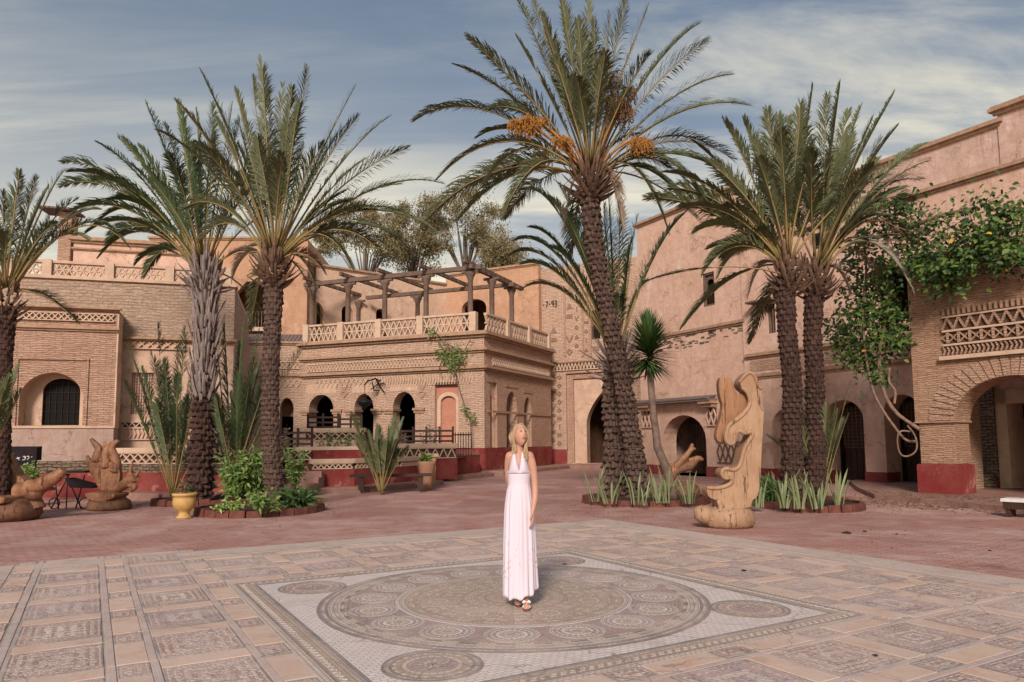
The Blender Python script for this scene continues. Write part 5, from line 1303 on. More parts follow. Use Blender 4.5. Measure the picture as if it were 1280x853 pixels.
# background trees beyond the roof
M['euc'] = m_leaf('eucalyptus_leaf', (.13,.125,.07), (.17,.145,.075), (.36,.27,.12))
M['euc_bark'] = m_simple('grey_bark', (.2,.17,.14), .9, .4, 4)
def bg_tree(label, cx, cy, top, wpx, Y, seed, n=1500):
    rd = random.Random(seed); c = at(cx, cy, Y); b = Vector((c.x, c.y, 0)); root = empty('eucalyptus_tree', b, 0, label, 'tree', 'trees behind the roof terrace')
    s = Y/F_PX; hw = wpx*s/2; tz = at(cx, top, Y).z; q = MB(); cl = []
    q.tube([Vector((0,0,0)), Vector((.2,0,c.z*.6)), Vector((.1,0,c.z))], [.35,.28,.18], 8, 0)
    for i in range(16):
        a = rd.uniform(0, 2*pi); e = Vector((cos(a)*hw*rd.uniform(.3,.95), sin(a)*hw*.8*rd.uniform(.3,.9), c.z + (tz-c.z)*rd.uniform(-.3,.95)))
        m = Vector((e.x*.5, e.y*.4, c.z*.88+e.z*.08)); q.tube([Vector((.1,0,c.z*.8)), m, e], [.09,.05,.015], 5, 0); cl.append(e)
        for j in range(3): cl.append(e + Vector((rd.gauss(0,.7), rd.gauss(0,.7), rd.gauss(0,.5))))
    q.build('trunk', M['euc_bark'], root)
    q = MB()
    for e in cl:
        rr = rd.uniform(.5, 1.0)
        for i in range(n//len(cl)*2):
            p = e + Vector((rd.gauss(0,1), rd.gauss(0,1), rd.gauss(0,.7)))*rr*.55
            d = Vector((rd.gauss(0,1), rd.gauss(0,1), rd.gauss(-.5,.8))).normalized(); wv = d.orthogonal().normalized()*.05; k = len(q.v)
            q.v += [p-wv, p+wv, p+d*rd.uniform(.2,.36)]; q.face((k,k+1,k+2))
    q.build('crown', M['euc'], root)
bg_tree('wide grey-green tree behind the left half of the pergola', 455, 312, 268, 115, 58, 1, 4800)
bg_tree('lighter yellowish tree rising highest behind the pergola', 580, 296, 246, 100, 60, 2, 4000)
bg_tree('low round tree behind the middle of the pergola', 515, 312, 272, 110, 62, 3, 4000)
bg_tree('small tree top between the pergola and the gate tower', 632, 325, 308, 50, 55, 4, 2500)

# planted beds
M['soil'] = m_simple('dark_soil', (.06,.04,.03), .95, .4, 8, bump=.03)
M['bedrim'] = m_simple('dark_red_bed_rim', (.17,.06,.045), .9, .5, 5, c2=(.08,.035,.03), bump=.03)
def bed(label, cx, cy, rx, ry, h=.16, n=26):
    root = empty('planting_bed', (cx, cy, 0), 0, label, 'flower bed', 'round planting beds')
    q = MB(); k = 40; rd = random.Random(int(cx*10))
    q.v.append(Vector((0,0,h*.75))); 
    for i in range(k): q.v.append(Vector((cos(2*pi*i/k)*rx*.93, sin(2*pi*i/k)*ry*.93, h*.6)))
    for i in range(k): q.face((0, 1+i, 1+(i+1)%k))
    q.build('soil', M['soil'], root)
    for i in range(n):
        a0, a1 = 2*pi*i/n+.01, 2*pi*(i+1)/n-.01; hh = h*rd.uniform(.85,1.12); q = MB(); ro, ri = 1+rd.uniform(-.012,.012), .9
        p = [(cos(a)*rx*r, sin(a)*ry*r) for a in (a0, a1) for r in (ri, ro)]
        q.v += [Vector((*p[0],0)),Vector((*p[1],0)),Vector((*p[3],0)),Vector((*p[2],0)),Vector((*p[0],hh)),Vector((p[1][0]*.985,p[1][1]*.985,hh)),Vector((p[3][0]*.985,p[3][1]*.985,hh)),Vector((*p[2],hh))]
        for f in ((0,1,5,4),(1,2,6,5),(2,3,7,6),(3,0,4,7),(4,5,6,7)): q.face(f)
        q.build('rim_stone', M['bedrim'], root)
bed('round bed of bushy plants round the straight left palm', -5.75, 16.6, 1.42, 1.45)
bed('half hidden bed round the shaggy palm behind the yellow pot', -8.2, 18.9, 1.15, .95)
bed('oval bed under the leaning palm and yucca', 3.35, 18.35, 1.62, 1.5)
bed('round bed under the twin palms right of the carved figure', 6.75, 16.7, 1.15, 1.45)
M['green'] = m_leaf('bright_leaf', (.06,.13,.03), (.1,.17,.04), (.2,.28,.07))
M['green_dark'] = m_leaf('deep_green_leaf', (.03,.075,.025), (.05,.1,.03), (.09,.15,.04))
M['green_lime'] = m_leaf('lime_leaf', (.16,.26,.05), (.2,.3,.07), (.3,.38,.12))
M['snake'] = m_leaf('variegated_blade', (.09,.15,.06), (.17,.22,.1), (.3,.31,.17))
def shrub(label, x, y, z, r, h, n, ls, mat, seed, name='shrub', cat='shrub', group=None, narrow=.35):
    rd = random.Random(seed); root = empty(name, (x, y, z), 0, label, cat, group); q = MB(); tips = []
    for i in range(max(6, n//60)):
        a = rd.uniform(0, 2*pi); e = Vector((cos(a)*r*rd.uniform(.1,.9), sin(a)*r*rd.uniform(.1,.9), h*rd.uniform(.45,1))); q.tube([Vector((e.x*.15, e.y*.15, 0)), Vector((e.x*.5, e.y*.5, e.z*.6)), e], .012, 4, 0); tips.append(e)
    q.build('stem', M['bark'], root); q = MB()
    for i in range(n):
        e = rd.choice(tips); t = rd.uniform(.35, 1.05); p = Vector((e.x*t, e.y*t, e.z*t)) + Vector((rd.gauss(0,.1), rd.gauss(0,.1), rd.gauss(0,.08)))*min(1.3, r)
        d = Vector((rd.gauss(0,1)+e.x, rd.gauss(0,1)+e.y, rd.gauss(.4,.7))).normalized(); wv = d.cross(Vector((rd.gauss(0,1),rd.gauss(0,1),rd.gauss(0,1)))).normalized()*ls*narrow*.5
        L_ = ls*rd.uniform(.6,1.2); m = p+d*L_*.5; e2 = p+d*L_-Zv*L_*.2; k = len(q.v); q.v += [p, m+wv, e2, m-wv]; q.face((k,k+1,k+2)); q.face((k,k+2,k+3))
    q.build('foliage', mat, root); return root
def blade_mesh(h, w_, curve, seed):
    q = MB(); rd = random.Random(seed)
    for i in range(6):
        t = i/5; ww = w_*(.6+.7*t-.2*t*t)*(1-t**5) ; x = curve*h*t*t; z = h*t*(1-.15*curve*t)
        q.v += [Vector((x, -ww/2, z)), Vector((x+.01, 0, z-.0)), Vector((x, ww/2, z))]
        if i: k = len(q.v)-6; q.face((k,k+1,k+4,k+3)); q.face((k+1,k+2,k+5,k+4))
    return q.mesh('leaf', M['snake'])
BL = [blade_mesh(h, w_, c_, i) for i, (h, w_, c_) in enumerate([(.55,.06,.1),(.7,.055,.2),(.42,.07,.35),(.62,.05,.05)])]
def snake(label, x, y, z, n, sc, seed, mat=None):
    rd = random.Random(seed); root = empty('snake_plant', (x, y, z), 0, label, 'snake plant', 'variegated snake plants in the beds')
    for i in range(n):
        o = bpy.data.objects.new('leaf', BL[rd.randrange(4)]); COL.objects.link(o); o.parent = root; a = rd.uniform(0, 2*pi); r = rd.uniform(0,.16)
        o.location = (cos(a)*r, sin(a)*r, 0); o.rotation_euler = (rd.uniform(-.15,.15), rd.uniform(0,.3), a); o.scale = (sc, sc, sc*rd.uniform(.8,1.25))
def G0(px, py, z=0.0): p = gnd(px, py, z); return p.x, p.y
for i, (px_, py_, n, sc, lab) in enumerate([(745,626,12,1.1,'dense snake plant clump at the left end of the oval bed'),(762,629,11,1.0,'snake plant clump just left of the pale palm trunk foot'),(795,630,6,1.15,'tall narrow snake plant in front of the leaning trunk'),
      (805,631,5,.85,'short snake plant beside the tall narrow one'),(824,628,13,1.2,'broad pale snake plant at the foot of the yucca'),(833,628,10,1.1,'snake plant touching the yucca trunk'),(862,629,13,1.05,'spreading snake plant at the right end of the oval bed'),
      (948,633,9,1.0,'snake plant at the left end of the right bed'),(980,634,12,1.15,'pale snake plant in front of the left twin trunk'),(1000,635,10,1.2,'tall snake plant between the twin trunks'),(1022,635,11,1.15,'snake plant in front of the right twin trunk'),(1047,633,11,1.1,'snake plant at the right end of the right bed')]):
    x, y = G0(px_, py_, .12); snake(lab, x, y, .1, n, sc, 50+i)
x, y = G0(965, 628, .12); shrub('dark green grassy tuft at the foot of the left twin trunk', x, y, .1, .45, .5, 260, .4, M['green_dark'], 3, narrow=.14)
x, y = G0(300, 628, .12); shrub('big bright papyrus-like bush left of the straight palm', x, y, .1, .75, 1.25, 1500, .2, M['green'], 4)
x, y = G0(325, 618, .12); shrub('darker bush behind the straight palm foot', x, y, .1, .6, 1.1, 900, .18, M['green_dark'], 5)
x, y = G0(366, 618, .12); shrub('light wispy bush right of the straight palm', x, y, .1, .4, 1.45, 500, .15, M['green'], 6)
x, y = G0(375, 634, .12); shrub('broad dark leafed agave at the right rim of the left bed', x, y, .1, .42, .45, 150, .42, M['green_dark'], 7, narrow=.2)
x, y = G0(285, 640, .12); shrub('lime ground plant at the front rim of the left bed', x, y, .1, .5, .22, 420, .1, M['green_lime'], 8, narrow=.5)
x, y = G0(330, 641, .12); shrub('small spiky plant in front of the straight palm', x, y, .1, .4, .5, 300, .16, M['green'], 9)
x, y = G0(215, 618, .0); shrub('low dark tuft at the foot of the young palm', x, y, .1, .35, .45, 260, .22, M['green_dark'], 10)
x, y = G0(478, 604, .0); shrub('grey dry grass tuft under the small palm', x, y, .05, .4, .5, 300, .2, M['frond_pale'], 11, narrow=.2)
for i, (px_, yy, zz, lab) in enumerate([(430,26.4,1.0,'small shrub growing behind the zigzag planter band'),(500,27.6,1.4,'bare reddish shrub on the upper terrace wall'),(355,24.5,1.3,'purplish bare shrub left of the crossed lattice'),(410,27.5,1.5,'sparse shrub in front of the second gallery arch'),(540,29.5,1.5,'low shrub before the rose niche')]):
    p = at(px_, 550, yy); shrub(lab, p.x, yy, .9, .5, zz*.9, 260, .12, M['green'] if i in (0,3) else M['frond_dry'], 20+i, narrow=.4)
# ---------------------------------------------------------------- carved figure
M['carved'] = m_simple('carved_pale_wood', (.42,.27,.17), .65, .45, 2.2, .3, c2=(.3,.17,.1), bump=.008, bs=5)
M['carved_dark'] = m_simple('carved_red_wood', (.35,.185,.1), .6, .45, 2.5, .3, c2=(.25,.12,.06), bump=.008, bs=5)
M['root_wood'] = m_simple('polished_root_wood', (.36,.18,.095), .5, .49, 3.5, .35, c2=(.19,.08,.04), bump=.02, bs=7)
M['root_dark'] = m_simple('dark_root_wood', (.24,.115,.065), .6, .49, 4, .3, c2=(.1,.05,.03), bump=.03, bs=6)
def bevel(o, wd, seg=3):
    m = o.modifiers.new('Bevel', 'BEVEL'); m.width = wd; m.segments = seg; m.limit_method = 'ANGLE'; m.angle_limit = radians(35); m.harden_normals = False
    for p in o.data.polygons: p.use_smooth = True
    return o
YS = 12.95
def PS(lst, ox=860, oy=440, s=3.554, Y=YS, o=None):
    r = []
    for x, y in lst: p = at(ox+x/s, oy+y/s, Y); r.append((p.x-o.x, p.z-o.z))
    return r
def smooth2(pts, it=2):
    for _ in range(it):
        q = []
        for i in range(len(pts)):
            a, b = pts[i], pts[(i+1)%len(pts)]; q += [(a[0]*.75+b[0]*.25, a[1]*.75+b[1]*.25), (a[0]*.25+b[0]*.75, a[1]*.25+b[1]*.75)]
        pts = q
    return pts
ob = at(911, 655, YS); ob = Vector((ob.x, YS, 0))
sc = empty('carved_sculpture', ob, 0, 'tall abstract carved wooden figure with curling ridges on a rounded block', 'sculpture')
body = [(215,135),(238,103),(262,88),(285,108),(297,150),(308,160),(318,175),(312,215),(320,262),(316,340),(308,480),(303,590),(292,640),(268,655),(262,690),(180,690),(140,700),(118,690),(120,655),(78,645),(66,600),(110,604),(160,592),(184,572),(172,552),(146,562),(130,535),(150,512),(190,524),(213,500),(224,440),(262,378),(262,352),(238,364),(212,345),(196,360),(196,400),(175,416),(150,400),(158,340),(180,318),(218,290),(256,250),(262,215),(248,182),(222,162)]
bo = smooth2(PS(body, o=ob)[::-1], 2)
def ccw(p): return p if sum(p[i][0]*p[(i+1)%len(p)][1]-p[(i+1)%len(p)][0]*p[i][1] for i in range(len(p))) > 0 else p[::-1]
q = MB(); q.poly_xz(ccw(bo), [], -.2, .2); bevel(q.build('body', M['carved'], sc), .085, 5)
pl_ = [(130,118),(155,113),(182,112),(198,160),(214,190),(245,186),(264,210),(256,250),(218,292),(178,322),(160,345),(152,400),(136,404),(120,388),(122,350),(138,300),(146,262),(150,235),(136,200)]
q = MB(); q.poly_xz(ccw(smooth2(PS(pl_, o=ob), 2)), [], -.08, .1); bevel(q.build('dark_wing', M['carved_dark'], sc), .035)
def ridge(pts, r):
    p2 = PS(pts, o=ob); P = [Vector((x, -.195, z)) for x, z in p2]
    for _ in range(2):
        n_ = [P[0]]
        for i in range(len(P)-1): n_ += [P[i]*.75+P[i+1]*.25, P[i]*.25+P[i+1]*.75]
        P = n_ + [P[-1]]
    q = MB(); q.tube(P, [r*(.6+.4*min(1, min(i, len(P)-1-i)/4)) for i in range(len(P))], 8); q.build('ridge', M['carved'], sc)
ridge([(213,140),(238,106),(262,94),(284,116),(292,150),(306,168),(314,160)], .035)
ridge([(222,160),(248,180),(262,213),(254,252),(216,292),(172,322),(158,345),(152,392),(172,412),(194,400),(196,362),(214,347),(238,366),(262,352),(272,364),(262,385),(232,430),(220,500),(192,526),(150,514),(134,534),(148,562),(176,554),(186,572),(162,592),(112,604),(70,600)], .04)
ridge([(312,170),(304,195),(304,235),(316,262)], .03)
ridge([(120,655),(135,690),(118,715),(90,745)], .05)
q = MB(); cxs = at(912, 660, YS).x-ob.x
q.lathe([(.0,0),(.36,0),(.43,.06),(.46,.16),(.44,.26),(.38,.33),(.26,.37),(.22,.42),(.2,.5),(.24,.56),(0,.56)], (cxs, 0, 0), 28)
for i, v in enumerate(q.v): q.v[i] = Vector((v.x, v.y*.85, v.z*(1+.05*mnoise.noise(v*3)))) + Vector((.03*mnoise.noise(v*2.3), 0, 0))
bs = q.build('base_block', M['carved'], sc)
q = MB(); a_ = at(870, 640, YS)-ob; q.tube([Vector((-.34,0,.2)), Vector((-.52,-.02,.28)), Vector((a_.x-.0, -.02, .36))], [.2,.15,.05], 10); q.build('base_spur', M['carved'], sc)

def grain(m, dark, sc_=(5,5,.7)):     # long cracks and grain following the trunk, dirt at the foot
    t = NT.__new__(NT); t.m = M[m]; t.t = M[m].node_tree; t.b = t.t.nodes['Principled BSDF']; t.c = t.n('ShaderNodeTexCoord'); t.h = t.b.inputs['Normal'].links[0].from_socket if t.b.inputs['Normal'].links else None
    src = t.b.inputs['Base Color'].links[0].from_socket; o = t.src()
    g_ = t.noise(t.map(o, sc_), 2.6, 9, .75, .6); c = t.mix(t.math('MULTIPLY', t.rng(g_, .46, .68), .75), src, dark)
    k = t.rng(t.noise(t.map(o, (9,9,.6), loc=(3,1,0)), 1.7, 6, .7, .8), .6, .63); c = t.mix(t.math('MULTIPLY', k, .8), c, tuple(x*.35 for x in dark))
    t.l(c, t.b.inputs['Base Color']); t.bump(g_, .03, .8); t.bump(t.math('SUBTRACT', 1.0, k), .02, .9)
for m, d in (('carved', (.3,.17,.1)), ('carved_dark', (.22,.1,.05))): grain(m, d)
for m, d in (('root_wood', (.13,.055,.03)), ('root_dark', (.07,.03,.02))): grain(m, d, (3,3,2.2))
# ---------------------------------------------------------------- root-wood benches at the left
def limb(root, pts, rad, mat='root_wood', name='limb', seg=10):
    q = MB(); P = [Vector(p) for p in pts]; rr = list(rad)
    for _ in range(2):
        n_, m_ = [P[0]], [rr[0]]
        for i in range(len(P)-1): n_ += [P[i]*.75+P[i+1]*.25, P[i]*.25+P[i+1]*.75]; m_ += [rr[i]*.75+rr[i+1]*.25, rr[i]*.25+rr[i+1]*.75]
        P = n_ + [P[-1]]; rr = m_ + [rr[-1]]
    rr = [r*(1+.12*mnoise.noise(p*5)) for r, p in zip(rr, P)]
    q.tube(P, rr, 14, 0, jit=.13); return q.build(name, M[mat], root)
Yh = 17.6; hb = at(142, 634, Yh); hb = Vector((hb.x, Yh, 0))
hs = empty('root_seat', hb, 0, 'carved root chair with upright branching fingers like a raised hand', 'chair', 'carved root-wood seats')
def H(x, y, dy=0.0, s=5.818, ox=0, oy=540): p = at(ox+x/s, oy+y/s, Yh+dy); return p-hb
q = MB()      # scooped back of the seat
prof = [(720,425),(700,380),(668,320),(640,260),(608,222),(632,190),(655,205),(690,195),(735,215),(760,240),(800,215),(850,220),(872,290),(870,360),(850,410),(800,432)]
p2 = [(H(x,y).x, H(x,y).z) for x, y in prof]; q.poly_xz(ccw(smooth2(p2, 1)), [], .0, .14); bevel(q.build('seat_back', M['root_wood'], hs), .05)
for pts, rad in (([(700,215),(712,160),(722,120),(690,85),(662,52)], (.11,.1,.08,.07,.045)), ([(770,260),(768,180),(782,120),(760,95)], (.12,.1,.08,.06)), ([(835,290),(850,220),(822,160),(810,110),(862,62)], (.12,.12,.1,.07,.05)), ([(742,210),(760,150),(800,90),(850,70)], (.08,.07,.06,.04)), ([(652,225),(640,190),(634,172)], (.07,.05,.03)), ([(690,200),(680,180),(676,170)], (.06,.04,.03)), ([(820,160),(790,110),(772,95)], (.06,.06,.04))):
    limb(hs, [H(x,y,.05) for x,y in pts], rad)
limb(hs, [H(850,415,-.1),H(905,385,-.2),H(950,350,-.25),H(990,330,-.3)], (.12,.12,.13,.1)); limb(hs, [H(950,350,-.2),H(950,290,-.2),H(952,260,-.2),H(965,225,-.2)], (.07,.05,.035,.015)); limb(hs, [H(975,335,-.28),H(1000,300,-.28),H(1012,285,-.28)], (.05,.03,.015)); limb(hs, [H(930,350,-.2),H(935,310,-.2),H(925,300,-.2)], (.05,.03,.015)); limb(hs, [H(940,380,-.25),H(985,400,-.3),H(950,430,-.3)], (.09,.07,.05))
q = MB(); q.poly_xz(ccw(smooth2([(H(x,y).x, H(x,y).z) for x, y in [(708,428),(860,436),(930,440),(915,470),(860,490),(770,492),(720,470)]], 1)), [], -.55, .1); bevel(q.build('seat', M['root_wood'], hs), .04)
q = MB(); q.lathe([(0,0),(.44,0),(.5,.06),(.46,.2),(.3,.32),(0,.32)], (H(820,540).x, -.15, 0), 18); q.build('base_block', M['root_dark'], hs)
# big root bench at the edge
Yb = 15.4; bb = at(20, 645, Yb); bb = Vector((bb.x, Yb, 0))
rb = empty('root_seat', bb, 0, 'big carved root armchair cut by the left edge, its arm reaching right', 'chair', 'carved root-wood seats')
def Hb(x, y, dy=0.0): p = at(x/5.818, 540+y/5.818, Yb+dy); return p-bb
q = MB(); q.poly_xz(ccw(smooth2([(Hb(x,y).x, Hb(x,y).z) for x, y in [(-220,470),(-240,250),(-150,120),(-60,90),(10,120),(40,190),(75,250),(110,310),(165,340),(185,380),(170,430),(80,450),(20,460)]], 2)), [], .0, .3); bevel(q.build('seat_back', M['root_wood'], rb), .08)
limb(rb, [Hb(150,440,-.1),Hb(220,410,-.2),Hb(300,385,-.25),Hb(380,345,-.3),Hb(430,310,-.3),Hb(462,275,-.3)], (.2,.17,.15,.13,.11,.08)); limb(rb, [Hb(215,440,-.15),Hb(260,450,-.2),Hb(300,420,-.2),Hb(350,410,-.2),Hb(400,415,-.2)], (.15,.16,.09,.05,.03), 'root_dark')
limb(rb, [Hb(230,450,-.1),Hb(255,500,-.1),Hb(270,560,-.1)], (.13,.14,.17), 'root_dark')
q = MB(); q.poly_xz(ccw([(Hb(x,y).x, Hb(x,y).z) for x, y in [(20,455),(215,452),(225,470),(215,498),(60,505),(20,480)]]), [], -.8, .0); bevel(q.build('seat', M['root_wood'], rb), .03)
q = MB(); q.lathe([(0,0),(.62,0),(.74,.12),(.7,.3),(.52,.44),(0,.46)], (Hb(70,560).x, -.2, 0), 22)
for i, v in enumerate(q.v): q.v[i] = v*(1+.08*mnoise.noise(v*2.5)); q.v[i].z = max(0, q.v[i].z)
q.build('base_block', M['root_dark'], rb)
# antler-shaped driftwood behind the oval bed
Yd = 19.6; db = Vector((at(848, 600, Yd).x, Yd, 0))
dw = empty('root_seat', db, 0, 'small forked driftwood seat with raised arms before the dark arch by the yucca', 'chair', 'carved root-wood seats')
def Hd(x, y): return at(770+x/9.477, 560+y/9.477, Yd)-db
limb(dw, [Hd(620,400),Hd(680,270),(Hd(700,220)),Hd(790,140),Hd(850,70),Hd(890,20),Hd(905,-50)], (.16,.14,.1,.09,.08,.07,.04)); limb(dw, [Hd(690,230),Hd(650,205),Hd(625,195)], (.07,.06,.03)); limb(dw, [Hd(880,20),Hd(925,10),Hd(935,0)], (.07,.05,.03)); limb(dw, [Hd(860,150),Hd(920,140),Hd(980,125),Hd(1035,140)], (.06,.08,.09,.03))
limb(dw, [Hd(700,270),Hd(800,240),Hd(900,200),Hd(960,140)], (.1,.13,.11,.07), 'root_dark')
q = MB(); q.lathe([(0,0),(.5,0),(.55,.1),(.5,.3),(.34,.42),(0,.45)], (Hd(760,400).x, 0, 0), 16); q.build('base_block', M['root_dark'], dw)

# ---------------------------------------------------------------- pots
M['pot_yellow'] = m_simple('yellow_glazed_pot', (.52,.33,.12), .55, .4, 7, .3, c2=(.38,.22,.08), bump=.005)
M['terracotta'] = m_simple('aged_terracotta', (.36,.19,.11), .85, .5, 5, c2=(.24,.14,.1), bump=.01)
px_, py_ = G0(230, 648); pot = empty('footed_pot', (px_, py_, 0), 0, 'small yellow footed bowl pot standing on the red paving', 'pot')
q = MB(); q.lathe([(0,0),(.16,0),(.17,.03),(.12,.06),(.1,.12),(.13,.16),(.21,.22),(.235,.32),(.23,.4),(.215,.46),(.245,.47),(.25,.52),(.22,.53),(.2,.45),(0,.44)], (0,0,0), 32); q.build('bowl', M['pot_yellow'], pot)
s0 = shrub('few thin spiky shoots growing in the yellow pot', px_, py_, .44, .14, .28, 26, .22, M['green_dark'], 77, 'pot_plant', 'plant', narrow=.12)
ux, uy = G0(533, 613); ur = empty('terracotta_urn', (ux, uy, 0), 0, 'tall terracotta urn tapering to its foot, in front of the square pillar', 'urn')
q = MB(); q.lathe([(0,0),(.2,0),(.2,.04),(.17,.1),(.19,.3),(.24,.55),(.29,.78),(.31,.88),(.3,.93),(.26,.93),(.24,.85),(0,.84)], (0,0,0), 28); q.build('body', M['terracotta'], ur)
shrub('green tuft growing in the tall terracotta urn', ux, uy, .84, .2, .34, 160, .26, M['green'], 78, 'pot_plant', 'plant', narrow=.16)
pc = at(535, 585, 24.6); pr_ = empty('square_pillar', (pc.x, 24.6, 0), radians(12), 'short square plastered pillar with a flat cap behind the urn', 'pillar')
box(pr_, 'shaft', -.24, .24, -.2, .2, .1, 1.05, M['plaster_orange'], .02); box(pr_, 'cap', -.32, .32, -.27, .27, 1.053, 1.16, M['trim'], .02)
# wooden rails, iron gate and bench on the terrace
def rail(label, p0, p1, Y, n, h0=1.0):
    a, b = at(*p0, Y), at(*p1, Y); root = empty('timber_railing', (a.x, a.y, 0), 0, label, 'railing', 'dark timber railings on the terrace'); Ln = b.x-a.x; z1 = a.z
    q = MB(); q.box(0, Ln, -.03, .03, z1-.08, z1); q.box(0, Ln, -.03, .03, z1-.3, z1-.22); q.box(0, Ln, -.025, .025, z1-.5, z1-.42)
    for o in range(3): pass
    q.build('rail', M['wood_dark'], root)
    for i in range(n):
        x = Ln*i/(n-1); box(root, 'post', x-.04, x+.04, -.045, .045, h0, z1+.14, M['wood_dark'])
rail('dark timber railing in front of the second gallery arch', (385,521), (423,521), 31.5, 3, 1.3); rail('dark timber railing between the second and third gallery arches', (425,523), (452,523), 31.5, 3, 1.3)
rail('long dark timber railing under the rose niche', (500,538), (566,538), 29.8, 5); rail('dark timber railing right of the left straight palm', (355,540), (390,540), 27, 3, .9)
q0 = at(566, 543, 29.6); q1 = at(589, 543, 29.6); ig = empty('iron_gate', (q0.x, 29.6, 0), 0, 'black iron bar gate beside the gallery corner', 'gate'); Ln = q1.x-q0.x
q = MB(); q.box(0, Ln, -.02, .02, q0.z-.05, q0.z); q.box(0, Ln, -.02, .02, q0.z-.62, q0.z-.57); q.build('frame', M['iron'], ig)
for i in range(8): q = MB(); q.box(Ln*i/7-.015, Ln*i/7+.015, -.015, .015, .95, q0.z+.08); q.build('bar', M['iron'], ig)
bc_ = at(489, 590, 22.4); bn = empty('stone_bench', (bc_.x, 22.4, 0), radians(8), 'dark slab bench behind the small palm, against the red wall', 'bench')
box(bn, 'seat', -1.25, 1.25, -.2, .2, .5, .58, M['wood_dark'], .015)
for x in (-.9, .9): box(bn, 'leg', x-.08, x+.08, -.15, .15, .1, .498, M['wood_dark'])
# lantern on its bracket
lp = FC.w(XC(476, 480), -.05, 0); lz = at(476, 478, 34).z
ln = empty('wall_lantern', (lp.x, lp.y, lz), 0, 'wrought iron lantern hanging from a dark scrolled bracket between two arches', 'lantern')
q = MB(); q.tube([Vector((0,.3,-.3)),Vector((0,.1,.25)),Vector((-.2,-.3,.35)),Vector((-.5,-.7,.2)),Vector((-.6,-.9,0))], .04, 6); q.tube([Vector((0,.2,-.2)),Vector((-.25,-.3,-.25)),Vector((-.3,-.6,.15))], .035, 6)
for i in range(6): q.tube([Vector((-.1,-.1,.1)), Vector((R.uniform(-.45,.3), R.uniform(-.4,0), R.uniform(-.4,.4)))], .03, 5)
q.build('bracket', M['iron'], ln)
q = MB(); q.tube([Vector((-.6,-.9,0)), Vector((-.6,-.9,-.75))], .015, 5); q.build('chain', M['iron'], ln)
q = MB(); q.lathe([(.02,-.6),(.15,-.72),(.36,-.82),(.36,-.88),(.26,-1.02),(.1,-1.1),(.02,-1.25)], (-.6,-.9,0), 10); q.build('lamp_body', M['iron'], ln)
# awning stall with white lettering, iron trestle table
Ya = 19.0; a0, a1 = at(-14, 560, Ya), at(48, 560, Ya)
aw_ = empty('awning', (a0.x, Ya, 0), 0, 'black cloth awning with white hand lettering over the left house base', 'awning')
M['cloth'] = m_simple('black_canvas', (.018,.012,.014), .8, .4, 5, bump=.01); M['white_paint'] = m_simple('white_lettering', (.7,.68,.66), .6, .2, 9, bump=0); M['valance'] = m_simple('dark_blue_valance', (.012,.014,.03), .85, .4, 5)
Ln = a1.x-a0.x; zt = a0.z; zb = at(0, 576, Ya).z; zv = at(0, 583, Ya).z
q = MB(); q.v += [Vector(v) for v in [(0,.15,zt+.03),(Ln,.15,zt+.03),(Ln-.03,-.02,zt-.02),(0,-.02,zt-.02),(0,-.02,zb),(Ln-.03,-.02,zb),(Ln,.15,zb),(0,.15,zt-.05),(Ln,.15,zt-.05)]]
q.face((3,2,1,0)); q.face((4,5,2,3)); q.face((5,6,1,2)); q.build('canopy', M['cloth'], aw_)
q = MB(); q.sheet(lambda u, v: (u*(Ln-.1), .01*sin(u*60), zb-.002-(zb-zv)*v*(.8+.2*abs(sin(u*18)))), 60, 1); q.build('valance', M['valance'], aw_)
def aw(x, y): p = at(x/17.07, 550+y/17.07, Ya-.03); return Vector((p.x-a0.x, p.y-Ya, p.z))
for st in ([(135,395),(128,415),(150,420),(160,410)], [(175,350),(170,400),(185,415),(200,400),(205,360)], [(205,360),(205,410),(225,415)], [(245,345),(235,400),(250,415)], [(255,390),(275,370),(262,405),(300,410)], [(290,375),(280,395),(300,412),(330,400)],
           [(350,400),(390,400),(430,375)], [(375,370),(400,415),(415,435)], [(490,370),(515,350),(545,365),(548,395),(520,425),(480,432)], [(520,375),(535,385)], [(575,355),(610,350),(622,375),(605,405),(575,420)], [(665,368),(690,366)], [(255,300),(275,290),(295,300)]):
    q = MB(); q.tube([aw(*p) for p in st], .011, 5); q.build('letter', M['white_paint'], aw_)
for x in (0.05, Ln-.05): q = MB(); q.tube([Vector((x,0,0)), Vector((x,0,zb))], .03, 6); q.build('post', M['iron'], aw_)
sh = at(33, 592, 18.6); shrub('lime green potted bush under the black awning', sh.x, 18.6, .55, .38, .5, 500, .13, M['green_lime'], 80)
q = MB(); q.lathe([(0,0),(.22,0),(.3,.5),(.32,.56),(.26,.56),(0,.5)], (0,0,0), 20); tag(q.build('terracotta_pot', M['terracotta'], None, (sh.x, 18.6, 0)), 'plain terracotta pot holding the lime bush under the awning', 'pot')
Yt = 17.9; t0, t1 = at(66, 590, Yt), at(113, 590, Yt); tb = empty('iron_table', (t0.x, Yt, 0), 0, 'black iron folding table with small wheels between the two left root chairs', 'table'); Ln = t1.x-t0.x; zt = t0.z
q = MB(); q.box(0, Ln, -.25, .25, zt-.02, zt+.02); q.build('top', M['iron'], tb)
q = MB(); q.v += [Vector(v) for v in [(Ln*.45,-.2,zt-.15),(Ln*1.25,-.2,zt-.35),(Ln*1.15,-.2,zt-.4),(Ln*.6,-.2,zt-.38)]]; q.face((3,2,1,0)); q.v += [v+Vector((0,.4,0)) for v in q.v[:4]]; q.face((4,5,6,7)); q.face((0,1,5,4)); q.face((3,7,6,2)[::-1]); q.build('sling', M['cloth'], tb)
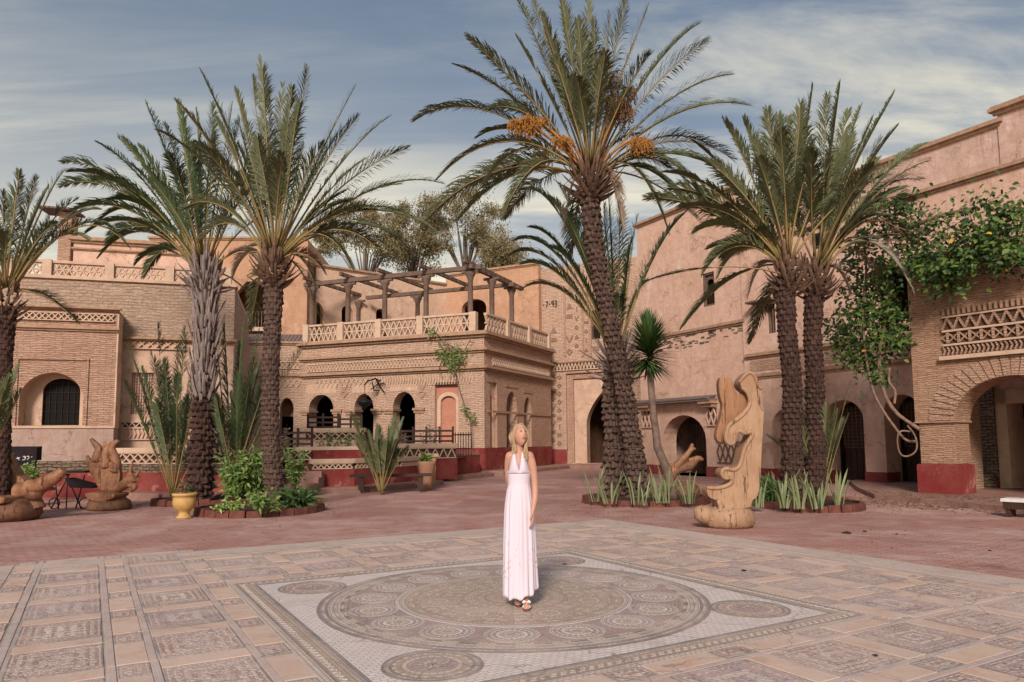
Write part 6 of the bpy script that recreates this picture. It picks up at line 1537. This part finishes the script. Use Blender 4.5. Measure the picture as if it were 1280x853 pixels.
for a, b in (((.1,0),(.55,.95)),((.9,0),(.45,.95)),((.5,-.02),(.5,.95)),((.3,0),(.15,.95)),((.75,.0),(.95,.9))): q = MB(); q.tube([Vector((a[0]*Ln,-.15,max(0,a[1]*zt))), Vector((b[0]*Ln,-.15,b[1]*zt))], .016, 6); q.build('leg', M['iron'], tb)
for x in (.18, .98):
    q = MB(); q.tube([Vector((x*Ln+.13*cos(2*pi*i/20), -.15, .14+.13*sin(2*pi*i/20))) for i in range(21)], .014, 5, cap=False); q.build('wheel', M['iron'], tb)
for i, (px_, py_, L_) in enumerate([(1058,665,.13),(1081,663,.09),(1121,666,.05),(1094,820,.035),(1237,686,.05),(706,706,.05),(930,714,.06)]):
    x, y = G0(px_, py_, .03); q = MB(); q.poly_xz([(-L_/2,0),(L_/2,.003),(L_/2,L_*.12),(0,L_*.28),(-L_/2,L_*.15)], [], -L_*.3, L_*.3)
    tag(q.build('dry_leaf' if L_ < .1 else 'dark_stone', M['soil'], None, (x, y, .002 if i in (0,1,2,4) else .032), (0,0,R.random()*3)),
        ['dark flat stone, larger of two lying on the red paving', 'dark stone just right of the flat one on the red paving', 'tiny dark leaf right of the two stones', 'curled dark leaf on a mosaic panel at the lower right', 'small dark leaf far right on the red paving', 'dark leaf on the far edge medallion right of the woman', 'dark leaf on a pale slab below the carved figure'][i], 'stone' if L_ > .1 else 'leaf')
ll = MB()
for i in range(1500):
    u, v = R.random(), R.gauss(0, .45); x = 7.6 + u*3.2 + v*.5; y = 19.2 - u*4.6 + v + R.uniform(-.3,.6)
    z = .123 if False else 0.004
    if R.random() < .35: x += R.uniform(.6, 1.9); y += R.uniform(.2, 1.2); z = .126 if x > 9.6 else .004
    a = R.uniform(0, 2*pi); s = R.uniform(.02, .055); k = len(ll.v); c_, s_ = cos(a)*s, sin(a)*s
    ll.v += [Vector((x-c_, y-s_, z)), Vector((x+s_*.4, y-c_*.4, z+.012)), Vector((x+c_, y+s_, z+.004)), Vector((x-s_*.4, y+c_*.4, z+.01))]; ll.face((k,k+1,k+2)); ll.face((k,k+2,k+3))
for (bx, by, br) in ((-5.75,16.6,1.5),(3.35,18.35,1.7),(6.75,16.7,1.3),(-8.2,18.9,1.2),(1,14.5,5),(-4,14.5,5),(6,13.5,4)):
    for i in range(150):
        a0 = R.uniform(0, 2*pi); rr = br*(1.05+abs(R.gauss(0,.35))); x, y = bx+cos(a0)*rr, by+sin(a0)*rr
        if y < 13.2 - abs(x)*.55: continue
        a = R.uniform(0, 2*pi); s = R.uniform(.012, .04); z = .004; k = len(ll.v); c_, s_ = cos(a)*s, sin(a)*s
        ll.v += [Vector((x-c_, y-s_, z)), Vector((x+s_*.4, y-c_*.4, z+.01)), Vector((x+c_, y+s_, z+.004)), Vector((x-s_*.4, y+c_*.4, z+.008))]; ll.face((k,k+1,k+2)); ll.face((k,k+2,k+3))
tag(ll.build('leaf_litter', m_leaf('fallen_leaf', (.1,.06,.035), (.2,.14,.06), (.3,.22,.08))), 'scattered dry leaves on the red paving and along the portico kerb', 'leaf litter', kind='stuff')
be = gnd(1278, 648); q = MB()
eb = empty('edge_bench', (be.x+.25, be.y, 0), radians(-50), 'dark bench end with a white top just entering at the right edge', 'bench')
box(eb, 'seat', -.5, .9, -.22, .22, .3, .36, M['white_paint'], .01); box(eb, 'side', -.47, .87, -.2, .2, .16, .298, M['wood_dark']); 
for x in (-.4, .8): box(eb, 'leg', x-.04, x+.04, -.18, .18, 0, .159, M['wood_dark'])

# ---------------------------------------------------------------- climbing plant on the right house and portico
vr = empty('climbing_vine', FP.w(-1.2, .6, 0), FP.a, 'large-leaved climber spilling over the portico top and down past the dark loggia', 'climber')
M['vine_leaf'] = m_leaf('glossy_climber_leaf', (.045,.1,.02), (.07,.13,.03), (.15,.2,.04)); M['vine_dark'] = m_leaf('deep_climber_leaf', (.02,.06,.018), (.035,.08,.02), (.07,.13,.03)); M['vine_yellow'] = m_leaf('yellowing_leaf', (.45,.3,.04), (.4,.2,.05))
vo = FP.w(-1.2, .6, 0); vinv = Matrix.Rotation(-FP.a, 4, 'Z')
def V_(px, py, Y): return vinv @ (at(px, py, Y)-vo)
def leafs(name, clusters, mat, ls, seed):
    rd = random.Random(seed); q = MB()
    for (px, py, Y, r, n) in clusters:
        c = V_(px, py, Y); rr = r*Y/F_PX
        for i in range(n):
            p = c + Vector((rd.gauss(0,1)*rr*.5, rd.gauss(0,1)*.22, rd.gauss(0,1)*rr*.42)); d = Vector((rd.gauss(0,1), rd.gauss(-.6,.6), rd.gauss(-.2,.8))).normalized()
            up = Vector((rd.gauss(0,.5), -1, rd.gauss(.6,.5))); wv = d.cross(up).normalized(); L_ = ls*rd.uniform(.6,1.25); w_ = wv*L_*.27
            k = len(q.v); m1 = p+d*L_*.35; m2 = p+d*L_*.75; e = p+d*L_ - Zv*L_*.12; dip = up.normalized()*L_*.06
            q.v += [p, m1+w_+dip, m2+w_*.8+dip, e, m2-w_*.8+dip, m1-w_+dip, m1, m2]; q.face((k,k+1,k+6)); q.face((k+1,k+2,k+7,k+6)); q.face((k+2,k+3,k+7)); q.face((k+3,k+4,k+7)); q.face((k+4,k+5,k+6,k+7)); q.face((k+5,k,k+6))
    return q.build(name, mat, vr)
top = [(1235,300,16.9,38,150),(1262,275,16.6,34,110),(1275,320,16.5,34,130),(1205,325,17.3,34,130),(1180,345,17.8,34,130),(1150,330,18.4,28,70),(1160,300,18.2,30,60),(1190,285,17.6,34,60),(1135,285,18.7,32,80),(1105,270,19.3,34,70),(1130,262,18.8,22,45),(1085,295,19.7,28,60),(1120,318,19,30,60),(1230,255,17,26,30),(1068,330,20,22,40)]
top = [(a,b,c,d*1.05,int(n*2.0)) for a,b,c,d,n in top]; leafs('foliage', top, M['vine_dark'], .15, 1); leafs('foliage', [(a,b-3,c-.1,d*.9,int(n*.5)) for a,b,c,d,n in top], M['vine_leaf'], .16, 2)
dn = [(1070,400,20.2,30,150),(1095,380,20,34,180),(1105,420,19.8,32,190),(1060,435,20.4,26,120),(1085,450,20.1,26,110),(1115,400,19.5,24,110),(1125,430,19.3,16,60),(1100,470,19.8,16,50),(1075,360,20.2,24,90),(1105,345,19.7,30,120),(1050,415,20.5,20,70)]
dn = [(a,b,c,d,int(n*1.7)) for a,b,c,d,n in dn]; leafs('foliage', dn, M['vine_dark'], .14, 3); leafs('foliage', [(a,b-2,c-.15,d*.9,int(n*.45)) for a,b,c,d,n in dn], M['vine_leaf'], .15, 4)
leafs('foliage', [(1225,305,16.8,40,7),(1085,438,20,20,4),(1215,335,17,26,3)], M['vine_yellow'], .14, 5)
def stem(pts, r):
    q = MB(); P = [V_(*p) for p in pts]; 
    for _ in range(2):
        n_ = [P[0]]
        for i in range(len(P)-1): n_ += [P[i]*.75+P[i+1]*.25, P[i]*.25+P[i+1]*.75]
        P = n_+[P[-1]]
    q.tube(P, [r*(1+.15*mnoise.noise(p*4)) for p in P], 8); q.build('stem', M['vine_stem'], vr)
M['vine_stem'] = m_simple('pale_vine_stem', (.26,.17,.125), .85, .5, 7, c2=(.13,.08,.06), bump=.01)
stem([(1080,305,20,),(1084,340,20),(1078,380,20),(1080,430,19.9),(1088,480,19.7),(1098,505,19.5),(1115,530,19.3),(1132,552,19.1),(1146,552,18.9)], .034)
stem([(1105,330,19.8),(1112,360,19.7),(1108,400,19.6),(1098,440,19.6),(1100,470,19.6),(1106,495,19.5),(1118,515,19.3),(1134,527,19.0),(1150,537,18.8)], .05)
stem([(1118,505,19.3),(1120,488,19.4),(1110,478,19.5),(1112,460,19.5)], .035); stem([(1092,445,19.6),(1108,440,19.5),(1113,420,19.5),(1104,408,19.6)], .04)
stem([(1140,540,18.8),(1124,538,18.9),(1121,550,18.9),(1124,568,18.9),(1134,572,18.8),(1147,564,18.7),(1145,545,18.7),(1134,532,18.8)], .022)
stem([(1050,330,20.5),(1080,300,20),(1130,290,19),(1170,270,18.2),(1215,262,17.4)], .05); stem([(1150,330,18.6),(1190,310,17.8),(1230,290,17),(1275,270,16.4)], .04)
for i in range(26):
    x = R.uniform(1090,1275); y = 300 - (x-1090)*.12 + R.uniform(-5,50); stem([(x,y,18.8-(x-1100)*.012),(x+R.uniform(-22,22),y-R.uniform(6,26),18.6-(x-1100)*.012),(x+R.uniform(-40,40),y-R.uniform(10,45),18.5-(x-1100)*.012)], .014)
# climber hanging on the gallery corner
cv = empty('climbing_vine', FC.w(-1.2, -.1, 0), 0, 'thin half-bare creeper hanging down the gallery front near the corner', 'climber'); co = FC.w(-1.2, -.1, 0)
def K(px, py): 
    x, z = FC.px(px, py, -.35); return FC.w(x, -.35, z)-co
q = MB()
for st in ([(540,412),(560,430),(568,455),(572,480),(580,505),(588,525),(590,560)],[(545,420),(556,440),(548,465)],[(560,430),(575,440),(578,450)],[(590,420),(580,440),(572,462)]): q.tube([K(*p) for p in st], .025, 5)
q.build('stem', M['bark'], cv); q = MB()
for (x_, y_, r, n) in ((538,415,8,40),(560,440,14,120),(572,448,12,110),(566,458,10,60),(583,512,5,30),(590,522,6,40),(552,447,8,30)):
    for i in range(n):
        p = K(x_+R.gauss(0,r*.5), y_+R.gauss(0,r*.5)); d = Vector((R.gauss(0,1),R.gauss(-.5,.6),R.gauss(-.3,.8))).normalized()*.16; wv = d.cross(Vector((R.gauss(0,1),1,R.gauss(0,1)))).normalized()*.045; k = len(q.v)
        q.v += [p, p+d*.5+wv, p+d, p+d*.5-wv]; q.face((k,k+1,k+2)); q.face((k,k+2,k+3))
q.build('foliage', M['green'], cv)
# ---------------------------------------------------------------- the woman
M['skin'] = m_simple('warm_skin', (.5,.27,.19), .5, .15, 9, .35, c2=(.44,.22,.15), bump=0)
M['skin'].node_tree.nodes['Principled BSDF'].inputs['Subsurface Weight'].default_value = .12
M['skin'].node_tree.nodes['Principled BSDF'].inputs['Subsurface Radius'].default_value = (.02, .008, .004)
def m_dress():
    t = NT('white_cotton', .8, .15); o = t.src(); sp = t.n('ShaderNodeSeparateXYZ'); t.l(o, sp.inputs[0])
    v = t.voro(t.src('UV'), 42, 'F1', .6); dots = t.math('LESS_THAN', v.outputs['Distance'], .3)
    band = t.math('MULTIPLY', t.rng(sp.outputs[2], .2, .3), t.rng(sp.outputs[2], .66, .5))
    side = t.rng(t.noise(t.map(t.src('UV'), (3,.6,1)), 2.0, 2), .42, .52)
    f = t.math('MULTIPLY', dots, t.math('MULTIPLY', band, side))
    c = t.mix(t.math('MULTIPLY', f, .6), (.66,.58,.66), (.36,.22,.23))  # eyelet dots tinted for skin and painted shadow behind the lace
    t.bump(t.noise(t.map(o, (60,60,6)), 2, 3), .004, .4)
    return t.col(c)
M['dress'] = m_dress(); M['hair'] = m_wood('blonde_hair', (.62,.45,.29), (.42,.27,.15), (9,9,.6), .45, 9, .4)
M['shoe'] = m_simple('white_leather', (.72,.64,.66), .5, .1, 8, .4, bump=0); M['lip'] = m_simple('lips', (.42,.12,.1), .4, .1, 8, .4, bump=0)
M['eye_white'] = m_simple('eye_white', (.34,.3,.29), .35, .05, 8, .5, bump=0); M['iris'] = m_simple('iris', (.05,.07,.08), .2, .1, 8, .5, bump=0); M['brow'] = m_simple('brow', (.25,.15,.09), .7, .1, 8, bump=0)
PX, PY, PZ0 = .06, 6.86, .034
pe = empty('person', (PX, PY, PZ0), 0, 'woman in long white halter dress and white sandals standing on the mosaic', 'person')
q = MB()
def limbt(pts, rad, seg=14, sq=None):
    P = [Vector(p) for p in pts]; rr = list(rad)
    for _ in range(2):
        n_, m_ = [P[0]], [rr[0]]
        for i in range(len(P)-1): n_ += [P[i]*.75+P[i+1]*.25, P[i]*.25+P[i+1]*.75]; m_ += [rr[i]*.75+rr[i+1]*.25, rr[i]*.25+rr[i+1]*.75]
        P = n_ + [P[-1]]; rr = m_ + [rr[-1]]
    k = len(q.v); q.tube(P, rr, seg)
    if sq:
        for i in range(k, len(q.v)): q.v[i].y *= sq
    # rounded ends
    for c, r in ((P[0], rr[0]), (P[-1], rr[-1])):
        k = len(q.v); q.lathe([(r*.98*sin(pi*j/8)+1e-5, -r*.98*cos(pi*j/8)) for j in range(9)], c, 12)
        if sq:
            for i in range(k, len(q.v)): q.v[i].y = q.v[i].y*sq
limbt([(-.005,.01,.86),(0,.01,.98),(0,.0,1.1),(.0,.0,1.2),(.0,.0,1.3),(.0,.0,1.36)], (.115,.115,.088,.105,.112,.085), 20, .8)
limbt([(-.095,.02,1.375),(0,.01,1.385),(.105,.0,1.372)], (.045,.05,.05), 12)
limbt([(.0,.012,1.36),(.003,.005,1.44),(.008,-.004,1.51)], (.055,.044,.042), 14)
limbt([(.105,.0,1.372),(.134,-.005,1.3),(.15,-.005,1.2),(.16,-.01,1.1),(.158,-.05,.98),(.13,-.115,.865)], (.047,.043,.037,.033,.031,.021), 14)
limbt([(-.095,.02,1.375),(-.11,.05,1.3),(-.11,.1,1.12),(-.03,.16,1.0)], (.045,.042,.034,.026), 12)
# left hand, hanging relaxed with slightly curled fingers
wr = Vector((.13,-.115,.865)); k_ = len(q.v); q.tube([wr, wr+Vector((-.004,-.008,-.04)), wr+Vector((-.006,-.012,-.085))], [.021,.03,.028], 12)
for i in range(k_, len(q.v)): q.v[i].x = wr.x + (q.v[i].x-wr.x)*.72
for j, (dy, L_) in enumerate(((-.027,.062),(-.009,.072),(.009,.067),(.026,.052))):
    b0 = wr + Vector((-.006, -.012+dy, -.08)); q.tube([b0, b0+Vector((-.006,-.003,-L_*.45)), b0+Vector((-.018,-.004,-L_*.8)), b0+Vector((-.03,-.002,-L_))], [.0095,.009,.008,.0055], 8)
b0 = wr + Vector((-.008,-.03,-.02)); q.tube([b0, b0+Vector((-.014,-.026,-.03)), b0+Vector((-.018,-.03,-.055))], [.012,.01,.007], 8)
# legs below the hem and feet
for x, y, fz in ((-.02,.06,0),(.055,-.12,0)):
    limbt([(x*.6,.01,.8),(x*.9,y*.5,.45),(x,y+.01,.3),(x,y+.015,.1)], (.085,.055,.05,.029), 14)
    q.tube([Vector((x,y+.045,.05)), Vector((x,y+.0,.055)), Vector((x+.004,y-.07,.036)), Vector((x+.006,y-.13,.024))], [.03,.032,.034,.026], 12)
    for j in range(5):
        xx = x-.026+j*.0125; q.tube([Vector((xx+.004,y-.12,.022)), Vector((xx+.006,y-.155+abs(j-1.2)*.006,.019))], [.0085,.0065], 7)
# head
HC = Vector((.012,-.012,1.57)); HR = Euler((radians(-20), radians(4), radians(27))).to_matrix()
def headp(u, v):      # u: angle round (0 = back), v: 0 bottom..1 top
    th = 2*pi*u; ph = pi*v; x, y, z = sin(th)*sin(ph), -cos(th+pi)*-1*sin(ph), -cos(ph)
    y = -cos(th)*sin(ph)*-1
    X_, Y_, Z_ = x*.07, y*.088, z*.108
    if z < 0: X_ *= 1-.38*(-z)**1.6; Y_ = Y_*(1-.12*(-z)) - .014*(-z)
    fr_ = max(0, -y)
    def g(cx, cz, sx, sz): return math.exp(-((X_-cx)/sx)**2-((Z_-cz)/sz)**2)
    Y_ -= fr_*( .022*g(0,-.018,.010,.014) + .010*g(0,.008,.008,.024) + .007*g(0,-.052,.018,.008) + .008*g(0,-.088,.02,.014) + .005*g(0,.034,.05,.012))
    Y_ += fr_*( .009*g(-.028,.012,.013,.011) + .009*g(.028,.012,.013,.011) + .004*g(0,-.066,.02,.006))
    Y_ -= fr_*.004*(g(-.036,-.02,.016,.016)+g(.036,-.02,.016,.016))
    return Vector((X_, Y_, Z_))
q.sheet(lambda u, v: HC + HR @ headp(u, v), 48, 36, closeu=True)
for sx in (-1, 1): 
    k = len(q.v); q.lathe([(1e-4,-.026),(.011,-.016),(.014,0),(.013,.014),(1e-4,.026)], (0,0,0), 10)
    for i in range(k, len(q.v)): v = q.v[i]; q.v[i] = HC + HR @ Vector((sx*.069+v.x*.45, .004+v.y*1.1, -.004+v.z))
bo_ = q.build('body', M['skin'], pe)
md_ = bo_.modifiers.new('Remesh', 'REMESH'); md_.mode = 'VOXEL'; md_.voxel_size = .0055; md_.use_smooth_shade = True
ms_ = bo_.modifiers.new('Smooth', 'SMOOTH'); ms_.factor = .5; ms_.iterations = 2
def hp(x, z, lift=0.0):  # surface point on the face
    best = None
    y = -.088*sqrt(max(.02, 1-(x/.07)**2-(z/.108)**2)) - lift; return HC + HR @ Vector((x, y, z))
for sx in (-1, 1):
    q = MB(); q.lathe([(1e-4,-.0085),(.0075,-.0055),(.012,0),(.0075,.0055),(1e-4,.0085)], (0,0,0), 12); e = q.build('eye', M['eye_white'], pe); e.location = hp(sx*.028, .012, -.0125); e.rotation_euler = HR.to_euler()
    q = MB(); q.lathe([(1e-4,-.0085),(.0085,0),(1e-4,.0085)], (0,0,0), 10); e = q.build('iris', M['iris'], pe); e.location = hp(sx*.028+.002, .014, -.0005)
    q = MB(); q.tube([hp(sx*.014,.03,.002), hp(sx*.03,.036,.002), hp(sx*.045,.03,.001)], [.002,.0026,.0015], 6); q.build('eyebrow', M['brow'], pe)
    q = MB(); q.tube([hp(sx*.016,.013,.0), hp(sx*.028,.021,-.0005), hp(sx*.041,.015,-.001)], [.0012,.002,.0015], 6); q.build('eyelash', M['brow'], pe)
q = MB(); q.tube([hp(-.021,-.052,.003), hp(-.008,-.0485,.0075), hp(0,-.05,.0075), hp(.008,-.0485,.0075), hp(.021,-.052,.003)], [.0015,.0042,.0038,.0042,.0015], 8); q.tube([hp(-.019,-.054,.003), hp(0,-.0595,.0085), hp(.019,-.054,.003)], [.0015,.0052,.0015], 8); q.build('lips', M['lip'], pe)
# hair: cap and long strands down to the collar bones
q = MB(); rd = random.Random(5)
def cap(u, v):
    p = headp(u, .42+.58*v); s = 1.07+.02*mnoise.noise(Vector((u*30, v*2, 0)))
    if p.y < 0 and p.z < .062: p = Vector((p.x, max(p.y, -.02), p.z)); 
    return HC + HR @ Vector((p.x*s*1.04, p.y*s+.004, p.z*s+.004))
q.sheet(cap, 48, 20, closeu=True)
for i in range(360):
    sx = -1 if i % 2 else 1; t0_ = rd.uniform(-.055, .085); back = (t0_+.055)/.14
    a = HR @ Vector((sx*.006, t0_-.01, .112-.35*t0_*t0_*8)); b = HR @ Vector((sx*(.07+rd.uniform(0,.01)), t0_*.95+.012, .045)); c = HR @ Vector((sx*(.078+rd.uniform(-.004,.01)), t0_*.7+.02, -.03))
    dn = rd.uniform(.11,.2) + (.04 if sx > 0 else -.01); 
    P0, P1, P2 = HC+a, HC+b, HC+c; xx = sx*(.066+rd.uniform(-.02,.012)) + (.0 if sx < 0 else -.006)
    P3 = Vector((HC.x+xx*(.95), HC.y + (.0+t0_*.7) + rd.uniform(-.012,.012) - (.018 if sx > 0 else 0), HC.z-.1)); P4 = Vector((HC.x+xx*(1.0)+rd.uniform(-.01,.01), P3.y-.012-.02*(1-back), HC.z-dn))
    P = [P0,P1,P2,P3,P4]
    for _ in range(2):
        n_ = [P[0]]
        for j in range(len(P)-1): n_ += [P[j]*.75+P[j+1]*.25, P[j]*.25+P[j+1]*.75]
        P = n_+[P[-1]]
    q.tube(P, [rd.uniform(.0025,.005)]*(len(P)-3)+[.003,.002,.0008], 5, 0)
for i in range(90):
    x = rd.uniform(-.06,.06); q.tube([HC+HR@Vector((x*.4,.05,.1)), HC+HR@Vector((x,.098,.02)), HC+Vector((x*1.05,.092,-.08)), HC+Vector((x*1.1,.085,-.19+rd.uniform(0,.03)))], [.007,.007,.006,.002], 5, 0)
q.build('hair', M['hair'], pe)
# dress
def lv(t):     # profile: (z, cx, rx, ry, fold)
    K_ = [(1.235,-.0,.117,.1,0),(1.2,.0,.112,.098,0),(1.15,-.002,.106,.092,.004),(1.12,-.002,.104,.09,.006),(1.05,-.004,.122,.1,.02),(.9,-.004,.142,.115,.055),(.6,-.004,.155,.14,.075),(.3,-.002,.163,.16,.09),(.135,.0,.168,.175,.1)]
    x = t*(len(K_)-1); i = min(int(x), len(K_)-2); f = x-i; return [a*(1-f)+b*f for a, b in zip(K_[i], K_[i+1])]
def skirt(u, v):
    z, cx, rx, ry, fo = lv(v); th = 2*pi*u
    w_ = 1 + fo*(.45+1.3*abs(mnoise.noise(Vector((cos(th)*1.6, sin(th)*1.6, v*1.1)))))*(.6*sin(9*th+1.2+.8*sin(v*3)) + .6*sin(17*th+v*2.2) + .3*sin(4*th+.5))
    drop = -.035*v*v*(-cos(th) if False else (sin(th-2.2)))
    zz = z + (drop + .012*sin(9*th) )*(1 if v > .6 else v/.6*.2) 
    zz -= .05*max(0, v-.5)*max(0, sin(th)*-.0 + -sin(th))   # front hangs a little lower
    return Vector((cx + cos(th)*rx*w_, sin(th)*ry*w_ - .02*v, zz))
q = MB(); q.sheet(skirt, 160, 70, closeu=True)
for i, f in enumerate(q.f): 
    vs = f; nU = 160; a = (i % nU); b = i // nU; q.uv[i] = ((a/nU*.95, b/70*1.15), ((a+1)/nU*.95, b/70*1.15), ((a+1)/nU*.95, (b+1)/70*1.15), (a/nU*.95, (b+1)/70*1.15))
dr_ = q.build('dress', M['dress'], pe)
so_ = dr_.modifiers.new('Solidify', 'SOLIDIFY'); so_.thickness = .004
q = MB()
def pan(sx):
    t0_, t1_ = ((-.062,-.045,1.41), (-.044,-.05,1.42)) if sx < 0 else ((.03,-.052,1.42), (.048,-.045,1.41))
    def f(u, v):
        x0 = (-.112 + u*.116) if sx < 0 else (-.004 + u*.116)
        y0 = -.1*sqrt(max(.02, 1-(x0/.117)**2)) - .006
        b = Vector(t0_).lerp(Vector(t1_), u); w2 = v**1.15
        p = Vector((x0*(1-w2)+b.x*w2, y0*(1-v)+b.y*v, 1.215*(1-v)+b.z*v))
        p.y -= .05*sin(pi*min(1, v*1.0))**.8*(.35+.65*sin(pi*u))*(1-.35*v); return p
    return f
for sx in (-1, 1): q.sheet(pan(sx), 14, 18)
pb = q.build('bodice', M['dress'], pe); s2 = pb.modifiers.new('Solidify', 'SOLIDIFY'); s2.thickness = .005
for z in (1.165, 1.145, 1.122):
    q = MB(); q.tube([Vector((-.002+cos(2*pi*i/40)*.109, sin(2*pi*i/40)*.095, z)) for i in range(41)], .0055, 6, cap=False); q.build('waist_gather', M['dress'], pe)
for x, y in ((-.02,.06),(.055,-.12)):
    q = MB(); k = 20; P = []
    for i in range(k):
        a = 2*pi*i/k; P.append((x+.004+cos(a)*.037*(1-.12*sin(a)), y-.05+sin(a)*.118))
    n = len(q.v); q.v += [Vector((a, b, .0)) for a, b in P] + [Vector((a, b, .014)) for a, b in P]; q.face([n+i for i in reversed(range(k))]); q.face([n+k+i for i in range(k)])
    for i in range(k): q.face((n+i, n+(i+1)%k, n+k+(i+1)%k, n+k+i))
    q.build('sandal_sole', M['root_dark'], pe)
    q = MB()
    for s in (-1, 1):
        q.tube([Vector((x+.004-s*.036,y-.075,.02)), Vector((x+.004,y-.085,.064)), Vector((x+.004+s*.036,y-.1,.02))], [.012,.014,.012], 6); q.tube([Vector((x+.004,y-.092,.068)), Vector((x+.004+s*.025,y-.1,.074)), Vector((x+.004+s*.04,y-.1,.062))], [.008,.016,.01], 6)
    q.tube([Vector((x-.03,y+.03,.03)), Vector((x,y+.052,.06)), Vector((x+.03,y+.03,.03))], .005, 5); q.build('sandal_strap', M['shoe'], pe)
pe.scale = (.93, .95, 1)
